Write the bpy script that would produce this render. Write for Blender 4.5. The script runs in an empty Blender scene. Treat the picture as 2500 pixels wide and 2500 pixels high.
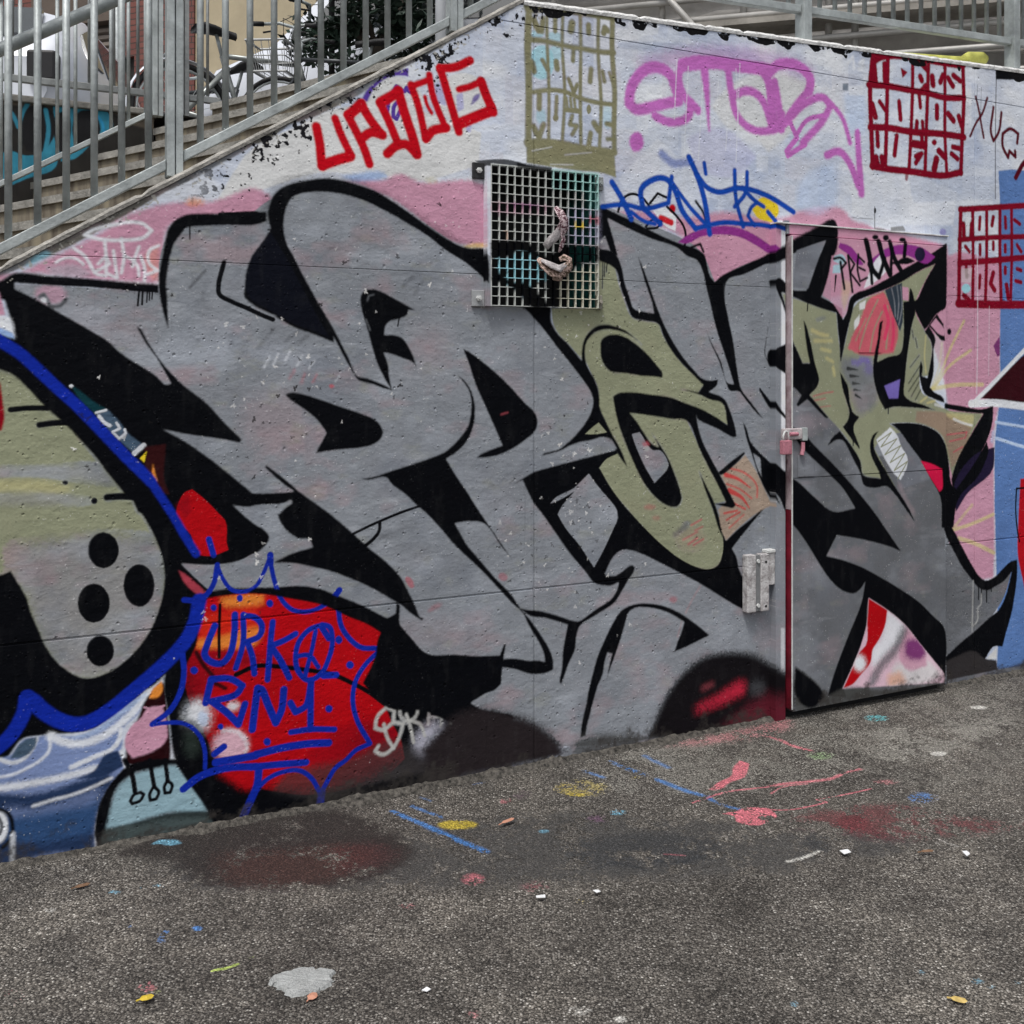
import bpy, math, random
import numpy as np
from mathutils import Vector, Matrix
R = math.radians
sc = bpy.context.scene
random.seed(11)

# ------------------------------------------------------------------ camera, sky, sun, exposure
cam = bpy.data.cameras.new('camera'); camo = bpy.data.objects.new('camera', cam)
sc.collection.objects.link(camo); sc.camera = camo
camo.location = (0, 0, 1.5); camo.rotation_euler = (R(90), 0, 0)
cam.sensor_width = 36; cam.lens = 36; cam.shift_y = -0.1392; cam.clip_start = .05; cam.clip_end = 600
SUN_EL, SUN_AZ = 64, 200          # azimuth measured from +Y clockwise: behind the camera, slightly to the left
world = bpy.data.worlds.new('World'); sc.world = world; world.use_nodes = True
wn = world.node_tree; bgn = wn.nodes['Background']
sky = wn.nodes.new('ShaderNodeTexSky'); sky.sky_type = 'NISHITA'; sky.sun_disc = False
sky.sun_elevation = R(SUN_EL); sky.sun_rotation = R(SUN_AZ); sky.air_density = 1.0; sky.dust_density = 4.0; sky.ozone_density = 1.0
hsv = wn.nodes.new('ShaderNodeHueSaturation'); hsv.inputs['Saturation'].default_value = .28
wn.links.new(sky.outputs[0], hsv.inputs['Color']); wn.links.new(hsv.outputs[0], bgn.inputs['Color'])
bgn.inputs['Strength'].default_value = .12
sun = bpy.data.lights.new('sun', 'SUN'); sun.energy = 1.5; sun.angle = R(10); sun.color = (1, .975, .94)
suno = bpy.data.objects.new('sun', sun); sc.collection.objects.link(suno)
sd = Vector((math.sin(R(SUN_AZ))*math.cos(R(SUN_EL)), math.cos(R(SUN_AZ))*math.cos(R(SUN_EL)), math.sin(R(SUN_EL))))
suno.rotation_euler = sd.to_track_quat('Z', 'Y').to_euler()
vs = sc.view_settings; vs.view_transform = 'Standard'; vs.look = 'None'; vs.gamma = 1; vs.exposure = 0.40
try: vs.use_curve_mapping = False
except Exception: pass
sc.cycles.adaptive_threshold = .02; sc.cycles.max_bounces = 5; sc.cycles.diffuse_bounces = 3; sc.cycles.glossy_bounces = 2; sc.cycles.transmission_bounces = 2
sc.cycles.caustics_reflective = False; sc.cycles.caustics_refractive = False
K = 0.75                           # paint albedo = photographed tone / K

# ------------------------------------------------------------------ wall frame: u along the wall, v up, p out of the wall towards the street
A = np.array([-1.5425, 3.085]); D = np.array([0.89747814, 0.44105894]); N = np.array([0.44105894, -0.89747814])
WD, WF = 3.449, 0.024              # distance from the lens to the wall plane, its foot along u
def W(u, v, p=0.0):
    q = A+u*D+p*N
    return Vector((q[0], q[1], v))
YAW = math.atan2(D[1], D[0])
def string_v(u): return 1.844+.6187*(u-.0466)
def flat_v(u): return 2.898+(u-1.779)*.0345

# ------------------------------------------------------------------ object helpers
C = sc.collection
def tag(o, label=None, cat=None, group=None, kind=None):
    if label: o['label'] = label
    if cat: o['category'] = cat
    if group: o['group'] = group
    if kind: o['kind'] = kind
    return o
def thing(name, loc, label, cat, group=None, rz=0):
    o = bpy.data.objects.new(name, None); C.objects.link(o); o.location = loc; o.rotation_euler = (0, 0, rz)
    o.empty_display_size = .1
    return tag(o, label, cat, group)
def pin(o, parent):
    o.parent = parent
    if parent is not None:
        m = Matrix.Identity(4); q = parent
        chain = []
        while q is not None: chain.append(q); q = q.parent
        for q in reversed(chain): m = m @ q.matrix_parent_inverse @ Matrix.LocRotScale(q.location, q.rotation_euler, q.scale)
        o.matrix_parent_inverse = m.inverted()
    return o
class MB:
    def __init__(s): s.v = []; s.f = []; s.m = []; s.uv = None
    def add(s, vs, fs, mi=0):
        b = len(s.v); s.v += [tuple(x) for x in vs]; s.f += [tuple(i+b for i in f) for f in fs]; s.m += [mi]*len(fs); return s
    def box(s, c, size, rot=None, mi=0):
        x, y, z = (q/2 for q in size); c = Vector(c)
        vs = [Vector(q) for q in ((-x,-y,-z),(x,-y,-z),(x,y,-z),(-x,y,-z),(-x,-y,z),(x,-y,z),(x,y,z),(-x,y,z))]
        if rot is not None: vs = [rot @ q for q in vs]
        return s.add([c+q for q in vs], [(0,3,2,1),(4,5,6,7),(0,1,5,4),(1,2,6,5),(2,3,7,6),(3,0,4,7)], mi)
    def hexa(s, a, b, mi=0):       # two quads (same winding) joined
        return s.add(list(a)+list(b), [(0,1,2,3),(7,6,5,4),(0,4,5,1),(1,5,6,2),(2,6,7,3),(3,7,4,0)], mi)
    def wbox(s, u0, u1, v0, v1, p0, p1, mi=0):
        return s.hexa([W(u0,v0,p1),W(u1,v0,p1),W(u1,v1,p1),W(u0,v1,p1)], [W(u0,v0,p0),W(u1,v0,p0),W(u1,v1,p0),W(u0,v1,p0)], mi)
    def tube(s, pts, r, seg=8, cap=True, mi=0, closed=False):
        pts = [Vector(p) for p in pts]; n = len(pts); rs = r if isinstance(r, (list, tuple)) else [r]*n
        rings = []; up = None
        for i, p in enumerate(pts):
            t = (pts[(i+1) % n]-pts[i-1]) if closed else (pts[min(i+1, n-1)]-pts[max(i-1, 0)])
            t.normalize()
            if up is None or abs(t.dot(up)) > .99: up = Vector((0,0,1)) if abs(t.z) < .9 else Vector((1,0,0))
            a = t.cross(up).normalized(); b = a.cross(t).normalized(); up = b
            rings.append([p+(a*math.cos(k*2*math.pi/seg)+b*math.sin(k*2*math.pi/seg))*rs[i] for k in range(seg)])
        vs = [q for ring in rings for q in ring]; fs = []
        for i in range(n if closed else n-1):
            j = (i+1) % n
            for k in range(seg):
                k2 = (k+1) % seg
                fs.append((i*seg+k, i*seg+k2, j*seg+k2, j*seg+k))
        if cap and not closed: fs += [tuple(reversed(range(seg))), tuple((n-1)*seg+k for k in range(seg))]
        return s.add(vs, fs, mi)
    def build(s, name, mat, parent=None, smooth=False, bevel=0):
        me = bpy.data.meshes.new(name); me.from_pydata(s.v, [], s.f); me.validate()
        for m in (mat if isinstance(mat, (list, tuple)) else [mat]): me.materials.append(m)
        if any(s.m): me.polygons.foreach_set('material_index', s.m)
        if smooth: me.polygons.foreach_set('use_smooth', [True]*len(me.polygons))
        o = bpy.data.objects.new(name, me); C.objects.link(o)
        if bevel:
            b = o.modifiers.new('bevel', 'BEVEL'); b.width = bevel; b.segments = 2; b.limit_method = 'ANGLE'; b.angle_limit = R(40)
        if parent is not None: pin(o, parent)
        return o
def inst(src, name, parent, loc, rot=None, scale=None):
    o = src.copy(); o.name = name; C.objects.link(o); o.parent = None; o.matrix_parent_inverse = Matrix.Identity(4)
    o.location = loc
    if rot is not None: o.rotation_euler = rot
    if scale is not None: o.scale = scale
    if parent is not None: pin(o, parent)
    return o

# ------------------------------------------------------------------ materials
def mat(name, col=(.5,.5,.5), rough=.6, metal=0, var=.12, scale=14, bump=0, bscale=60, spec=.4, col2=None, thr=None):
    m = bpy.data.materials.new(name); m.use_nodes = True; nt = m.node_tree; b = nt.nodes['Principled BSDF']
    b.inputs['Roughness'].default_value = rough; b.inputs['Metallic'].default_value = metal; b.inputs['Specular IOR Level'].default_value = spec
    tc = nt.nodes.new('ShaderNodeNewGeometry')
    nz = nt.nodes.new('ShaderNodeTexNoise'); nz.inputs['Scale'].default_value = scale; nz.inputs['Detail'].default_value = 5; nz.inputs['Roughness'].default_value = .65
    nt.links.new(tc.outputs['Position'], nz.inputs['Vector'])
    rp = nt.nodes.new('ShaderNodeValToRGB'); e = rp.color_ramp.elements
    c1 = tuple(max(x*(1-var*2), 0) for x in col); c2 = col2 or tuple(min(x*(1+var*1.4), 1) for x in col)
    e[0].position, e[1].position = thr or (.3, .72); e[0].color = (*c1, 1); e[1].color = (*c2, 1)
    nt.links.new(nz.outputs['Fac'], rp.inputs['Fac']); nt.links.new(rp.outputs['Color'], b.inputs['Base Color'])
    if bump:
        n2 = nt.nodes.new('ShaderNodeTexNoise'); n2.inputs['Scale'].default_value = bscale; n2.inputs['Detail'].default_value = 4
        nt.links.new(tc.outputs['Position'], n2.inputs['Vector'])
        bp = nt.nodes.new('ShaderNodeBump'); bp.inputs['Strength'].default_value = bump; bp.inputs['Distance'].default_value = .01
        nt.links.new(n2.outputs['Fac'], bp.inputs['Height']); nt.links.new(bp.outputs['Normal'], b.inputs['Normal'])
    return m
galv = mat('galvanised_steel', (.40,.435,.435), .5, .2, .2, 9, .18, 90)
galvd = mat('weathered_steel', (.30,.315,.315), .55, .3, .16, 18, .15, 120)
conc = mat('raw_concrete', (.30,.29,.265), .85, 0, .22, 11, .5, 70)
concs = mat('stained_concrete_step', (.215,.195,.155), .88, 0, .38, 9, .5, 70)
def streak_mat(name, c1, c2, c3):
    m = bpy.data.materials.new(name); m.use_nodes = True; nt = m.node_tree; b = nt.nodes['Principled BSDF']; L = nt.links.new
    geo = nt.nodes.new('ShaderNodeNewGeometry'); mp = nt.nodes.new('ShaderNodeMapping'); mp.inputs['Scale'].default_value = (16, 16, 3); L(geo.outputs['Position'], mp.inputs['Vector'])
    nz = nt.nodes.new('ShaderNodeTexNoise'); nz.inputs['Scale'].default_value = 1; nz.inputs['Detail'].default_value = 5; L(mp.outputs[0], nz.inputs['Vector'])
    r = nt.nodes.new('ShaderNodeValToRGB'); el = r.color_ramp.elements; el.new(.5)
    for e, (q, c) in zip(el, ((.34, c1), (.52, c2), (.68, c3))): e.position = q; e.color = (*c, 1)
    L(nz.outputs['Fac'], r.inputs['Fac']); L(r.outputs[0], b.inputs['Base Color']); b.inputs['Roughness'].default_value = .88
    bp = nt.nodes.new('ShaderNodeBump'); bp.inputs['Distance'].default_value = .006; L(nz.outputs['Fac'], bp.inputs['Height']); L(bp.outputs[0], b.inputs['Normal'])
    return m
concs = streak_mat('streaked_step_concrete', (.085,.068,.050), (.19,.165,.125), (.27,.235,.165))
concl = mat('pale_concrete_edge', (.36,.345,.315), .85, 0, .22, 20, .6, 90)
whitep = mat('chipped_white_paint', (.62,.63,.62), .6, 0, .14, 30, .3, 90)
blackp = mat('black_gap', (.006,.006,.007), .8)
pinkp = mat('pink_painted_steel', (.50,.20,.25), .5, 0, .2, 26, .25, 120)
pinkw = mat('pinkish_white_edge', (.42,.22,.26), .5, 0, .3, 9, .25, 120, col2=(.58,.50,.52))
redp = mat('red_painted_edge', (.16,.008,.02), .5, 0, .35, 9, .2, 100)

# ------------------------------------------------------------------ mural pixels
# ---- spray paint on the wall, laid out in wall millimetres and rasterised in memory
MM = 2.0; U0, V0 = -700.0, -20.0; TW, TH = 3100, 1600
rng = np.random.default_rng(7)
def lin(c):
    c = np.asarray(c, np.float32)/255.0
    return np.where(c <= .04045, c/12.92, ((c+.055)/1.055)**2.4).astype(np.float32)
def box1(a, r, ax):
    if r < 1: return a
    pad = [(0, 0)]*a.ndim; pad[ax] = (r+1, r)
    c = np.cumsum(np.pad(a, pad, mode='edge'), axis=ax, dtype=np.float32)
    n = a.shape[ax]
    hi = np.take(c, range(2*r+1, 2*r+1+n), axis=ax); lo = np.take(c, range(0, n), axis=ax)
    return (hi-lo)/(2*r+1)
def blur(a, s):
    r = int(round(s*.9))
    if r < 1:
        if s < .3: return a
        b = np.pad(a, 1, mode='edge')
        return a*.5 + (b[:-2, 1:-1]+b[2:, 1:-1]+b[1:-1, :-2]+b[1:-1, 2:])*.125
    for _ in range(2): a = box1(box1(a, r, 0), r, 1)
    return a
def vnoise(h, w, cell, cy=None):
    cy = cy or cell
    gh, gw = int(h/cy)+3, int(w/cell)+3
    g = rng.random((gh, gw), dtype=np.float32)
    y = np.arange(h)/cy; x = np.arange(w)/cell
    iy = y.astype(int); ix = x.astype(int)
    fy = (y-iy).astype(np.float32)[:, None]; fx = (x-ix).astype(np.float32)[None]
    fy = fy*fy*(3-2*fy); fx = fx*fx*(3-2*fx)
    a = g[iy][:, ix]; b = g[iy][:, ix+1]; c = g[iy+1][:, ix]; d_ = g[iy+1][:, ix+1]
    return (a*(1-fx)+b*fx)*(1-fy)+(c*(1-fx)+d_*fx)*fy
def fractal(h, w, cell, n=3, cy=None):
    o = 0; amp = 1; tot = 0
    for i in range(n):
        o = o+amp*vnoise(h, w, max(cell/2**i, 1.2), None if cy is None else max(cy/2**i, 1.2)); tot += amp; amp *= .55
    return o/tot*2-1
def spline(p, closed, sub=5):
    p = np.asarray(p, float); n = len(p)
    if n < 3: return p
    out = []
    for i in range(n if closed else n-1):
        a = p[i]; b = p[(i+1) % n]; L = np.hypot(*(b-a))
        def tang(j, own):
            if not closed and (j == 0 or j == n-1): return own
            q0, q1, q2 = p[(j-1) % n], p[j % n], p[(j+1) % n]
            e0 = q1-q0; e1 = q2-q1; l0 = np.hypot(*e0)+1e-9; l1 = np.hypot(*e1)+1e-9
            if (e0@e1)/(l0*l1) < .5: return own
            t = e0/l0/l0+e1/l1/l1
            return t/(np.hypot(*t)+1e-9)*min(L, 1.7*min(l0, l1))
        own = b-a; m0 = tang(i, own); m1 = tang((i+1) % n, own)
        k = sub if L > 8 else 1
        for s in np.arange(k)/k:
            out.append((2*s**3-3*s*s+1)*a+(s**3-2*s*s+s)*m0+(-2*s**3+3*s*s)*b+(s**3-s*s)*m1)
    if not closed: out.append(p[-1])
    return np.array(out)
def fill(pts, x0, y0, w, h):
    # even-odd scanline fill on a 2x supersampled window
    acc = np.zeros((h*2, w*2+1), np.uint8)
    P_ = (pts-[x0, y0])*2; Q_ = np.roll(P_, -1, 0)
    for (xa, ya), (xb, yb) in zip(P_, Q_):
        if ya == yb: continue
        if ya > yb: xa, ya, xb, yb = xb, yb, xa, ya
        r0 = max(int(np.ceil(ya-.5)), 0); r1 = min(int(np.ceil(yb-.5)), h*2)
        if r1 <= r0: continue
        rows = np.arange(r0, r1); xs = xa+(rows+.5-ya)*(xb-xa)/(yb-ya)
        np.bitwise_xor.at(acc, (rows, np.clip(np.ceil(xs-.5), 0, w*2).astype(int)), 1)
    m = np.bitwise_xor.accumulate(acc, axis=1)[:, :w*2].astype(np.float32)
    return m.reshape(h, 2, w, 2).mean((1, 3))
def strokemask(pts, ra, rb, x0, y0, w, h):
    dist = np.full((h, w), 1e6, np.float32); n = len(pts)
    seg = np.r_[0, np.cumsum(np.hypot(*np.diff(pts, axis=0).T))]; tot = seg[-1]+1e-6
    for i in range(n-1):
        a = pts[i]-[x0, y0]; b = pts[i+1]-[x0, y0]
        r = max(ra+(rb-ra)*seg[i]/tot, ra+(rb-ra)*seg[i+1]/tot)+4
        xa = max(int(min(a[0], b[0])-r), 0); xb = min(int(max(a[0], b[0])+r)+2, w)
        ya = max(int(min(a[1], b[1])-r), 0); yb = min(int(max(a[1], b[1])+r)+2, h)
        if xb <= xa or yb <= ya: continue
        X = np.arange(xa, xb)[None]+.5-a[0]; Y = np.arange(ya, yb)[:, None]+.5-a[1]
        e = b-a; L2 = e@e+1e-9
        t = np.clip((X*e[0]+Y*e[1])/L2, 0, 1)
        rad = ra+(rb-ra)*(seg[i]+t*(seg[i+1]-seg[i]))/tot
        dd = np.hypot(X-t*e[0], Y-t*e[1])-rad
        v = dist[ya:yb, xa:xb]; np.minimum(v, dd.astype(np.float32), out=v)
    return np.clip(.5-dist, 0, 1)
def paint_layers(tex, text, cols, grain, mm, u0, v0):
    th, tw = tex.shape[:2]; clip = np.zeros((th, tw), np.float32)
    for ln in text.strip().splitlines():
        hd, ps = ln.split('|'); k, ci, al, soft, wd = hd.split()
        p = np.array(ps.split(), float).reshape(-1, 2)
        p = (p-[u0, v0])/mm
        soft = float(soft)/mm; al = float(al)
        ws = [float(q)/mm for q in wd.split('-')]; ra, rb = ws[0], ws[-1]
        p = p if k in 'Ll' else spline(p, k in 'Pp')
        mg = max(ra, rb)+soft*2.5+4
        x0 = max(int(p[:, 0].min()-mg), 0); x1 = min(int(p[:, 0].max()+mg)+1, tw)
        y0 = max(int(p[:, 1].min()-mg), 0); y1 = min(int(p[:, 1].max()+mg)+1, th)
        if x1-x0 < 2 or y1-y0 < 2: continue
        w, h = x1-x0, y1-y0
        m = fill(p, x0, y0, w, h) if k in 'PpLl' else strokemask(p, ra, rb, x0, y0, w, h)
        if k == 'P': clip[:] = 0; clip[y0:y1, x0:x1] = blur(m, min(soft, 1))
        m = blur(m, soft)
        if k in 'pls': m = m*clip[y0:y1, x0:x1]
        g = grain[y0:y1, x0:x1]
        m = np.clip(m+g*m*(1-m)*(1.3 if soft > 1.2 else .7), 0, 1)*al
        win = tex[y0:y1, x0:x1]
        win += (cols[int(ci)]-win)*m[..., None]

PAL = np.array([[5,6,10],[16,14,17],[9,11,20],[28,22,46],[121,125,131],[91,93,97],[128,128,128],[150,155,165],[72,74,78],[100,103,110],[140,122,126],[150,145,155],[129,132,109],[190,191,191],[92,90,85],[178,132,152],[205,125,50],[195,130,115],[120,175,195],[130,155,195],[185,175,120],[205,180,40],[165,182,208],[140,152,175],[200,203,208],[160,160,190],[75,52,135],[98,25,92],[125,45,120],[105,92,160],[82,112,162],[46,8,16],[160,14,26],[120,8,22],[160,8,17],[190,40,20],[165,75,85],[180,30,40],[195,40,65],[150,55,68],[190,60,92],[195,165,178],[148,132,118],[135,112,98],[200,150,125],[185,20,62],[12,48,55],[62,80,98],[42,52,62],[42,12,14],[110,126,165],[32,48,78],[48,78,120],[32,6,10],[128,155,165],[62,72,72],[45,55,50],[165,165,178],[165,165,162],[100,32,46],[50,47,48],[34,29,31],[58,58,56],[14,36,140],[16,62,150],[168,6,22],[118,116,90],[112,4,28],[74,4,22],[172,98,168],[140,185,195],[168,171,168],[120,190,185],[185,178,150],[62,112,172],[175,155,50],[190,105,115],[125,160,105],[85,160,165],[100,150,172],[98,34,42],[72,44,38],[44,39,37],[40,43,47],[150,148,140],[175,195,95],[190,188,182],[95,70,90],[96,88,78],[52,128,152],[45,140,185],[26,26,28]], float)
COLS = [lin(c) for c in PAL]
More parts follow.
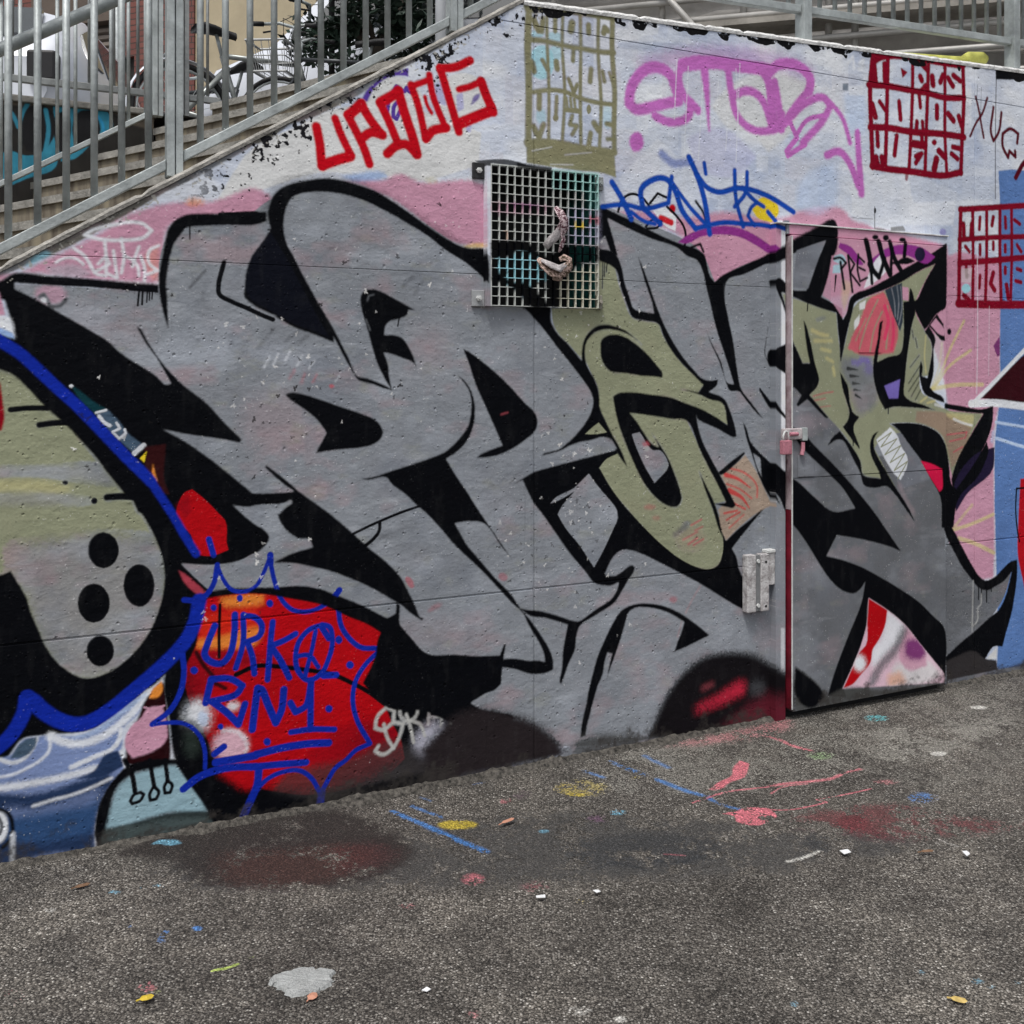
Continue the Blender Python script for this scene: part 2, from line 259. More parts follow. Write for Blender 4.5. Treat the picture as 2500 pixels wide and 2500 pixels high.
MURAL = """P 13 1 2.8 0|765 2248 899 2324 1038 2402 1182 2428 1382 2427 1592 2376 1581 2253 1331 2174 1134 2176 991 2178 854 2131 722 2067 593 1971
L 14 1 1.2 0|-140 1761 47 1844 259 1955 509 2125 765 2288 840 2333 840 2304 765 2254 580 2130 477 2071 376 2000 278 1935 202 1885 138 1849 -140 1711
L 14 1 1.4 0|765 2292 1038 2450 1306 2608 1729 2888 1729 2858 1592 2773 1486 2709 1357 2619 1281 2571 1167 2491 1095 2441 1048 2413 968 2367 877 2330 810 2270 765 2252
P 15 1 5.8 0|-106 1680 109 1828 191 1872 259 1913 376 1996 497 2038 622 2051 765 2106 818 2083 818 2012 765 2009 538 1989 489 1965 469 1865 452 1776 259 1781 72 1794 -106 1763
P 16 0.55 6.4 0|534 2041 555 2059 593 2058 597 2041 559 2030
P 17 0.6 6.3 0|408 1862 456 1907 456 1783 436 1787
P 18 0.6 4.3 0|69 1817 94 1846 127 1864 146 1857 109 1831 76 1809
P 11 0.7 6.9 0|120 1815 221 1824 259 1801 236 1787 146 1788
P 15 1 5.8 0|1057 2147 1134 2167 1207 2169 1281 2198 1341 2175 1434 2182 1539 2196 1608 2187 1616 2035 1614 1951 1517 1956 1434 1980 1306 2068 1231 2109 1172 2128 1114 2147
P 19 0.8 5.8 0|1057 2170 1134 2190 1211 2197 1231 2180 1182 2167 1105 2156
P 20 0.4 6.1 0|1418 2185 1415 2180 1408 2176 1398 2174 1387 2173 1376 2174 1369 2177 1367 2181 1369 2185 1376 2189 1387 2192 1398 2192 1408 2191 1415 2189
P 21 0.5 5.1 0|1512 1951 1560 1965 1614 1968 1614 1951 1528 1942
P 15 1 8.9 0|2149 2120 2310 2136 2504 2122 2706 2158 2939 2145 3032 2157 3121 2192 3250 2218 3366 2214 3413 2176 3525 2153 3525 2014 3366 1966 2939 1947 2637 1851 2604 1932 2504 2036
P 15 1 6.0 0|2868 2140 3430 2152 3633 2135 4017 2088 4026 2039 4106 2061 4243 2049 4373 2023 4392 1861 4383 1601 4378 1342 4345 1213 4340 954 4345 630 4336 482 4197 488 4008 593 4008 1410 3886 1659 3470 1832 3160 1822 2939 1929
P 22 0.5 12.3 0|3160 2363 3313 2405 3328 2259 3221 2181 3085 2207
P 22 0.6 12.5 0|3367 2735 3502 2739 3502 2571 3391 2554
P 13 1 2.0 0|1364 2453 1361 2431 1353 2409 1339 2388 1321 2370 1300 2356 1276 2347 1251 2342 1226 2341 1203 2346 1182 2356 1165 2370 1152 2387 1144 2406 1141 2428 1144 2450 1152 2471 1165 2491 1182 2509 1203 2523 1226 2534 1251 2539 1276 2540 1300 2535 1321 2526 1339 2513 1353 2495 1361 2475
P 13 1 2.1 0|1619 2507 1616 2486 1609 2465 1597 2446 1580 2430 1561 2417 1540 2407 1517 2403 1495 2403 1474 2407 1455 2416 1440 2429 1428 2445 1421 2463 1418 2483 1421 2504 1428 2524 1440 2543 1455 2559 1474 2573 1495 2582 1517 2587 1540 2588 1561 2584 1580 2575 1597 2562 1609 2546 1616 2527
P 26 1 1.5 0|1134 2448 1148 2475 1182 2512 1221 2540 1271 2563 1306 2579 1306 2546 1281 2547 1231 2534 1197 2509 1172 2478 1153 2438
S 26 1 1.0 7.5|1291 2492 1261 2507 1236 2462 1226 2409
S 26 1 1.0 7.5|1273 2457 1253 2436 1249 2398 1261 2390 1276 2424
S 26 1 1.0 11.3|1301 2503 1316 2495
P 25 1 3.0 0|1403 2530 1444 2554 1454 2459 1413 2464
P 25 1 2.6 0|1491 2502 1517 2519 1523 2457 1496 2439
P 25 1 2.6 0|1553 2387 1552 2381 1549 2375 1544 2372 1539 2371 1534 2374 1531 2378 1530 2385 1531 2391 1534 2396 1539 2400 1544 2400 1549 2398 1552 2393
P 26 0.8 1.6 0|1565 2510 1587 2520 1584 2503 1549 2470
P 13 0.8 5.8 0|2637 2593 2733 2687 2939 2775 3032 2775 3151 2755 3211 2751 3136 2673 3062 2526 2939 2429 2845 2504 2740 2505
P 25 0.5 5.8 0|2517 2444 2637 2505 2733 2498 2880 2406 2775 2313 2570 2312
P 24 0.6 2.8 0|2173 2844 2229 2855 2235 2884 2310 2890 2310 2912 2387 2907 2374 2852 2285 2831 2285 2813 2180 2792
P 23 0.45 4.4 0|2180 2798 2504 2833 2916 2828 2939 2797 2504 2784 2186 2772
P 24 0.4 3.4 0|2374 2429 2637 2263 2624 2174 2248 2180 2186 2254
P 24 0.6 3.8 0|3407 2330 3716 2410 4088 2346 4061 2187 3551 2167 3423 2195
P 23 0.35 5.2 0|3758 2395 4336 2443 4336 2333 3800 2275
P 24 0.5 3.1 0|3266 2940 3328 2960 3360 2817 3251 2826
P 0 1 2.4 0|2918 2944 3123 2945 3119 2919 3056 2927 2954 2910 2910 2895
P 0 1 2.5 0|3160 2948 3251 2949 3243 2919 3183 2922
P 0 1 2.5 0|3328 2954 3430 2957 3486 2950 3498 2933 3391 2948 3360 2917 3340 2903
P 0 1 2.5 0|3502 2958 3716 2966 3920 2969 4133 2975 4124 2965 3886 2955 3633 2949
P 0 1 2.7 0|4350 2982 4585 2999 4585 2943 4354 2917
P 0 1 2.4 0|2870 2935 2959 2936 2959 2914 2916 2902 2880 2908
P 0 1 2.3 0|2504 2920 2534 2924 2537 2913 2511 2910
P 0 1 2.3 0|2590 2927 2817 2935 2817 2927 2590 2919
S 0 0.7 0.7 3.4|4359 2983 4352 2723 4350 2334
P 0 0.9 1.0 0|1565 2269 1701 2286 1813 2268 1887 2265 1870 2253 1757 2253 1592 2259
P 30 1 2.8 0|4373 2472 4478 2488 4585 2490 5032 2522 5032 737 4585 765 4347 780 4350 1169 4383 1363 4383 1622 4389 2207
P 30 1 2.7 0|4345 869 4624 853 5032 830 5032 -28 4585 23 4359 32 4368 134
P 31 1 2.0 0|4224 1363 4585 1590 5032 1847 5032 1292 4557 1326
S 24 1 1.4 11.5|4192 1335 4289 1401 4557 1593 4927 1851
S 24 1 2.7 18.6|4179 1335 4336 1336 4557 1316 4927 1293
S 22 1 2.7 6.9|4354 1242 4557 1214 4927 1164
S 22 1 2.7 7.6|4354 1164 4557 1115 4927 1062
S 22 0.6 3.4 10.3|4326 1149 4336 1194
P 32 1 2.1 0|4531 957 5032 968 5032 144 4585 327 4550 449 4512 583 4515 728
S 0 1 0.7 4.9|4614 911 4502 910 4497 794 4512 690 4524 646
P 27 0.9 2.7 0|4336 1614 4383 1666 4383 1569 4364 1562
S 20 0.7 3.3 7.9|3920 1410 3973 1485 4044 1605 4133 1733
S 20 0.7 3.3 7.9|3929 1410 4017 1504 4179 1593
S 20 0.7 3.3 9.9|3912 1407 4061 1425 4261 1427
S 20 0.5 3.3 6.6|3912 1411 3964 1516 3982 1623
S 20 0.7 2.7 8.7|4052 735 4179 755 4336 793
S 20 0.5 2.7 8.7|4057 741 4106 782 4188 847
S 20 0.7 2.7 10.1|4097 694 4197 664 4340 605
P 13 0.4 4.0 0|3920 1660 3990 1686 3999 1473 3920 1423
P 13 1 4.1 0|4280 90 4326 120 4359 139 4359 84
P 4 1 0.8 0|14 1757 146 1757 337 1749 458 1743 460 1864 485 1930 538 1967 708 1986 795 2059 862 2099 1023 2130 1191 2110 1366 2028 1522 1945 1629 1921 1683 1810 1795 1764 1967 1478 2074 1348 2056 1167 1716 1051 1739 930 1823 673 1909 385 1629 100 1522 30 1443 34 1315 199 1417 375 1215 496 1070 651 885 806 622 785 497 883 538 922 795 903 751 1061 456 1311 36 1723
P 4 1 1.0 0|1556 1674 1774 1728 2064 1477 2088 1374 2125 2143 2597 1980 2658 1864 2775 1927 2939 1985 3099 2051 3288 2120 3288 1709 3211 1125 4033 717 4006 154 3858 141 3366 -34 2916 5 2310 16 1888 58 1503 169 1347 337 1609 546 1503 945
P 4 1 0.9 0|665 1095 885 1084 930 833 665 846
P 4 1 1.2 0|2728 1642 3391 1593 3716 1107 3999 1033 3999 531 2728 643
P 5 1 1.2 0|3067 1475 3236 1358 3470 1116 3716 1107 3999 1002 4006 594 4006 -3 3071 39
P 5 1 1.2 0|3071 1284 3183 1108 3360 1042 3633 969 3982 638 4061 695 4243 451 4478 534 4411 383 4317 289 4008 140 3716 353 3470 320 3391 92 3266 56 3078 134
P 4 1 1.1 0|2064 2139 2161 2120 2204 1971 2064 1922
L 12 1 1.1 0|2076 1943 2161 1947 2186 1844 2137 1738 2076 1736
P 9 1 1.3 0|3633 1249 3699 1229 3766 1160 3843 1083 3912 987 3716 948 3666 1048 3674 1205
L 24 1 1.8 0|2981 2141 3020 2144 3020 1063 2981 1065
L 9 1 1.8 0|3022 2144 3057 2146 3059 672 3026 674
L 24 0.6 3.0 0|2979 398 3001 396 3001 207 2979 210
P 7 0.35 27.5 0|720 1622 723 1602 719 1580 708 1558 690 1537 667 1517 639 1500 609 1486 577 1477 546 1472 517 1472 491 1477 470 1486 454 1499 445 1516 442 1535 446 1555 457 1576 473 1597 495 1617 522 1634 551 1648 583 1658 614 1664 644 1665 671 1661 693 1652 710 1638
P 7 0.5 19.0 0|1025 1513 1020 1504 1007 1498 987 1494 962 1493 933 1494 901 1498 868 1504 836 1511 806 1521 780 1531 759 1542 744 1553 735 1563 733 1573 739 1581 751 1587 769 1591 793 1592 821 1592 853 1588 885 1583 918 1575 948 1566 976 1556 998 1544 1014 1533 1024 1522
P 10 0.45 33.1 0|950 1321 947 1296 938 1273 924 1252 905 1234 883 1222 858 1214 832 1212 806 1216 782 1225 760 1239 742 1257 728 1279 720 1302 717 1327 720 1351 728 1374 742 1395 760 1412 782 1425 806 1433 832 1436 858 1433 883 1424 905 1411 924 1393 938 1371 947 1347
P 10 0.35 35.5 0|1470 1575 1468 1558 1463 1542 1454 1527 1443 1515 1429 1506 1413 1500 1397 1498 1381 1500 1366 1506 1353 1515 1342 1527 1333 1541 1328 1557 1326 1574 1328 1591 1333 1607 1342 1622 1353 1634 1366 1643 1381 1649 1397 1651 1413 1650 1429 1644 1443 1635 1454 1623 1463 1609 1468 1593
P 10 0.45 30.9 0|428 1592 421 1583 408 1578 390 1575 367 1576 340 1580 312 1587 283 1597 255 1608 230 1622 208 1636 191 1650 178 1663 172 1676 172 1687 179 1695 191 1701 208 1703 230 1703 256 1699 284 1693 312 1683 341 1672 367 1659 390 1644 408 1630 421 1616 428 1603
P 10 0.3 30.6 0|1646 526 1641 513 1625 502 1599 494 1565 489 1525 487 1480 488 1434 492 1388 499 1345 508 1306 520 1275 532 1251 546 1236 559 1231 572 1236 584 1251 595 1275 603 1306 608 1345 611 1388 611 1434 607 1480 601 1525 592 1565 581 1599 568 1625 554 1641 539
P 7 0.4 15.2 0|1452 806 1451 802 1447 797 1440 792 1430 787 1417 782 1403 779 1387 776 1372 774 1357 773 1343 773 1332 774 1322 776 1316 779 1313 783 1314 788 1318 792 1325 797 1335 802 1347 806 1362 810 1377 813 1392 816 1407 817 1421 817 1433 815 1443 813 1449 810
P 15 0.6 6.9 0|183 1732 182 1725 179 1718 173 1711 166 1706 158 1702 148 1699 138 1698 128 1698 119 1701 111 1704 104 1709 98 1715 95 1722 94 1729 95 1736 98 1743 104 1750 111 1755 119 1759 128 1762 138 1763 148 1763 158 1761 166 1757 173 1752 179 1746 182 1739
S 8 1 1.7 6.4|109 1721 120 1730 138 1694 164 1695 183 1716
P 24 1 2.6 0|129 1712 128 1708 126 1705 122 1704 118 1704 114 1705 112 1708 111 1711 112 1715 114 1718 118 1720 122 1720 126 1718 128 1715
S 8 0.7 4.0 5.5|1326 1835 1286 1796
S 8 0.6 4.0 5.6|1367 1827 1331 1774
S 8 0.5 3.8 4.7|827 1641 770 1569
S 8 0.5 3.8 4.8|904 1629 863 1593
S 8 0.5 3.8 4.3|945 1621 913 1589
S 24 0.45 2.8 3.8|810 1543 792 1507
S 24 0.45 2.8 3.8|841 1552 823 1516
S 24 0.45 2.9 3.8|881 1561 863 1530
S 24 0.45 2.9 3.8|922 1548 904 1512
S 24 0.4 2.9 3.9|964 1530 945 1503
S 24 0.4 2.9 3.9|1052 1480 1038 1457
S 36 0.5 3.8 4.3|931 1485 918 1453
S 36 0.55 3.9 4.8|973 1485 959 1457
S 36 0.4 3.8 4.3|895 1498 877 1467
P 36 0.8 2.9 0|1035 1442 1034 1439 1032 1437 1027 1435 1023 1435 1019 1437 1016 1439 1015 1443 1016 1446 1019 1448 1023 1450 1027 1450 1032 1448 1034 1446
S 8 0.7 3.2 4.6|601 1824 551 1765
P 8 0.4 5.5 0|600 1741 599 1734 597 1727 594 1724 591 1724 588 1727 586 1733 585 1741 586 1748 588 1754 591 1758 594 1758 597 1755 599 1749
S 8 0.5 8.9 12.4|1207 903 1281 931 1331 937
P 36 0.6 3.0 0|1322 744 1326 734 1328 725 1326 719 1321 717 1314 719 1307 725 1300 734 1296 744 1294 753 1296 759 1301 761 1308 759 1315 753
P 36 0.4 3.1 0|1701 713 1695 709 1687 708 1678 710 1669 715 1663 722 1661 730 1663 736 1668 740 1676 741 1686 739 1694 734 1700 727 1703 719
P 36 0.3 5.1 0|1435 651 1435 648 1434 646 1432 642 1429 639 1424 636 1419 633 1413 630 1407 628 1401 626 1395 625 1390 624 1386 625 1383 626 1381 627 1381 630 1381 632 1384 635 1387 639 1392 642 1397 645 1403 648 1409 650 1415 652 1420 653 1425 654 1430 653 1433 652
P 0 1 1.6 0|-307 1712 0 1766 39 1792 72 1794 116 1789 259 1783 376 1776 456 1773 458 1743 396 1745 259 1755 146 1757 40 1761 40 1745 72 1728 109 1709 153 1682 206 1651 259 1619 306 1588 337 1557 376 1528 416 1503 456 1473 477 1452 493 1454 473 1490 456 1524 416 1583 388 1637 400 1631 424 1587 469 1520 538 1445 605 1390 660 1328 719 1267 712 1256 665 1267 538 1290 469 1307 538 1266 605 1216 665 1166 729 1110 765 1082 795 1080 899 1084 862 1050 765 1051 747 1043 690 1052 714 1027 765 982 792 964 810 936 805 919 774 890 708 864 622 858 572 863 526 871 622 776 643 752 580 746 567 708 555 657 526 600 477 517 424 477 337 422 259 376 142 378 109 379 65 378 21 328 -307 186 -307 1369 -36 1618 7 1606 36 1603 25 1663 11 1710
P 24 1 4.1 0|-140 1667 0 1662 25 1655 36 1619 41 1595 21 1607 -140 1647
P 19 1 3.3 0|-140 1647 0 1626 36 1607 39 1591 0 1606 -140 1632
P 15 1 3.3 0|-140 1757 -4 1738 7 1698 14 1663 -140 1663
P 12 1 1.2 0|-307 1560 -106 1514 0 1499 36 1482 72 1446 116 1393 135 1374 164 1345 191 1318 229 1272 267 1225 298 1178 337 1126 353 1104 376 1082 392 1046 401 1040 428 993 452 937 467 884 472 829 467 778 452 724 428 667 396 620 353 579 309 551 259 538 236 540 206 555 176 581 146 617 124 657 105 708 87 754 72 808 54 846 39 875 29 892 0 881 -106 873 -307 873
p 6 1 17.0 0|29 961 221 975 337 971 452 937 467 884 472 829 467 778 452 724 428 667 396 620 353 579 309 551 259 538 236 540 206 555 176 581 146 617 124 657 105 708 87 754 72 808 54 846 39 880
p 6 0.7 9.1 0|-140 1201 109 1198 282 1191 321 1139 221 1157 109 1174 -140 1174
p 20 0.35 9.2 0|-106 1168 109 1162 206 1137 176 1118 36 1129 -106 1133
p 6 0.6 8.3 0|-106 1121 146 1119 259 1089 183 1081 -106 1101
P 33 1 1.2 0|-307 1483 0 1463 8 1403 11 1343 4 1315 -307 1292
S 0 1 0.8 8.5|29 1378 72 1382 131 1381
S 0 1 0.9 9.5|108 1330 146 1335 191 1336
S 0 1 0.9 11.0|301 1098 337 1099 376 1095
P 0 1 0.4 0|273 1089 272 1084 270 1081 266 1079 262 1079 258 1081 255 1085 254 1090 255 1094 258 1098 262 1099 266 1099 270 1097 272 1093
P 0 1 0.9 0|189 1150 188 1147 186 1144 182 1143 179 1143 175 1145 173 1148 172 1151 173 1154 175 1156 179 1158 182 1157 186 1156 188 1153
P 8 1 0.9 0|273 1203 273 1201 271 1199 269 1198 266 1198 264 1199 263 1201 262 1204 263 1206 264 1208 266 1209 269 1209 271 1208 273 1206
P 0 1 0.9 0|336 929 335 917 331 905 326 895 318 886 310 880 300 877 290 876 280 879 270 884 262 891 255 901 249 912 246 924 245 937 246 949 249 961 255 971 262 979 270 985 280 989 290 990 300 987 310 983 318 975 326 966 331 954 335 942
P 0 1 0.9 0|443 808 442 793 439 778 433 766 426 756 417 749 407 744 396 744 386 747 376 753 367 762 360 773 354 787 351 801 349 816 351 831 354 846 360 858 367 868 376 875 386 880 396 880 407 878 417 872 426 863 433 852 439 838 442 823
P 0 1 0.9 0|309 765 308 751 305 738 299 727 292 718 283 712 273 709 262 708 252 711 242 716 233 725 226 735 220 747 217 761 216 774 217 788 220 800 226 811 233 820 242 827 252 830 262 831 273 828 283 823 292 815 299 804 305 792 308 779
P 0 1 0.9 0|322 613 321 602 318 592 313 584 307 577 299 572 290 569 281 569 272 572 264 576 256 583 250 592 245 601 242 612 241 623 242 634 245 644 250 652 256 659 264 664 272 667 281 667 290 665 299 660 307 653 313 645 318 635 321 624
P 46 1 1.3 0|195 1453 229 1428 267 1395 302 1374 267 1362 221 1408
P 47 1 1.3 0|267 1362 302 1374 337 1335 360 1301 412 1257 384 1229 337 1277 298 1319
S 24 0.8 0.9 4.0|269 1364 298 1372
S 24 0.8 0.9 5.7|278 1353 294 1332 309 1323
S 24 0.8 0.9 4.0|329 1331 339 1314 317 1302 337 1281 356 1297 353 1310
S 24 0.8 0.9 7.6|382 1233 410 1258
P 24 0.8 0.9 0|204 1448 203 1446 201 1444 199 1443 196 1443 194 1444 192 1446 191 1448 192 1451 194 1453 196 1454 199 1454 201 1453 203 1451
P 49 1 1.3 0|412 1253 477 1260 473 1140 489 1097 456 1107 420 1168
P 21 1 0.9 0|398 1216 420 1240 412 1203
P 16 1 1.3 0|438 1201 444 1167 452 1141 442 1146 436 1176
P 34 1 0.9 0|509 1022 516 1065 538 1102 559 1110 601 1073 639 1031 665 999 669 929 675 904 622 889 580 897 555 963
P 33 0.6 5.4 0|509 1061 547 1097 555 1036 538 1012
P 4 1 0.9 0|526 870 572 862 622 858 708 864 765 886 813 887 822 846 977 820 1118 752 1240 689 1257 668 1257 631 1224 620 1134 672 1057 712 991 745 931 759 854 757 765 767 665 772 622 774 580 810
P 39 1 1.8 0|516 850 538 835 605 769 584 758 538 805
P 50 1 1.2 0|-307 326 0 328 32 335 65 374 101 376 138 378 206 363 259 372 337 422 424 475 416 440 392 401 349 362 347 316 341 292 355 243 333 218 298 170 275 116 265 60 265 -6 221 -14 109 -10 0 -3 -307 36
p 51 1 5.7 0|-307 299 0 223 72 206 153 208 240 225 309 234 317 203 286 159 267 88 264 -7 146 13 0 4 -307 47
p 50 0.6 10.2 0|11 182 90 162 202 174 290 195 259 131 109 135 21 135
p 52 0.7 12.7 0|21 143 146 140 275 148 265 55 109 54 21 71
S 24 0.9 4.3 12.1|138 374 172 352 221 337 278 346 337 378 392 427 422 465
s 22 0.6 4.4 8.7|206 363 267 370 337 414 412 462
S 24 0.9 1.7 5.8|-106 350 0 324 36 309 65 317 87 342 100 372
S 24 0.8 1.3 4.7|137 366 135 330 112 305 83 290 36 274 -71 277
S 24 0.9 2.6 7.4|198 268 259 287 317 306 337 330 342 363
S 24 0.8 1.8 5.8|341 292 349 270 355 243
S 24 0.9 3.8 10.4|-106 243 0 239 54 238 127 239 202 244 267 254
S 24 0.8 2.1 4.7|90 167 146 176 202 182 259 195 315 214
P 47 1 2.6 0|69 373 101 376 96 348 72 324 29 322 36 338
P 51 1 1.8 0|298 291 333 297 345 266 349 245 298 224 206 228 259 243
P 24 1 1.3 0|21 119 21 108 19 97 15 88 11 81 5 76 -1 73 -7 73 -13 76 -19 81 -25 88 -29 97 -33 108 -35 119 -36 131 -35 142 -33 153 -29 162 -25 169 -19 174 -13 177 -7 177 -1 174 5 169 11 162 15 153 19 143 21 131
S 0 1 1.7 5.5|-7 177 21 159 34 117 29 78 7 58
S 8 1 0.8 4.2|-4 152 5 123 0 100
S 24 0.8 2.1 7.2|35 93 34 13
P 53 1 1.8 0|420 452 473 496 481 418 493 271 489 215 416 228 353 252 360 310 392 389
P 16 1 1.8 0|426 449 436 475 465 500 468 471 452 448
P 15 1 1.8 0|424 418 467 418 480 359 477 304 448 281 376 265 353 311 358 344 376 372 400 388
S 15 0.9 0.9 3.1|412 422 436 412 473 419
P 0 1 2.6 0|275 -13 264 47 270 108 294 174 325 214 356 242 416 253 665 211 665 -33 497 -21
P 54 1 5.3 0|298 57 309 100 317 141 337 187 360 204 376 214 436 220 518 215 551 162 584 104 618 50 538 63 456 59 376 58
P 55 1 3.5 0|277 -5 294 55 396 60 477 70 618 48 643 -29 416 -11 298 -18
P 0 0.6 6.2 0|376 58 477 73 622 47 622 32 477 53 376 45
S 0 1 0.9 7.6|353 264 376 209 384 158
S 0 1 0.9 6.7|428 251 436 199 442 164
S 0 1 0.9 6.8|475 243 480 204 483 174
S 0 1 0.9 5.4|400 153 410 144 400 127 376 121 370 131 380 148 400 153
S 0 1 0.9 5.4|440 164 456 144 448 123 430 122 428 141 440 164
S 0 1 0.9 5.4|483 176 497 158 491 136 475 137 473 159 483 176
P 0 1 1.8 0|477 530 526 596 559 670 572 707 538 754 622 774 795 768 930 760 1070 706 1224 620 1275 586 1366 479 1683 432 1672 325 1548 273 1553 58 1438 -19 1265 -72 977 -49 648 -33 605 62 551 150 509 226 489 357
P 34 1 2.3 0|572 599 588 706 605 747 639 752 765 751 899 720 991 691 1086 640 1158 604 1204 571 1192 549 1187 507 1172 463 1138 402 1181 345 1216 307 1245 242 1275 181 1290 112 1215 59 1070 43 930 50 840 76 778 100 708 135 665 164 631 227 609 287 572 362 547 443 538 522
p 33 0.7 6.4 0|538 588 751 565 765 523 665 488 605 426 572 370 538 453
p 16 0.8 8.3 0|648 752 765 749 800 743 795 715 708 711 656 725
p 16 0.8 7.3 0|572 621 665 628 765 643 791 622 765 581 665 580 572 591
p 35 0.7 10.1 0|572 699 765 705 765 634 580 620
p 34 1 6.6 0|791 747 840 733 840 697 795 711
p 33 0.5 14.4 0|930 185 1118 269 1265 200 1275 109 1070 60 1000 82
p 53 0.85 27.3 0|530 544 559 454 588 359 622 272 665 186 708 135 643 133 538 285 514 482
p 33 0.85 28.8 0|930 86 1070 153 1142 248 1240 261 1305 114 1167 44
p 53 0.9 27.8 0|665 151 795 101 930 68 1070 66 1215 92 1305 138 1305 19 1023 -22 665 90
p 33 0.5 23.3 0|708 544 840 545 930 507 840 482 729 497
S 0 1 0.9 5.1|648 725 645 639 645 553
S 0 0.9 1.8 6.9|572 578 597 531 626 493
S 0 0.9 1.9 7.0|665 448 631 470
S 0 1 0.9 7.9|699 488 765 508 854 494 945 471 1019 450 1086 414 1158 367 1215 319
P 24 0.95 15.6 0|616 362 615 350 612 340 607 331 601 323 593 318 585 316 576 316 567 319 559 324 551 331 545 340 540 351 537 362 536 374 537 385 540 395 545 405 551 412 559 417 567 419 576 420 585 417 593 412 601 405 607 395 612 385 615 373
P 22 0.7 5.5 0|609 356 609 350 608 345 606 340 603 337 600 334 596 333 593 333 589 334 585 336 582 340 579 344 577 350 576 355 576 361 576 367 577 372 579 377 582 381 585 383 589 385 593 385 596 383 600 381 603 377 606 373 608 368 609 362
P 41 0.85 10.2 0|738 249 737 237 733 226 726 218 717 211 706 206 694 204 682 205 669 208 658 214 647 222 638 232 632 243 628 255 626 267 628 278 632 288 638 297 647 304 658 309 669 311 682 310 694 307 706 301 717 293 726 283 733 272 737 261
S 24 0.7 4.6 6.0|656 310 703 298 734 258 729 215
P 24 0.9 6.5 0|710 383 708 376 703 372 695 370 686 371 678 375 673 382 671 388 673 395 678 399 686 401 695 400 703 396 708 390
P 0 0.9 13.7 0|597 276 596 259 592 243 587 229 579 218 571 210 561 206 551 206 541 209 531 217 522 227 515 241 510 256 507 273 505 290 507 307 510 323 515 337 522 348 531 356 541 360 551 361 561 357 571 350 579 339 587 326 592 310 596 293
P 56 0.6 13.7 0|584 282 584 272 582 262 579 253 575 246 570 242 565 239 559 239 554 241 548 245 544 252 540 260 537 269 535 279 534 290 535 301 537 310 540 319 544 326 548 331 554 333 559 334 565 331 570 327 575 321 579 313 582 303 584 293
P 57 0.9 17.3 0|1457 196 1464 183 1468 170 1469 156 1466 142 1459 129 1450 117 1437 108 1423 101 1408 97 1392 96 1376 99 1362 104 1349 112 1339 122 1332 134 1328 147 1327 161 1330 175 1337 188 1346 199 1358 209 1372 216 1387 220 1403 221 1419 219 1434 214 1446 206
P 59 0.9 7.2 0|1480 186 1539 187 1533 71 1449 56 1434 88
P 60 0.8 12.0 0|1256 84 1434 101 1539 79 1719 59 1719 -26 1382 -5 1086 -7 1038 29
P 34 0.9 10.2 0|639 172 708 178 765 159 765 97 734 98 686 138
P 60 0.7 14.2 0|854 126 1086 141 1256 178 1357 114 1281 23 991 20 810 58
P 0 0.9 9.2 0|593 89 765 88 854 68 945 33 1019 28 1086 39 1182 45 1281 51 1382 43 1408 -14 1182 -25 991 -30 765 -27 636 -19
S 63 1 0.9 9.7|612 944 627 891
S 63 1 0.9 8.8|639 857 624 789 597 757 572 748 534 753
S 63 1 0.9 6.9|639 855 656 812 690 769 729 761 765 776 787 811 811 867
S 63 1 0.9 10.9|813 876 814 849
S 63 1 0.9 8.0|814 849 827 788 854 718 890 683 958 674 1009 693
S 63 1 1.0 11.2|1033 712 1052 735
S 63 1 1.0 9.2|1049 669 1057 615 1086 566 1129 528 1187 517
S 63 1 1.0 8.9|1187 500 1143 462 1110 410 1100 347 1114 280 1162 187
S 63 1 1.0 8.4|1162 185 1110 170 1076 143 1038 121 1010 81 987 44
S 63 1 1.4 12.6|990 48 979 -32
S 63 1 0.9 8.0|765 91 801 123 854 139 913 134 954 100 984 43
S 63 1 0.9 13.1|725 17 747 62 769 111 775 167
S 63 1 0.9 12.3|532 140 580 170 665 184 765 173
S 63 1 0.9 6.7|436 363 485 362 538 350 580 309 599 254 600 196
S 63 1 0.9 9.0|436 365 489 400 522 455 534 522 529 574
S 63 1 0.9 13.4|635 209 699 209 765 210
S 63 1 0.9 11.5|631 238 660 256
S 63 1 0.9 11.1|631 658 607 599 599 566 618 542 656 533 678 556 695 633 696 688
S 63 1 0.9 9.8|723 685 722 586 699 510
S 63 1 0.9 10.3|725 682 765 669 784 645 778 610 736 593
S 63 1 0.9 10.3|737 591 753 542 760 484
S 63 1 0.9 10.4|821 650 814 584 810 531 804 458
S 63 1 1.0 10.5|899 601 859 583 814 570
S 63 1 0.9 10.9|814 570 845 522 877 455
S 63 1 1.0 9.2|991 622 945 609 913 577 899 520 913 464 945 437 982 450 1015 505 1027 573 1015 613 991 622
S 63 1 1.0 8.2|968 602 954 536 931 452
S 63 1 1.0 8.1|904 524 941 524 978 478
S 63 1 1.0 10.6|991 611 1015 572
S 63 1 1.0 11.6|996 446 1040 443
S 63 1 0.9 11.5|619 481 606 426 602 409
S 63 1 0.9 11.1|619 484 682 477 721 449 703 425 622 411
S 63 1 0.9 11.5|622 411 673 364 708 322 729 387
S 63 1 0.9 12.7|753 299 764 386 771 434 783 428 810 362 832 309 850 347 859 417
S 63 1 1.0 11.4|881 369 899 335 931 348 953 429
S 63 1 1.0 11.5|952 436 950 269
S 63 1 1.0 10.0|883 269 945 269 1035 255
S 63 1 0.9 13.1|765 213 854 221 945 220 1014 212
S 63 1 0.9 11.7|751 173 840 167 935 158
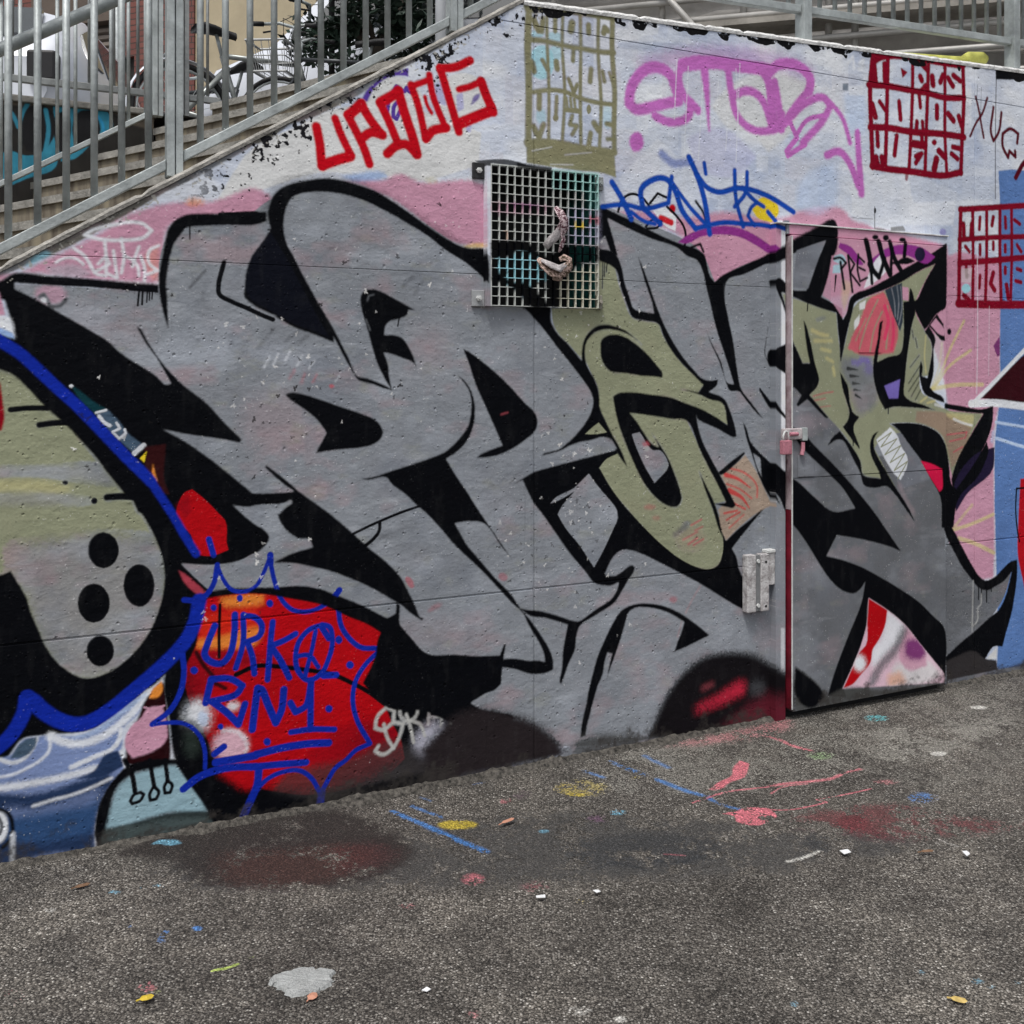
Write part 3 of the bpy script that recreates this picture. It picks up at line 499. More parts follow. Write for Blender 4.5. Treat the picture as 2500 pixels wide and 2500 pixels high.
P 63 1 0.9 0|722 740 721 735 719 731 714 729 710 729 706 732 703 737 702 742 703 747 706 751 710 753 714 753 719 750 721 745
P 63 1 0.9 0|637 717 636 712 634 708 629 707 625 707 621 710 618 714 617 719 618 724 621 727 625 729 629 729 634 726 636 722
P 63 1 0.9 0|578 519 577 513 573 509 568 507 563 508 558 511 554 516 553 522 554 527 558 531 563 533 568 533 573 529 577 524
P 63 1 0.9 0|659 322 658 318 656 315 652 313 648 314 644 317 641 321 640 325 641 330 644 333 648 334 652 334 656 331 658 327
P 63 1 0.9 0|823 712 822 706 819 702 814 700 809 701 805 704 801 709 800 714 801 720 805 724 809 727 814 726 819 723 822 718
P 63 1 1.0 0|1063 561 1062 555 1058 551 1053 548 1047 549 1042 553 1038 558 1037 565 1038 571 1042 575 1047 578 1053 577 1058 574 1062 568
P 63 1 1.0 0|1105 469 1103 463 1099 459 1094 457 1087 458 1082 461 1078 466 1076 472 1078 478 1082 483 1087 485 1094 484 1099 480 1103 475
P 63 1 1.0 0|1028 328 1027 322 1023 318 1018 316 1012 317 1007 320 1003 325 1002 331 1003 337 1007 341 1012 343 1018 342 1023 339 1027 334
P 63 1 0.9 0|815 247 814 242 811 237 806 236 800 237 795 240 792 245 790 251 792 257 795 261 800 263 806 262 811 258 814 253
S 58 1 1.5 6.5|1249 246 1253 288 1224 304 1189 274 1182 237 1209 226 1251 245 1286 235 1273 195 1249 157 1209 139 1182 156 1194 172
S 58 1 1.5 6.0|1214 246 1226 198 1251 154
S 58 0.8 2.5 6.0|1291 239 1273 285 1291 322 1321 323 1342 289 1331 252 1301 238 1281 260
S 58 1 1.5 6.0|1298 267 1313 222 1326 163
S 58 0.9 2.0 5.5|1313 243 1349 226 1369 180
P 58 1 2.5 0|1399 295 1398 290 1395 286 1391 285 1386 286 1381 288 1378 293 1377 298 1378 303 1381 306 1386 308 1391 307 1395 304 1398 300
S 58 0.7 3.0 5.1|1386 282 1382 221
S 58 0.8 2.0 5.6|1431 204 1441 255 1462 267 1475 255
S 58 1 1.5 5.1|1475 240 1470 198
S 58 0.6 2.0 4.1|1387 244 1434 239
S 63 1 1.2 17.2|-241 1703 -106 1648 -21 1602 0 1586 47 1554 109 1494 164 1437 206 1396 252 1345 298 1292 356 1225 408 1169 432 1142
S 63 1 1.3 13.0|428 1147 448 1115 477 1067 501 1027 534 965 572 900
S 63 1 1.4 22.9|582 747 570 682 547 632 518 595 456 539 376 477 298 422 240 398 206 399 164 417 120 452 90 487 74 501
S 63 1 1.3 21.4|74 501 65 458 36 402 0 366 -71 336 -241 315
P 0 1 1.8 0|467 1865 456 1809 456 1754 461 1720 469 1682 486 1627 484 1682 482 1729 479 1780 484 1823 491 1866 494 1875 502 1903 527 1941 538 1958 673 1975 765 1983 800 1997 800 2028 765 2028 665 2015 538 2002 507 1984 485 1955 475 1916 469 1877
S 0 1 0.4 3.1|396 1747 392 1703
S 0 1 0.4 3.1|407 1748 405 1707
S 0 1 0.4 2.2|421 1746 419 1714
S 0 1 0.4 2.2|428 1746 427 1721
S 0 1 0.4 2.2|436 1747 435 1725
S 0 1 0.5 2.7|552 1969 552 1923
S 0 0.45 12.3 26.0|814 2012 814 2056 845 2103 899 2128 1001 2147 1086 2143 1182 2115 1306 2053 1434 1980 1517 1941
P 0 1 1.4 0|805 2029 812 2058 825 2088 847 2112 886 2132 945 2148 1001 2159 1057 2157 1114 2147 1182 2129 1231 2106 1306 2063 1382 2015 1460 1973 1517 1950 1614 1950 1624 1888 1624 1819 1560 1870 1517 1898 1486 1914 1444 1937 1382 1980 1306 2020 1207 2066 1134 2093 1057 2109 1010 2111 954 2107 913 2097 884 2079 869 2051 860 2015 860 1965 872 1921 893 1885 927 1819 978 1730 1019 1663 1057 1595 1086 1540 1118 1476 1148 1470 1182 1459 1231 1437 1249 1424 1211 1433 1172 1447 1117 1464 1105 1480 1067 1545 1031 1614 1034 1592 959 1621 895 1642 823 1681 765 1709 729 1737 725 1746 734 1799 751 1853 765 1893 792 1935 813 1978 810 1989
P 2 1 1.9 0|739 1851 814 1962 854 1901 913 1796 978 1676 1019 1608 954 1634 890 1656 818 1695 739 1746
S 0 1 0.9 7.9|661 1854 643 1777 645 1749 682 1726 734 1705 778 1685 822 1668
S 4 0.8 1.4 1.9|778 1700 800 1690 831 1679
S 0 1 0.9 6.9|648 2010 765 2022
P 0 1 2.0 0|1129 1758 1141 1775 1167 1783 1197 1778 1236 1761 1276 1741 1306 1726 1334 1711 1306 1714 1303 1697 1276 1682 1231 1667 1219 1648 1216 1622 1251 1622 1276 1616 1293 1602 1306 1583 1324 1550 1339 1498 1326 1522 1281 1541 1241 1555 1214 1559 1231 1512 1234 1479 1244 1432 1246 1423 1226 1451 1207 1484 1187 1526 1167 1591 1148 1656 1131 1712
S 0 1 0.5 2.5|1273 1692 1266 1654
S 4 0.5 2.0 2.0|1153 1740 1158 1759 1177 1764
S 4 0.5 2.0 2.0|1148 1675 1163 1638
P 0 1 1.9 0|862 1415 881 1422 922 1417 982 1398 1062 1370 1134 1345 1177 1326 1202 1302 1211 1278 1202 1255 1177 1237 1134 1227 1038 1221 968 1213 987 1248 1005 1281 978 1321 936 1358 890 1390
P 0 1 2.0 0|1129 1115 1182 1124 1231 1138 1306 1157 1382 1178 1449 1202 1507 1251 1539 1294 1550 1342 1549 1401 1528 1445 1494 1479 1515 1467 1544 1435 1563 1386 1567 1332 1557 1279 1533 1235 1486 1193 1452 1175 1486 1121 1539 1045 1587 973 1630 912 1674 850 1723 782 1674 840 1597 932 1533 941 1486 938 1539 849 1571 813 1646 728 1719 652 1752 604 1803 543 1842 488 1874 439 1894 386 1895 350 1854 341 1774 365 1719 381 1646 413 1719 414 1808 392 1859 385 1854 416 1831 465 1791 529 1763 582 1719 622 1663 682 1592 757 1523 822 1486 858 1423 930 1367 987 1336 1013 1296 1053 1241 1094 1224 1116 1158 1112
P 0 1 2.1 0|1518 1578 1549 1562 1646 1493 1719 1429 1774 1373 1820 1330 1827 1302 1818 1269 1773 1233 1719 1202 1674 1184 1619 1174 1572 1173 1587 1185 1635 1203 1679 1216 1646 1286 1603 1375 1571 1440 1544 1513
S 36 0.5 1.6 3.1|1674 1332 1701 1339
P 0 1 1.9 0|691 1050 752 1086 765 1086 832 1084 895 1084 854 1114 794 1171 801 1178 854 1137 913 1084 1010 1009 1102 928 1158 874 1231 812 1276 761 1306 706 1331 656 1351 611 1366 603 1357 596 1311 630 1276 662 1258 673 1182 723 1110 762 1038 796 945 827 877 844 823 849 877 873 959 891 943 920 913 924 872 950 847 983 836 1013 859 1031 868 1049 765 1046 739 1043
S 4 1 1.4 6.2|841 1019 861 1038 881 1050
S 0 1 0.5 4.9|1102 927 1182 958 1281 991 1357 1011
S 0 1 0.5 6.4|1199 962 1197 932 1177 905 1146 882
P 0 1 1.9 0|735 756 765 769 854 757 931 760 982 746 1048 712 1134 672 1224 620 1258 633 1260 673 1273 662 1276 586 1316 539 1372 478 1486 459 1663 423 1687 476 1694 471 1683 417 1723 412 1785 397 1847 387 1870 349 1818 343 1719 378 1674 388 1667 321 1646 306 1565 293 1549 273 1592 243 1719 204 1734 187 1592 169 1486 205 1357 272 1231 300 1182 345 1138 402 1182 485 1189 530 1204 571 1158 604 1086 640 991 691 899 718 765 753
P 61 1 15.4 0|1503 241 1636 241 1719 204 1774 186 1842 145 1900 96 1940 49 1964 4 1831 1 1398 3 1347 131
P 0 1 2.1 0|1719 1066 1763 1089 1808 1110 1888 1128 1975 1145 2064 1161 2180 1183 2186 1167 2658 946 2668 902 2699 833 2716 785 2775 825 2888 896 2916 937 2941 924 2891 882 2810 809 2747 749 2768 717 2785 660 2824 589 2845 525 2849 466 2775 502 2706 542 2604 604 2504 658 2406 708 2298 761 2248 779 2204 783 2167 762 2143 730 2125 693 2173 686 2204 699 2235 717 2251 721 2265 712 2260 694 2232 660 2207 625 2186 596 2167 577 2088 541 2011 503 1999 476 1990 415 1961 362 1941 314 1930 290 1922 299 1932 351 1937 416 1949 476 1958 516 1859 552 1791 569 1752 600 1780 593 1831 583 1917 554 1981 529 2005 524 2088 564 2158 599 2180 628 2189 658 2161 649 2119 652 2076 666 2040 708 1975 780 1905 872 1839 958 1820 980 1791 1027 1763 1083
P 4 1 1.1 0|2052 1090 2094 1042 2180 943 2183 911 2161 866 2125 801 2076 727 2005 825 1946 893 1914 944 1934 976 1984 1024 1993 1042
P 4 1 1.1 0|1882 987 1905 1008 1987 1042 2052 1093 2064 1079 1987 1029 1911 995
P 12 1 1.1 0|1888 1734 2125 1743 2125 1816 2100 1919 2161 1900 2186 1844 2217 1771 2251 1709 2310 1695 2380 1680 2393 1648 2439 1584 2497 1520 2557 1476 2604 1438 2574 1405 2637 1385 2699 1362 2726 1268 2624 1311 2564 1318 2517 1292 2557 1220 2584 1175 2637 1091 2719 949 2658 942 2699 812 2697 729 2678 689 2637 672 2570 685 2504 715 2406 782 2310 866 2235 940 2161 1023 2100 1114 2125 1142 2186 1168 2125 1300 2097 1358 2094 1425 2064 1483 2040 1524 2023 1539 1964 1595 1917 1635 1894 1676
P 42 0.4 17.3 0|2610 801 2609 790 2603 780 2594 771 2583 764 2569 759 2553 757 2537 757 2521 760 2505 764 2492 771 2480 780 2472 790 2466 800 2465 811 2466 822 2472 832 2480 840 2492 847 2505 852 2521 855 2537 855 2553 853 2569 848 2583 841 2594 833 2603 823 2609 812
S 36 0.7 2.3 4.0|2537 860 2590 881
S 36 0.6 2.3 4.0|2557 837 2597 851
S 36 0.6 2.3 4.0|2497 803 2570 831
S 36 0.7 2.3 4.6|2524 783 2570 806
S 36 0.7 2.3 4.0|2550 778 2600 799
P 36 0.4 5.7 0|2387 900 2385 897 2380 895 2372 894 2363 894 2356 896 2350 899 2349 902 2350 906 2356 908 2363 909 2372 908 2380 906 2385 903
S 8 0.6 5.7 10.3|2458 828 2517 862
P 36 0.4 4.5 0|2364 945 2362 941 2354 937 2342 936 2329 937 2318 940 2310 944 2307 949 2310 953 2318 956 2329 958 2342 957 2354 954 2362 950
P 42 0.4 11.7 0|2678 1067 2775 1108 2916 1023 2939 954 2880 895 2768 902 2733 976
P 42 1 1.2 0|2675 917 2740 958 2880 905 2775 833 2716 787
P 42 1 1.2 0|2689 1059 2775 1108 2817 1140 2866 1081 2916 994 2959 918 2888 894 2775 829 2716 786 2678 874 2706 922 2768 924 2733 987
S 37 0.8 1.8 10.0-2.3|2713 1060 2775 1041 2845 998
S 37 0.6 1.8 4.7|2733 1087 2817 1061 2880 1002 2880 957
S 37 0.8 1.8 11.8-2.9|2733 993 2803 956 2838 914
S 37 0.6 1.8 4.1|2719 1021 2789 995 2852 953
S 37 0.7 1.8 4.7|2747 942 2817 910
S 37 0.7 1.8 4.7|2706 899 2775 906
S 37 0.7 1.8 4.1|2719 870 2789 899
S 37 0.5 1.8 4.1|2733 836 2810 887
P 0 1 2.1 0|1769 1731 1752 1738 1885 1741 1888 1678 1917 1635 1958 1600 1987 1570 2020 1534 2020 1560 2023 1586 2032 1617 2058 1650 2088 1669 2125 1676 2161 1673 2217 1656 2266 1625 2304 1594 2260 1625 2217 1645 2173 1655 2125 1657 2088 1648 2058 1627 2040 1601 2035 1570 2040 1529 2058 1493 2076 1467 2091 1436 2100 1394 2102 1353 2125 1305 2161 1242 2204 1173 2230 1111 2198 1147 2161 1200 2149 1216 2119 1233 2064 1224 2005 1216 1958 1202 1934 1190 1888 1179 1842 1170 1854 1180 1917 1193 1964 1222 2005 1257 2040 1297 2064 1338 2072 1379 2064 1405 2040 1441 2005 1483 1964 1529 1917 1579 1877 1625 1837 1669 1797 1709
P 12 1 1.1 0|2035 1248 2064 1271 2097 1292 2134 1253 2088 1247
P 4 0.9 1.6 0|1848 1160 1946 1187 2064 1219 2149 1227 2180 1187 2064 1167 1946 1151 1831 1125 1774 1108
P 0 1 1.7 0|2108 1612 2125 1628 2161 1638 2210 1632 2266 1604 2323 1562 2368 1519 2397 1485 2397 1466 2361 1471 2298 1474 2223 1485 2149 1493 2125 1514 2109 1545 2105 1581
P 0 1 2.2 0|2162 1394 2186 1406 2248 1409 2342 1399 2439 1386 2511 1362 2584 1339 2658 1305 2723 1268 2695 1360 2637 1374 2577 1397 2481 1420 2524 1415 2574 1405 2600 1435 2560 1468 2497 1520 2439 1579 2400 1637 2380 1680 2310 1695 2251 1709 2229 1751 2198 1823 2173 1896 2137 1915 2100 1924 2088 1975 2173 1958 2204 1902 2217 1845 2241 1788 2260 1744 2310 1732 2355 1726 2349 1759 2310 1859 2279 1953 2304 1907 2336 1833 2374 1744 2400 1691 2439 1627 2497 1552 2557 1493 2590 1465 2631 1454 2675 1459 2671 1437 2644 1415 2627 1407 2709 1376 2733 1337 2768 1242 2771 1218 2754 1215 2678 1250 2570 1296 2564 1312 2574 1263 2597 1202 2637 1135 2692 1050 2768 930 2754 919 2719 924 2651 942 2692 942 2716 944 2678 1012 2624 1097 2570 1192 2557 1225 2517 1289 2439 1299 2342 1314 2241 1327 2273 1292 2310 1243 2349 1199 2380 1185 2364 1215 2342 1248 2374 1209 2400 1176 2426 1138 2458 1072 2484 1006 2491 967 2471 942 2445 940 2393 962 2349 997 2310 1041 2279 1090 2248 1150 2217 1214 2192 1273 2173 1336
P 4 1 1.1 0|2251 1242 2288 1249 2349 1175 2387 1171 2426 1111 2419 1095 2358 1042 2304 1127 2266 1202
P 36 0.6 3.4 0|2335 1200 2333 1194 2328 1190 2321 1188 2313 1188 2306 1191 2301 1195 2299 1201 2301 1206 2306 1211 2313 1213 2321 1213 2328 1210 2333 1205
P 58 0.6 2.8 0|2336 1181 2334 1177 2330 1173 2323 1171 2316 1171 2310 1174 2306 1178 2304 1182 2306 1187 2310 1190 2316 1192 2323 1192 2330 1190 2334 1186
P 0 1 2.3 0|2576 1086 2597 1049 2658 942 2678 891 2692 835 2706 784 2678 835 2651 909 2610 999
S 0 1 0.6 2.5|2116 1924 2116 1867
S 0 1 0.6 2.5|2125 1925 2123 1865
S 0 1 0.6 2.5|2136 1925 2132 1883
S 0 1 0.6 2.2|2114 1867 2114 1818
P 0 1 2.3 0|2517 1965 2471 1995 2342 2026 2248 2055 2137 2095 2161 2026 2186 1949 2161 1953 2125 2024 2088 1996 2088 2151 2097 2145 2161 2122 2248 2094 2342 2058 2471 2017 2570 1995 2604 1975 2621 1926 2634 1888 2658 1864 2692 1890 2775 1927 2939 1991 3099 2051 3227 2125 3304 2167 3327 2146 3328 2063 3296 2003 3227 2000 3266 2078 3196 2050 3062 2000 2939 1954 2810 1901 2719 1867 2709 1808 2726 1725 2751 1631 2775 1498 2792 1425 2803 1408 2852 1357 2914 1288 2880 1312 2810 1380 2785 1406 2733 1412 2719 1437 2678 1537 2637 1608 2612 1671 2637 1619 2692 1531 2723 1445 2757 1438 2733 1503 2699 1586 2665 1669 2637 1767 2614 1843 2597 1903 2570 1948
P 0 1 2.4 0|2803 1283 2824 1251 2845 1195 2866 1171 2939 1112 3018 1052 2988 1031 2939 1084 2880 1132 2859 1144 2880 1086 2939 993 2981 917 2939 965 2895 1035 2852 1138 2824 1207
P 0 1 2.3 0|2671 1068 2733 1109 2810 1152 2817 1144 2775 1108 2689 1059
S 0 1 0.6 3.6|2895 1419 2923 1385 2959 1344
S 8 0.5 1.2 2.3|2706 1855 2709 1814
P 0 1 2.4 0|2920 1566 2939 1668 2939 1691 2931 1623 2927 1555 2959 1521 2939 1532
P 12 1 1.2 0|2983 1828 3145 1793 3324 1751 3350 1533 3391 1676 3423 1777 3633 1868 3843 1962 3938 1997 3877 1920 3809 1769 3868 1684 3913 1622 3903 1473 3851 1470 3834 1492 3851 1392 3920 1361 3999 1316 4151 1294 4266 1286 4179 1185 4061 968 4030 1057 3973 1191 3860 1241 3749 1254 3645 1252 3716 1210 3682 1205 3583 1172 3551 1143 3633 1025 3682 961 3592 1002 3486 1025 3407 1165 3344 1232 3278 1287 3168 1388 3224 1451 3171 1527 3130 1527 3048 1670
P 43 0.8 5.2 0|3817 1306 3990 1297 4188 1230 4151 1141 4079 1055 4048 1031 4030 1095 3990 1184 3868 1243 3809 1257
P 15 1 3.2 0|3724 1883 3766 1878 3766 1817 3724 1822
P 9 0.8 12.5 0|3360 1557 3535 1546 3575 1377 3535 1323 3462 1295 3407 1415 3352 1504
P 40 0.75 3.8 0|3518 1816 3608 1855 3641 1813 3682 1748 3699 1656 3670 1577 3470 1566 3391 1593 3423 1658 3470 1731
S 12 0.8 1.9 4.5|3575 1817 3518 1726 3462 1593
S 12 0.8 1.9 4.5|3600 1764 3551 1678 3527 1582
S 12 0.8 1.9 5.8|3633 1789 3633 1680 3624 1595
S 12 0.7 1.9 3.8|3502 1731 3438 1629
S 40 1 1.9 10.9|3616 1788 3637 1728 3616 1643
S 40 1 1.9 9.7|3666 1729 3670 1656 3657 1595
P 13 1 2.5 0|3462 1796 3502 1815 3494 1773 3462 1769
P 13 1 3.2 0|3430 1712 3462 1748 3462 1713 3430 1676
P 48 1 3.2 0|3616 1864 3724 1901 3728 1718 3711 1675 3666 1753
S 9 1 1.3 3.2|3657 1875 3674 1820 3682 1741
S 9 1 1.3 3.2|3691 1888 3703 1815 3695 1730
S 9 1 1.3 3.2|3716 1883 3724 1791 3703 1705
S 29 0.8 8.9 12.7|3470 1546 3518 1540
S 29 0.6 8.8 12.6|3423 1533 3462 1528
P 29 0.45 12.7 0|3551 1504 3548 1491 3539 1480 3526 1474 3511 1475 3498 1480 3489 1491 3486 1504 3489 1517 3498 1527 3511 1533 3526 1533 3539 1527 3548 1517
S 0 0.8 2.5 9.4-1.3|3391 1504 3454 1498
S 0 0.8 2.5 8.2-1.3|3407 1471 3462 1468
S 0 0.7 2.5 8.2-1.3|3423 1438 3470 1435
S 0 0.7 2.5 7.6-1.3|3430 1409 3470 1405
S 0 0.8 2.5 8.2-1.3|3438 1385 3478 1366
S 20 0.55 4.9 8.0|3183 1672 3236 1655 3274 1650
S 20 0.5 4.9 8.0|3198 1626 3251 1626 3297 1627
S 20 0.5 5.0 8.0|3236 1591 3290 1580
S 20 0.5 5.0 7.4|3266 1551 3305 1533
S 20 0.6 3.7 7.5|3305 1510 3313 1474
S 36 0.6 1.8 3.7|3190 1382 3251 1395 3305 1401
S 36 0.6 1.8 3.7|3198 1364 3259 1372
S 36 0.5 1.9 3.1|3228 1334 3290 1339
S 8 0.5 3.7 4.3|3213 1719 3259 1729
S 0 0.7 2.0 4.6|3787 1682 3796 1645
S 0 0.7 2.0 4.6|3809 1646 3821 1603
S 0 0.7 2.0 3.9|3834 1566 3775 1510
S 0 0.7 2.0 3.9|3843 1522 3766 1436
S 0 0.7 2.0 3.9|3834 1473 3766 1399
S 0 0.7 2.0 3.9|3834 1442 3783 1375
S 0 0.7 2.0 3.9|3843 1405 3809 1359
S 20 0.5 2.6 4.6|3877 1659 3868 1560 3877 1485
S 20 0.6 2.6 5.2|3843 1349 3886 1373
S 20 0.6 2.6 5.3|3886 1342 3938 1354
S 13 0.7 2.6 6.6|3938 1335 3990 1322
P 20 0.5 4.0 0|4008 1297 4206 1280 4188 1217 4133 1237 4017 1278
S 13 0.8 2.7 6.0|4061 1264 4124 1244 4188 1230
S 36 0.8 2.0 4.0|4017 1190 4151 1199
S 36 0.8 2.0 4.0|4035 1158 4142 1173 4151 1199
S 36 0.8 2.0 4.0|4061 1106 4124 1130
P 24 0.9 2.6 0|3563 1181 3649 1235 3686 1205 3724 1137 3758 1093 3753 1044 3716 990 3674 1023 3616 1092
S 12 1 0.6 2.9|3575 1172 3657 1212 3592 1147 3691 1181 3616 1110 3716 1149 3649 1073 3741 1112 3674 1035 3758 1074 3699 997
S 10 0.5 7.8 9.7|3707 972 3758 884 3800 838
P 0 1 2.4 0|2943 1878 2968 1891 3012 1866 3071 1845 3149 1844 3168 1881 3198 1952 3224 2011 3305 2015 3293 1956 3266 1873 3236 1819 3297 1797 3356 1772 3362 1722 3383 1752 3411 1824 3438 1837 3423 1771 3391 1676 3367 1592 3350 1533 3344 1592 3332 1675 3324 1751 3236 1769 3145 1793 3078 1814 2983 1828 3012 1761 3048 1670 3078 1619 3108 1567 3130 1527 3171 1527 3153 1596 3134 1717 3149 1695 3175 1620 3198 1533 3224 1451 3213 1425 3168 1388 3278 1287 3266 1284 3156 1370 3104 1339 3096 1348 3123 1388 3078 1423 3048 1429 3012 1475 2939 1526 2939 1572 2997 1606 3048 1624 3019 1704 2983 1788 2954 1844
P 0 1 2.5 0|3411 1824 3518 1867 3633 1916 3716 1956 3843 2014 3912 2045 4017 2101 4015 1850 4008 1796 3947 1760 3894 1706 3868 1684 3809 1769 3792 1812 3817 1825 3877 1920 3938 1997 3843 1962 3716 1901 3608 1861 3502 1827 3430 1795 3391 1687 3360 1581 3348 1533 3344 1557 3360 1651 3383 1752
P 0 1 2.6 0|3604 1725 3587 1715 3571 1630 3547 1546 3543 1498 3551 1444 3579 1371 3616 1317 3666 1327 3800 1322 3940 1309 3851 1337 3775 1356 3741 1378 3745 1473 3764 1596 3787 1707 3809 1769 3787 1867 3773 1879 3766 1817 3732 1813 3731 1632 3716 1580 3633 1557 3569 1534 3587 1625
P 29 1 1.3 0|3612 1425 3711 1455 3699 1367 3641 1367
P 0 1 2.6 0|3843 1544 3834 1492 3843 1436 3868 1386 3920 1364 3990 1344 4106 1327 4261 1308 4336 1323 4331 1245 4289 1150 4206 1050 4133 977 4061 930 4048 968 4079 1055 4179 1185 4266 1286 4151 1294 3999 1316 3995 1360 3929 1395 3903 1417 3925 1473 3929 1597 3940 1641 3916 1681 3894 1706 3868 1677 3913 1622 3903 1523 3886 1460 3851 1470 3856 1516
P 0 1 2.6 0|3894 1706 3947 1760 3982 1786 4004 1636 3982 1635 3929 1678
P 15 1 1.3 0|3907 1709 3942 1741 3999 1686 3999 1658 3964 1667
P 15 1 1.3 0|3951 1760 3982 1780 3999 1730 3990 1717
P 0 1 1.3 0|4047 1679 4046 1673 4042 1667 4036 1664 4030 1664 4024 1667 4020 1672 4019 1679 4020 1685 4024 1691 4030 1694 4036 1694 4042 1691 4046 1686
P 3 1 2.0 0|4206 1088 4345 1122 4336 1019 4151 900 4079 821 4061 930
P 0 1 2.6 0|3645 1252 3749 1254 3860 1241 3973 1191 4008 1140 4030 1057 4048 956 4079 929 4206 1050 4289 1150 4303 1111 4243 997 4088 871 4061 747 3982 752 3973 897 3903 994 3843 1077 3766 1154 3699 1223
P 45 1 1.3 0|3843 1074 3920 1055 3986 1028 3986 934 3968 922 3912 987
P 0 1 2.5 0|3344 1492 3367 1462 3391 1427 3407 1343 3423 1308 3462 1286 3430 1254 3423 1236 3462 1152 3462 1140 3423 1177 3360 1244 3391 1273 3399 1308 3383 1356 3360 1415
P 0 1 2.5 0|3274 1164 3297 1195 3344 1226 3407 1165 3470 1080 3482 1025 3502 1015 3592 1002 3583 1027 3551 1076 3527 1125 3527 1174 3551 1209 3579 1220 3551 1185 3551 1143 3575 1100 3633 1025 3682 961 3766 859 3809 789 3741 861 3682 925 3633 964 3551 962 3486 983 3470 1026 3423 1099 3360 1185 3328 1188
P 0 1 2.4 0|2896 1419 2939 1379 2983 1327 3048 1267 3130 1223 3205 1160 3297 1087 3391 1006 3486 918 3551 853 3657 732 3720 660 3666 682 3486 732 3328 764 3266 675 3360 650 3470 611 3592 552 3716 486 3843 409 3929 338 3995 284 4012 109 4008 41 3886 175 3749 302 3633 394 3520 466 3510 431 3504 335 3486 260 3423 160 3371 78 3383 35 3274 56 3313 151 3391 300 3478 458 3498 543 3470 512 3430 495 3391 502 3344 524 3282 577 3221 652 3160 733 3085 819 3008 886 2968 958 2918 1000 2896 1137 2939 1101 3012 1047 3085 1022 3198 939 3305 870 3438 876 3367 966 3290 1031 3198 1102 3123 1163 3048 1251 2939 1345 2889 1413
S 0 1 0.6 3.1|3160 1799 3156 1756
S 0 1 0.6 3.2|3637 1328 3637 1298
S 0 1 0.6 3.2|3423 1254 3423 1159
P 0 1 2.7 0|3982 826 4061 821 4048 759 4079 713 4133 633 4188 558 4243 496 4280 476 4336 481 4402 521 4459 552 4507 558 4507 479 4488 376 4468 299 4430 212 4402 140 4336 145 4280 94 4354 78 4364 31 4017 26 4008 140 4106 191 4206 237 4317 296 4373 322 4421 382 4468 502 4411 461 4354 441 4298 426 4233 445 4179 495 4124 551 4061 638 4008 718
S 0 1 0.7 3.4|4233 452 4233 388
S 0 1 0.7 3.4|4252 450 4254 411
S 0 1 0.7 4.1|4289 440 4289 369
S 0 1 0.7 3.4|4322 444 4322 418
S 58 0.6 1.4 4.1|4195 481 4188 239
S 58 0.6 1.4 4.1|4252 412 4247 361 4229 350 4224 286 4197 264
P 60 0.8 5.3 0|4008 115 4206 141 4280 94 4359 77 4368 31 4723 52 5032 75 5032 -131 4008 -11
P 41 1 1.9 0|3518 465 3633 399 3758 306 3843 216 3929 131 4004 46 3999 16 3886 28 3360 75 3423 171 3470 254 3506 346
p 13 0.8 15.5 0|3674 145 3886 137 3990 61 3886 31 3633 41
p 44 0.8 12.9 0|3633 102 3716 109 3758 48 3633 41
p 15 0.9 6.5 0|3749 307 3868 188 3886 112 3758 110 3707 177
p 27 0.9 10.4 0|3749 246 3826 243 3886 174 3851 147 3792 151 3741 179
p 24 0.9 12.9 0|3637 392 3699 355 3749 307 3724 261 3657 214 3592 173 3543 143 3535 217 3592 270
s 8 0.85 16.9 22.7|3741 296 3682 211 3600 154 3535 78
p 34 1 1.9 0|3518 465 3633 399 3620 333 3583 271 3543 228 3531 175 3470 123 3423 88 3367 77 3423 165 3462 225 3502 256 3509 376
p 24 1 11.4 0|3501 173 3500 165 3497 158 3492 151 3486 147 3479 143 3471 142 3462 142 3454 144 3446 148 3438 153 3432 159 3428 167 3425 174 3424 182 3425 190 3428 197 3432 204 3438 209 3446 212 3454 214 3462 213 3471 212 3479 208 3486 203 3492 196 3497 189 3500 181
P 62 0.85 7.3 0|3085 18 3093 204 3160 158 3236 90 3266 53 3360 75 3470 69 3551 46 3633 32 4008 11 4012 -11 3108 9
P 0 1 3.7 0|3089 208 3160 158 3221 109 3263 54 3183 16 3096 74
P 1 1 14.6 0|2310 15 2349 73 2393 152 2452 225 2524 280 2604 314 2706 320 2810 306 2888 281 2939 249 3040 180 3076 146 3076 -15 2939 -23 2637 -20 2439 -11
p 59 0.7 29.7 0|2810 59 2939 108 3025 84 3054 -12 2939 -23 2671 -15
S 38 0.75 19.7 8.7-26.0|2570 99 2678 122 2789 157
S 36 0.4 11.6 8.7|2597 183 2644 193
P 8 0.5 17.9 0|2923 138 2922 131 2919 124 2914 118 2907 114 2899 111 2890 110 2880 110 2871 113 2862 116 2854 121 2847 128 2842 135 2839 142 2838 150 2839 157 2842 164 2847 170 2854 174 2862 177 2871 178 2880 178 2890 176 2899 172 2907 167 2914 161 2919 154 2922 146
P 0 1 1.6 0|2014 73 2023 138 2040 198 2052 253 2070 312 2094 382 2125 440 2161 499 2204 547 2235 559 2285 565 2342 559 2406 542 2478 508 2557 456 2631 398 2590 386 2524 367 2455 351 2471 389 2491 430 2504 467 2439 506 2374 532 2310 546 2266 548 2235 533 2223 503 2204 447 2186 402 2167 357 2146 313 2134 278 2146 339 2158 379 2137 387 2125 352 2116 306 2094 262 2076 213 2058 154 2046 119 2037 74
S 10 0.7 1.7 4.6|2584 606 2544 555 2511 504
S 10 0.7 1.7 4.0|2491 468 2471 411
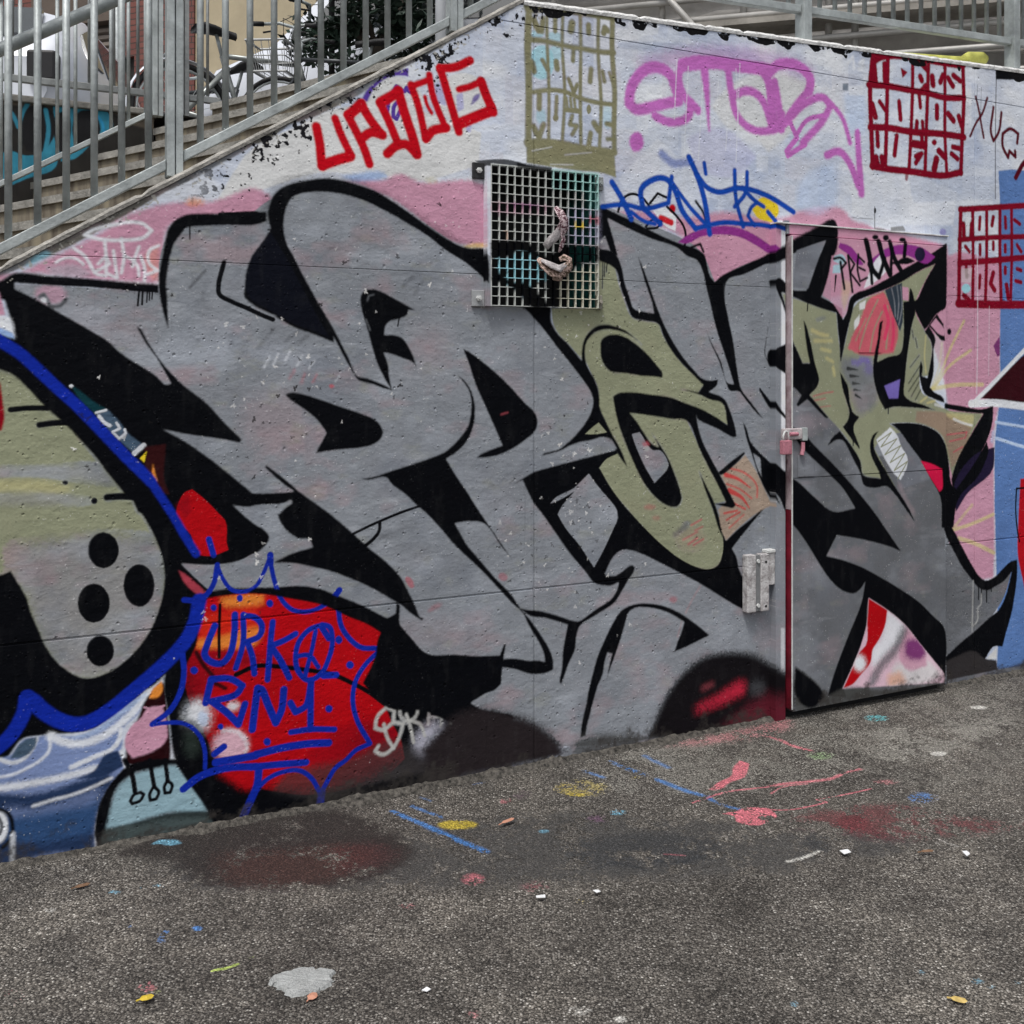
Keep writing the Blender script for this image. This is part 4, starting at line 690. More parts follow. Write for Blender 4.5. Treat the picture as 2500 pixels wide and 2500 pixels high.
P 36 0.4 4.6 0|2471 562 2469 557 2463 553 2453 551 2443 552 2434 555 2428 561 2426 567 2428 572 2434 576 2443 578 2453 577 2463 574 2469 568
P 8 0.8 8.6 0|1934 40 2017 62 2186 43 2310 31 2368 6 2368 -37 1946 -29
P 62 0.6 16.3 0|2005 74 2125 76 2310 26 2310 -6 2064 -13 1958 0
S 65 1 1.4 16.9|971 2333 982 2278 990 2199
S 65 1 1.5 19.1|996 2204 1048 2227 1091 2242
S 65 1 1.5 14.8|1037 2368 1057 2317 1093 2247
S 65 1 1.5 15.9|1081 2386 1114 2328 1143 2270 1161 2221
S 65 1 1.5 19.3|1088 2387 1131 2429
S 65 1 1.5 17.2|1130 2429 1163 2379 1204 2332
S 65 1 1.5 17.2|1131 2308 1167 2333 1209 2328
S 65 1 1.5 16.1|1199 2441 1231 2382 1263 2312
S 65 1 1.5 19.6|1204 2444 1266 2485
S 65 1 1.5 19.0|1268 2492 1291 2417 1326 2321 1339 2272
S 65 1 1.5 17.4|1227 2264 1261 2295 1296 2304 1334 2276
S 65 1 1.5 14.6|1316 2519 1341 2455 1372 2330
S 65 1 1.5 12.3|1319 2514 1382 2544
S 65 1 1.5 13.7|1386 2563 1397 2500 1449 2379
S 65 1 1.5 17.7|1374 2333 1397 2361 1452 2379
S 65 1 1.5 7.8|1369 2483 1377 2455 1395 2426
S 65 1 1.5 16.6|1428 2593 1486 2604 1547 2637
S 65 1 1.5 16.6|1428 2593 1460 2498 1502 2370
S 65 1 2.1 21.3|1504 2399 1560 2427 1635 2462
S 65 1 1.6 16.4|1633 2479 1643 2456
S 65 1 1.6 19.2|1592 2565 1608 2525 1633 2474
S 65 1 1.5 13.1|1502 2525 1549 2542 1592 2566
P 70 0.8 3.2 0|1900 2677 1898 2662 1894 2647 1888 2634 1879 2623 1869 2613 1857 2607 1845 2604 1833 2604 1822 2608 1812 2614 1803 2623 1797 2635 1793 2648 1791 2662 1793 2677 1797 2691 1803 2705 1812 2716 1822 2725 1833 2732 1845 2735 1857 2735 1869 2732 1879 2726 1888 2716 1894 2705 1898 2691
P 70 0.6 3.2 0|1934 2778 1934 2774 1931 2769 1927 2764 1921 2760 1915 2757 1907 2755 1900 2753 1892 2752 1885 2753 1878 2754 1873 2757 1869 2760 1866 2764 1865 2768 1866 2773 1869 2778 1873 2782 1878 2786 1885 2789 1892 2792 1900 2794 1907 2794 1915 2794 1921 2792 1927 2790 1931 2787 1934 2783
P 70 0.6 3.2 0|1934 2717 1934 2710 1932 2703 1928 2697 1924 2692 1918 2687 1912 2684 1905 2683 1899 2683 1893 2684 1887 2687 1883 2691 1880 2696 1877 2703 1877 2709 1877 2716 1880 2723 1883 2729 1887 2734 1893 2739 1899 2742 1905 2744 1912 2744 1918 2742 1924 2739 1928 2735 1932 2730 1934 2724
P 70 0.6 3.2 0|1854 2779 1851 2772 1843 2766 1832 2761 1819 2760 1808 2761 1800 2765 1797 2771 1800 2778 1808 2784 1819 2789 1832 2791 1843 2790 1851 2785
P 70 0.5 4.3 0|1865 2465 1865 2458 1863 2452 1860 2445 1857 2440 1852 2436 1847 2433 1842 2432 1837 2432 1832 2434 1828 2437 1825 2442 1822 2447 1820 2453 1820 2460 1820 2467 1822 2473 1825 2479 1828 2484 1832 2489 1837 2491 1842 2493 1847 2492 1852 2491 1857 2488 1860 2483 1863 2478 1865 2472
P 70 0.4 4.4 0|2161 2497 2161 2487 2159 2476 2156 2467 2152 2459 2147 2453 2142 2449 2137 2448 2131 2448 2126 2451 2122 2456 2118 2463 2115 2472 2113 2482 2113 2492 2113 2502 2115 2512 2118 2522 2122 2529 2126 2536 2131 2540 2137 2541 2142 2541 2147 2538 2152 2533 2156 2526 2159 2517 2161 2508
P 24 0.7 3.3 0|2149 2856 2148 2845 2147 2835 2144 2826 2140 2818 2135 2812 2130 2807 2125 2805 2119 2806 2114 2809 2110 2813 2106 2820 2103 2829 2101 2838 2100 2849 2101 2859 2103 2869 2106 2879 2110 2887 2114 2893 2119 2897 2125 2899 2130 2899 2135 2896 2140 2891 2144 2884 2147 2876 2148 2866
S 66 1 1.6 15.1|1791 2868 1785 2747 1790 2552 1787 2351
S 66 1 1.6 24.7|1791 2873 1888 2889 2005 2896 2149 2898
S 66 1 1.7 12.2|2162 2900 2158 2784 2170 2592 2167 2435 2169 2357
S 66 1 1.6 7.5|1866 2880 1868 2759 1876 2562 1874 2370
S 66 1 1.6 7.6|1937 2886 1934 2748 1945 2571 1934 2371
S 66 1 1.6 8.4|2014 2887 2016 2744 2014 2553 2017 2363
S 66 1 1.7 8.5|2097 2895 2094 2754 2108 2543 2100 2361
S 66 1 1.6 11.2|1786 2749 1859 2752 1940 2746 2017 2746 2094 2744 2167 2749
S 66 1 1.6 9.6|1791 2547 1842 2561 1940 2570 2011 2553 2088 2544 2167 2545
S 66 1 1.6 15.9|1783 2358 1865 2366 1940 2366 2017 2358 2167 2357
P 66 1 1.6 0|1779 2355 1946 2361 2170 2352 2177 2258 2119 2269 2005 2270 1780 2280
S 13 0.5 1.1 2.7|1803 2328 1888 2351
S 13 0.5 1.1 2.7|1882 2284 1981 2291
S 13 0.4 1.1 2.7|1946 2326 2064 2347
S 66 1 1.6 13.6|1811 2826 1831 2789
S 66 1 1.6 11.8|1851 2837 1845 2788
S 66 1 1.6 10.2|1903 2847 1903 2797
S 66 1 1.6 15.5|1978 2838 1972 2809
S 66 1 1.6 12.0|2051 2841 2052 2811
S 66 1 1.7 12.7|2119 2820 2125 2842 2137 2833
S 66 1 1.6 13.6|1803 2664 1811 2632
S 66 1 1.6 9.6|1848 2678 1870 2645
S 66 1 1.6 12.4|1908 2680 1912 2653
S 66 1 1.6 9.8|1984 2739 1981 2693
S 66 1 1.6 8.9|1962 2621 1984 2575
S 66 1 1.6 9.0|2000 2603 1984 2570
S 66 1 1.6 11.5|2063 2672 2058 2623
S 66 1 1.7 9.9|2114 2669 2123 2631
S 66 1 1.7 7.7|2146 2668 2166 2618
S 66 1 1.6 11.8|1835 2547 1834 2492
S 66 1 1.6 13.0|1809 2421 1831 2386
S 66 1 1.6 11.8|1853 2433 1834 2386
S 66 1 1.6 8.9|1910 2546 1905 2459
P 66 1 1.1 0|1918 2466 1917 2460 1913 2456 1908 2453 1903 2452 1898 2454 1894 2458 1893 2463 1894 2468 1898 2473 1903 2476 1908 2476 1913 2475 1917 2471
S 66 1 1.6 6.8|1952 2546 1958 2501
S 66 1 1.6 6.8|1970 2548 1975 2503
S 66 1 1.6 6.8|1987 2545 1993 2504
P 66 1 1.1 0|1940 2509 2011 2512 2012 2491 1940 2491
S 66 1 1.6 9.0|1978 2480 1967 2445 2000 2444 1978 2408
P 66 1 1.1 0|2063 2515 2062 2507 2059 2500 2055 2496 2050 2495 2046 2498 2043 2505 2042 2512 2043 2521 2046 2527 2050 2532 2055 2532 2059 2529 2062 2523
S 66 1 1.6 13.4|2076 2462 2097 2436
S 66 1 1.6 11.5|2060 2421 2052 2374
S 66 1 1.7 10.5|2134 2466 2164 2464
S 66 1 1.7 9.1|2137 2406 2170 2409
S 67 1 2.6 20.1|3547 2919 3674 2945 3834 2954 3973 2954 4124 2958
S 67 1 2.5 14.3|3543 2924 3528 2790 3535 2575 3543 2419
S 67 1 2.7 13.5|4124 2965 4131 2788 4120 2609 4111 2437
S 67 1 2.5 16.9|3539 2422 3633 2418 3758 2419 4008 2419 4111 2443
S 67 1 2.5 15.9|3518 2789 3633 2797 3792 2795 3894 2795 3990 2787 4133 2801
S 67 1 2.5 16.9|3527 2598 3633 2606 3783 2603 3973 2613 4133 2613
S 67 1 2.6 12.9|3637 2937 3633 2791 3628 2608 3620 2417
S 67 1 2.6 11.7|3793 2952 3792 2798 3783 2612 3770 2421
S 67 1 2.6 11.9|3896 2953 3890 2797 3881 2610 3873 2423
S 67 1 2.7 11.3|4004 2955 4004 2792 4004 2616 4017 2423
S 67 1 2.6 21.4|3547 2877 3555 2811
S 67 1 2.6 19.6|3620 2892 3624 2814
P 67 1 1.9 0|3535 2917 3616 2928 3608 2915 3567 2891 3543 2864
P 67 1 1.9 0|3716 2893 3762 2877 3728 2845
P 67 1 2.0 0|3804 2941 3886 2940 3890 2884 3843 2915
S 67 1 2.6 16.4|3843 2866 3851 2851
S 67 1 2.6 15.5|3877 2827 3851 2799
S 67 1 2.6 17.5|3920 2876 3925 2839
S 67 1 2.7 15.0|3990 2891 3973 2857
S 67 1 2.7 15.0|4061 2900 4106 2880
S 67 1 2.7 15.7|4026 2883 4057 2849
S 67 1 2.5 16.9|3539 2701 3559 2649
S 67 1 2.6 12.8|3587 2719 3620 2686
S 67 1 2.6 13.6|3707 2733 3716 2654
S 67 1 2.6 11.8|3834 2791 3843 2724
S 67 1 2.6 13.1|3817 2616 3821 2653
S 67 1 2.6 11.8|3860 2620 3856 2657
S 67 1 2.6 14.9|3951 2742 3951 2686
S 67 1 2.7 16.7|4026 2713 4061 2685
S 67 1 2.7 15.8|4097 2708 4117 2666
S 67 1 2.6 13.4|3571 2578 3575 2518
S 67 1 2.6 17.9|3563 2463 3571 2431
S 67 1 2.6 17.9|3600 2466 3612 2425
S 67 1 2.6 13.6|3692 2575 3678 2486
S 67 1 2.6 19.9|3792 2549 3868 2547
S 67 1 2.6 13.1|3851 2601 3856 2558
S 67 1 2.6 13.1|3813 2492 3851 2508 3813 2461
P 67 1 2.0 0|3951 2570 3949 2564 3944 2558 3937 2554 3930 2554 3923 2556 3918 2561 3916 2567 3918 2573 3923 2579 3930 2583 3937 2584 3944 2581 3949 2577
S 67 1 2.7 17.6|3964 2531 4004 2506
S 67 1 2.6 19.2|3948 2492 3933 2441
S 67 1 2.7 14.0|4057 2559 4097 2556
S 67 1 2.7 14.0|4048 2526 4088 2505
S 67 0.8 2.6 9.4|3758 2419 3753 2382
S 67 1 2.7 15.1|4106 2265 4289 2285 4557 2315 4824 2342
S 67 1 2.7 13.4|4111 2269 4102 2042 4097 1809
S 67 1 2.7 13.4|4102 2120 4289 2140 4557 2161 4824 2180
S 67 1 2.7 15.8|4102 2009 4289 2027 4557 2056 4824 2072
S 67 1 2.7 20.5|4093 1815 4336 1816 4557 1822 4824 1829
S 67 1 2.7 11.5|4192 2271 4195 2047 4192 1818
S 67 1 2.7 11.6|4289 2281 4289 2051 4280 1821
S 67 1 2.8 11.7|4383 2291 4383 2056 4392 1824
S 67 1 2.8 10.7|4466 2303 4468 2060 4459 1826
S 67 1 2.7 13.5|4129 2197 4133 2134
S 67 1 2.7 11.5|4183 2201 4179 2143
S 67 1 2.7 10.5|4243 2236 4238 2178
S 67 1 2.7 11.7|4336 2243 4326 2203
S 67 1 2.8 10.7|4421 2248 4425 2196
S 67 1 2.8 10.8|4488 2239 4526 2222
S 67 1 2.7 10.4|4142 2090 4169 2066
S 67 1 2.7 10.5|4243 2102 4243 2057
S 67 1 2.7 10.6|4336 2120 4336 2087
S 67 1 2.8 10.7|4421 2111 4421 2079
S 67 1 2.8 10.8|4507 2116 4536 2085
S 67 1 2.7 10.4|4147 2001 4151 1944
S 67 1 2.7 15.1|4133 1855 4169 1830
S 67 1 2.7 10.5|4243 1954 4238 1896
S 67 1 2.7 13.7|4336 1971 4317 1918 4345 1887
S 67 1 2.8 11.7|4421 2001 4421 1974
S 67 1 2.8 13.8|4430 1916 4444 1851
S 67 1 2.8 10.8|4507 1998 4536 1992
S 67 1 2.8 10.8|4497 1938 4536 1933
P 70 1 2.7 0|4178 1890 4175 1880 4166 1871 4154 1867 4140 1866 4128 1870 4119 1878 4116 1888 4119 1898 4128 1906 4140 1911 4154 1911 4166 1907 4175 1900
P 13 0.5 2.7 0|4115 1980 4188 1989 4179 1918 4115 1916
S 68 1 1.4 6.8|4213 2817 4238 2743 4252 2686 4269 2624
S 68 1 1.4 6.8|4294 2820 4257 2738 4215 2689 4174 2621
S 68 1 1.4 8.2|4337 2779 4319 2655 4337 2615 4373 2660 4394 2760
S 68 1 1.4 9.0|4507 2621 4515 2668 4459 2687 4403 2657 4402 2598 4442 2543 4451 2577 4495 2551 4492 2581
S 68 1 1.4 13.9|4497 2450 4557 2527 4624 2566
S 0 0.6 0.7 2.0|4226 2876 4220 2798
S 0 0.5 0.7 2.0|4252 2866 4247 2724
S 69 0.35 22.5 36.6|2310 2715 2504 2778 2637 2807 2880 2829 3025 2820 3159 2803
S 69 1 4.6 23.5|2468 2628 2426 2703 2355 2718 2288 2681 2243 2606 2238 2558 2266 2539 2374 2566 2478 2596
S 69 1 3.4 18.7|2361 2522 2406 2507 2471 2509 2524 2537 2534 2581 2491 2636 2481 2716 2524 2759 2584 2778
S 69 1 5.2 28.7|2497 2745 2637 2774 2775 2779 2939 2783
S 69 1 3.5 22.1-4.6|2604 2754 2617 2646 2629 2490
S 69 1 3.5 19.0|2534 2598 2574 2567
S 69 1 3.5 17.6|2726 2758 2744 2661 2778 2564 2845 2521 2939 2521 2996 2542 3018 2602
S 69 1 3.5 19.5|2761 2652 2824 2679 2888 2666 2931 2615 2959 2539
S 69 1 4.8 23.9|2902 2781 2939 2741 2959 2641 2974 2540
S 69 1 4.8 24.0|2939 2763 2983 2803 3056 2824 3123 2815 3175 2770 3168 2717
S 69 1 3.6 19.9|2975 2734 2997 2634 3012 2536
S 69 1 3.7 18.4|3168 2723 3093 2645 3012 2544
S 69 1 3.6 18.2|3034 2564 3160 2670 3251 2698 3290 2667 3251 2604 3130 2487
S 69 1 3.0 12.2|3063 2567 3100 2507 3041 2444 3048 2425 3145 2483
S 69 1 3.1 11.0|3100 2525 3153 2588 3251 2622
S 69 1 3.7 12.4|3266 2700 3360 2622 3407 2514
S 69 1 3.7 18.6|3270 2448 3344 2470 3407 2419 3454 2328
S 69 1 4.4 17.1-20.2|3450 2566 3462 2418 3474 2294
P 69 1 3.4 0|2307 2412 2306 2403 2304 2394 2300 2386 2294 2379 2288 2374 2280 2370 2273 2369 2265 2369 2258 2371 2251 2375 2246 2381 2242 2388 2239 2397 2238 2405 2239 2414 2242 2423 2246 2431 2251 2438 2258 2443 2265 2447 2273 2449 2280 2449 2288 2447 2294 2442 2300 2437 2304 2429 2306 2421
S 24 0.7 0.6 2.3|2468 2763 2455 2518
S 24 0.6 0.6 2.3|2524 2743 2504 2388
S 24 0.6 0.6 2.3|2597 2676 2574 2359
S 24 0.5 0.6 2.3|2678 2708 2665 2563
S 24 0.6 0.6 2.4|2726 2559 2714 2416
S 24 0.6 0.6 2.4|2789 2789 2768 2368
S 24 0.6 0.6 2.4|2768 2764 2782 2498
P 24 1 1.1 0|2349 2142 2406 2154 2465 2120 2461 2063 2413 2079
P 65 1 2.3 0|2462 2155 2460 2147 2456 2140 2449 2136 2441 2136 2435 2139 2430 2145 2428 2152 2430 2161 2435 2167 2441 2171 2449 2172 2456 2169 2460 2163
S 37 1 2.3 13.6|2390 2112 2439 2097
S 0 1 1.1 5.6|2186 2123 2204 2171 2248 2198 2298 2189 2333 2156
S 0 1 1.1 5.6|2336 2167 2374 2210 2416 2197
S 0 1 1.1 5.7|2419 2160 2471 2120 2504 2079 2512 2036 2504 1998
S 0 1 1.2 5.8|2562 2192 2604 2140 2614 2075
S 0 1 1.1 5.1|2317 2073 2349 2102 2393 2099 2377 2076 2323 2065
S 0 1 1.2 5.8|2537 2000 2584 2018 2600 1986
P 28 1 2.9 0|2471 2018 2524 2053 2604 2082 2692 2099 2803 2092 2888 2063 2959 2027 3025 1990 2959 1993 2873 2028 2789 2057 2678 2062 2584 2046 2517 2015
P 21 1 2.4 0|2852 2179 2902 2233 2981 2233 2999 2178 2959 2130 2880 2147
S 64 0.6 6.8 17.0|2393 2372 2445 2340 2537 2353
S 64 1 2.2 12.7|2158 2238 2204 2176 2248 2100
S 64 1 1.7 10.5|2113 2139 2217 2154 2310 2144 2426 2176 2442 2283
S 64 1 2.2 12.9|2301 2152 2295 2220 2339 2258 2419 2270 2455 2233 2494 2149 2560 2080
S 64 1 1.7 11.0|2560 2080 2706 2114 2810 2115 2939 2114 3010 2101
S 64 1 2.3 13.2|2527 2371 2570 2296 2604 2206 2632 2062
S 64 1 2.3 12.1|2564 2306 2624 2251 2678 2239 2775 2263 2939 2242 3025 2208 3080 2183
S 64 1 2.4 10.6|2761 2337 2768 2218 2806 2103
S 64 1 2.4 10.1|2827 2334 2820 2250 2761 2184
S 64 1 2.4 10.1|2803 2265 2873 2214 2916 2195
S 64 1 2.3 9.9|2604 2354 2612 2310
S 64 1 1.7 8.9|2248 2127 2310 2094 2361 2086
S 64 1 1.7 12.4|2310 2142 2387 2088
S 64 1 1.7 9.7|2445 2259 2491 2208 2530 2168 2610 2102
S 64 1 1.8 8.9|2866 2112 2831 2150 2852 2190 2880 2209
S 64 1 1.8 10.8|2939 2174 2981 2137
S 24 0.9 1.8 5.8|317 1954 360 1966 408 1964 434 1944 412 1922 337 1908 267 1910 236 1919 259 1936 313 1954
S 24 0.9 1.3 4.9|294 1903 298 1856 298 1803 325 1790
S 24 0.9 1.3 4.9|343 1914 351 1859 343 1805
S 24 0.9 1.3 4.3|153 1829 179 1844 210 1844 232 1828
S 24 0.9 1.3 5.2|204 1876 236 1853 255 1821 267 1801 298 1794
S 24 0.9 1.3 4.8|275 1830 298 1856 309 1832 267 1805
S 24 0.9 1.3 4.9|320 1874 325 1833 331 1789
S 24 0.9 1.3 4.9|376 1827 384 1856 396 1891
S 24 0.9 1.3 4.9|353 1859 376 1848 392 1827 396 1798
S 24 0.9 1.3 4.9|400 1861 412 1828 412 1782
S 24 0.9 1.4 5.0|456 1898 428 1880 426 1841 452 1817 420 1803
P 0 1 4.8 0|2896 1968 2975 2017 3085 2069 3221 2132 3290 2165 3317 2164 3328 2141 3332 2053 3305 1987 3221 1983 3259 2061 3183 2045 3085 2005 2939 1953
P 9 1 1.8 0|3096 2017 3183 2045 3263 2070 3243 2031 3221 1989 3160 1853 3071 1855
P 15 0.8 2.5 0|3297 2003 3470 2047 3633 2044 3633 1947 3470 1862 3407 1824 3383 1752 3362 1728 3290 1803 3243 1825 3282 1932
P 20 0.4 6.3 0|3360 1900 3423 1890 3391 1812 3371 1758 3356 1799
P 28 1 2.5 0|3344 2065 3407 2051 3454 2011 3486 1972 3454 1970 3391 2015 3336 2041
P 28 1 2.5 0|3527 1997 3633 2057 3749 2078 3868 2063 3938 2029 3886 1996 3758 2027 3649 2021 3551 1968
P 70 0.8 2.5 0|3313 2004 3360 2012 3383 1989 3360 1965 3305 1980
P 70 0.8 3.1 0|3305 1962 3348 1970 3348 1929 3301 1927
P 24 0.9 3.2 0|3543 1979 3608 2042 3624 1946 3551 1895 3486 1863 3502 1899
P 3 1 2.0 0|3873 2039 3869 2024 3860 2011 3846 2004 3831 2003 3817 2009 3808 2021 3804 2035 3808 2050 3817 2062 3831 2070 3846 2070 3860 2065 3869 2053
P 0 1 1.9 0|3578 2102 3577 2097 3571 2093 3563 2090 3555 2089 3547 2091 3541 2095 3539 2100 3541 2105 3547 2110 3555 2113 3563 2113 3571 2111 3577 2108
P 0 1 1.9 0|3644 2103 3642 2097 3637 2091 3629 2088 3620 2088 3612 2090 3607 2095 3605 2101 3607 2107 3612 2113 3620 2116 3629 2116 3637 2114 3642 2109
P 0 1 1.9 0|3750 2100 3748 2095 3742 2091 3733 2088 3723 2088 3715 2089 3709 2093 3706 2097 3709 2102 3715 2107 3723 2109 3733 2110 3742 2108 3748 2105
S 0 1 1.3 15.9|3502 2081 3521 2015 3535 1948
S 0 1 1.3 9.6|3531 1960 3537 1891
S 0 1 1.3 13.4|3521 1977 3551 1943 3579 1921
S 0 1 1.3 10.9|3579 1921 3596 1957 3614 2006
S 0 1 1.3 15.4|3579 2081 3604 2012 3649 1935
S 0 1 1.3 13.5|3648 2084 3670 2021 3718 1955
S 0 1 1.3 9.7|3662 2057 3656 1996 3654 1943
S 0 1 1.3 6.4|3658 1987 3698 1994
S 0 1 1.3 11.7|3746 2085 3738 2021
S 0 1 1.3 7.5|3348 1978 3360 1917 3371 1861
S 0 1 1.2 6.2|3309 1991 3349 1997 3381 1975 3353 1949
S 0 1 1.3 6.9|3393 2009 3405 1931 3419 1848
S 0 1 1.3 6.3|3393 2009 3431 1973 3406 1933 3463 1879
S 0 1 1.3 6.3|3454 2017 3450 1945 3462 1904
S 0 1 1.3 5.7|3457 2007 3490 1985
S 0 1 1.3 5.7|3457 1959 3495 1947
S 0 1 1.3 5.7|3463 1896 3508 1915
S 0 1 0.6 5.6-1.9|3321 1916 3313 1845
P 0 1 2.6 0|3682 1985 3716 2011 3758 2019 3809 2003 3766 1989
P 29 0.6 1.3 0|4013 2152 4011 2145 4005 2139 3996 2135 3985 2135 3976 2137 3970 2143 3968 2150 3970 2157 3976 2163 3985 2167 3996 2167 4005 2165 4011 2159
P 14 0.8 1.9 0|3551 2143 3616 2141 3633 2133 3559 2131
P 14 0.8 1.9 0|3653 2152 3732 2163 3749 2140 3657 2134
S 0 0.7 0.6 2.6|3555 2240 3555 2143
P 0 1 0.6 0|3564 2222 3563 2216 3561 2212 3559 2209 3556 2209 3553 2211 3551 2215 3551 2221 3551 2227 3553 2232 3556 2234 3559 2235 3561 2232 3563 2228
S 0 0.5 0.6 1.9|3423 2180 3543 2182
P 47 0.8 1.3 0|3363 2776 3395 2780 3395 2747 3363 2746
P 24 0.6 1.9 0|3399 2768 3486 2785 3486 2737 3399 2727
S 24 0.8 3.7 9.3|3305 2886 3360 2899 3313 2846 3360 2846
S 24 0.8 3.8 7.5|3391 2868 3423 2902 3430 2850
S 24 0.8 3.8 7.6|3462 2878 3486 2899 3478 2850 3454 2853
S 24 0.5 0.7 3.4|4224 2112 4226 1664 4220 1382
S 24 0.35 0.7 2.7|4308 1807 4303 1472
L 71 1 1.0 0|1630 2266 2099 2268 2099 1740 1630 1734
P 72 0.55 5.4 0|1888 2266 2099 2268 2099 2125 2057 2122 2030 2193 1895 2189
P 15 0.7 10.4 0|1634 2124 1888 2127 1888 2097 1634 2077
P 28 0.6 7.4 0|1708 2125 1837 2128 1837 2113 1708 2108
P 25 0.6 10.8 0|1962 2122 2099 2125 2099 1989 1962 1985
P 21 0.9 5.4 0|1992 2075 2034 2074 2034 2048 1992 2045
P 36 0.7 5.5 0|2053 2102 2099 2098 2099 2065 2053 2069
P 16 0.6 5.3 0|1686 2017 1701 2018 1701 1986 1686 1986
P 0 1 4.2 0|1630 1978 1779 1983 1815 1961 1851 1933 1962 1978 2099 1982 2099 1919 2019 1909 1962 1873 1888 1848 1881 1912 1815 1916 1743 1944 1690 1914 1630 1912
P 70 1 4.2 0|1651 1917 1690 1914 1743 1944 1786 1940 1873 1889 1873 1837 1815 1835 1779 1757 1729 1806 1672 1830 1651 1876
P 0 1 4.2 0|1634 1888 1679 1855 1715 1831 1779 1827 1833 1791 1888 1737 1801 1735 1757 1775 1701 1818 1634 1828
P 0 1 4.3 0|1873 1870 1921 1872 1921 1833 1918 1738 1888 1737 1873 1799
P 0 0.9 3.2 0|1740 2279 1888 2273 1888 2253 1815 2253 1740 2263
P 73 0.5 8.6 0|1921 1865 2099 1912 2099 1740 1918 1735"""
grain = fractal(TH, TW, 3, 2)
tex = np.empty((TH, TW, 3), np.float32); tex[:] = lin((178, 184, 196))
# roller and brush streaks in the buffed background
bz = fractal(TH, TW, 90, 3, 60); bz2 = fractal(TH, TW, 18, 2, 120); bz3 = fractal(TH, TW, 160, 2, 22)
tex += (lin((150, 162, 186))-tex)*np.clip(bz*1.1+bz2*.35-.05, 0, .85)[..., None]
tex += (lin((203, 205, 208))-tex)*np.clip(-bz*1.2+bz3*.4-.02, 0, .8)[..., None]
pr = np.random.default_rng(17)
for _ in range(230):
    u_, v_ = pr.uniform(.55, 5.3), pr.uniform(1.95, 3.0); w_, h_ = pr.uniform(.05, .30), pr.uniform(.06, .26)
    x0, x1, y0, y1 = (int((u_*1000-U0)/MM), int(((u_+w_)*1000-U0)/MM), int((v_*1000-V0)/MM), int(((v_+h_)*1000-V0)/MM))
    x1, y1 = min(x1, TW), min(y1, TH); 
    if x1-x0 < 8 or y1-y0 < 8: continue
    jag = np.cumsum(pr.normal(0, .9, x1-x0)).astype(int); rowi = np.arange(y0, y1)[:, None]
    mk = ((rowi > y0+4+np.clip(jag, -4, 12)) & (rowi < y1-4)).astype(np.float32)
    mk = blur(mk, .8)*np.clip(.75+.5*grain[y0:y1, x0:x1]+.4*bz2[y0:y1, x0:x1], 0, 1)*pr.uniform(.15, .5)
    win = tex[y0:y1, x0:x1]; win += (lin([(203, 206, 210), (190, 196, 206), (140, 152, 176), (158, 168, 190), (178, 176, 184)][pr.integers(0, 5)])-win)*mk[..., None]
paint_layers(tex, MURAL, COLS, grain, MM, U0, V0)
uu_ = ((np.arange(TW)+.5)*MM+U0)/1000; sat = tex.max(2)-tex.min(2); lm = tex.mean(2)
silver = blur(((sat < .075) & (lm > .10) & (lm < .30)).astype(np.float32), 1.2)
for cw, ch, thr, amt, rgb in ((95, 60, .0, .60, (143, 148, 156)), (70, 95, .08, .55, (102, 107, 116)), (80, 50, .14, .70, (141, 124, 129)), (60, 16, .28, .40, (160, 164, 170)), (26, 70, .28, .35, (100, 104, 110)), (40, 22, .32, .4, (130, 131, 116))):
    nn_ = np.clip((fractal(TH, TW, cw, 4, ch)-thr)*2.2, 0, 1)*amt*silver*np.clip(1.15-.2*uu_[None], .4, 1)
    tex += (lin(rgb)-tex)*nn_[..., None]
uu = ((np.arange(TW)+.5)*MM+U0)/1000; vv = ((np.arange(TH)+.5)*MM+V0)/1000
UU, VV = np.meshgrid(uu, vv)
top = np.minimum(1.844+.6187*(UU-.0466), 2.898+(UU-1.779)*.0345)
dtop = (top-VV).astype(np.float32)
n1 = fractal(TH, TW, 7, 3); n2 = fractal(TH, TW, 30, 2); n3 = fractal(TH, TW, 2.6, 2)
# flaked paint below the sloping edge: dark chips over the white, pale crumbs over the bare band
slope = (UU < 1.85)
chip = np.clip((n1*.8+n2*.55-.16-np.clip(dtop-.05, 0, 9)*3.4)*9, 0, 1)*slope*(dtop < .32)*np.clip((UU-.5)*6, 0, 1)*(tex[..., 0] < 3*tex[..., 1])
tex += (lin((22, 22, 26))-tex)*chip[..., None]
crumb = np.clip((fractal(TH, TW, 6, 2)-.42)*8, 0, 1)*slope*(dtop < .07)
tex += (lin((150, 148, 142))-tex)*(crumb*.8)[..., None]
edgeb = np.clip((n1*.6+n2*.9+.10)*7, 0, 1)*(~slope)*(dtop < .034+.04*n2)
tex += (lin((14, 14, 16))-tex)*edgeb[..., None]
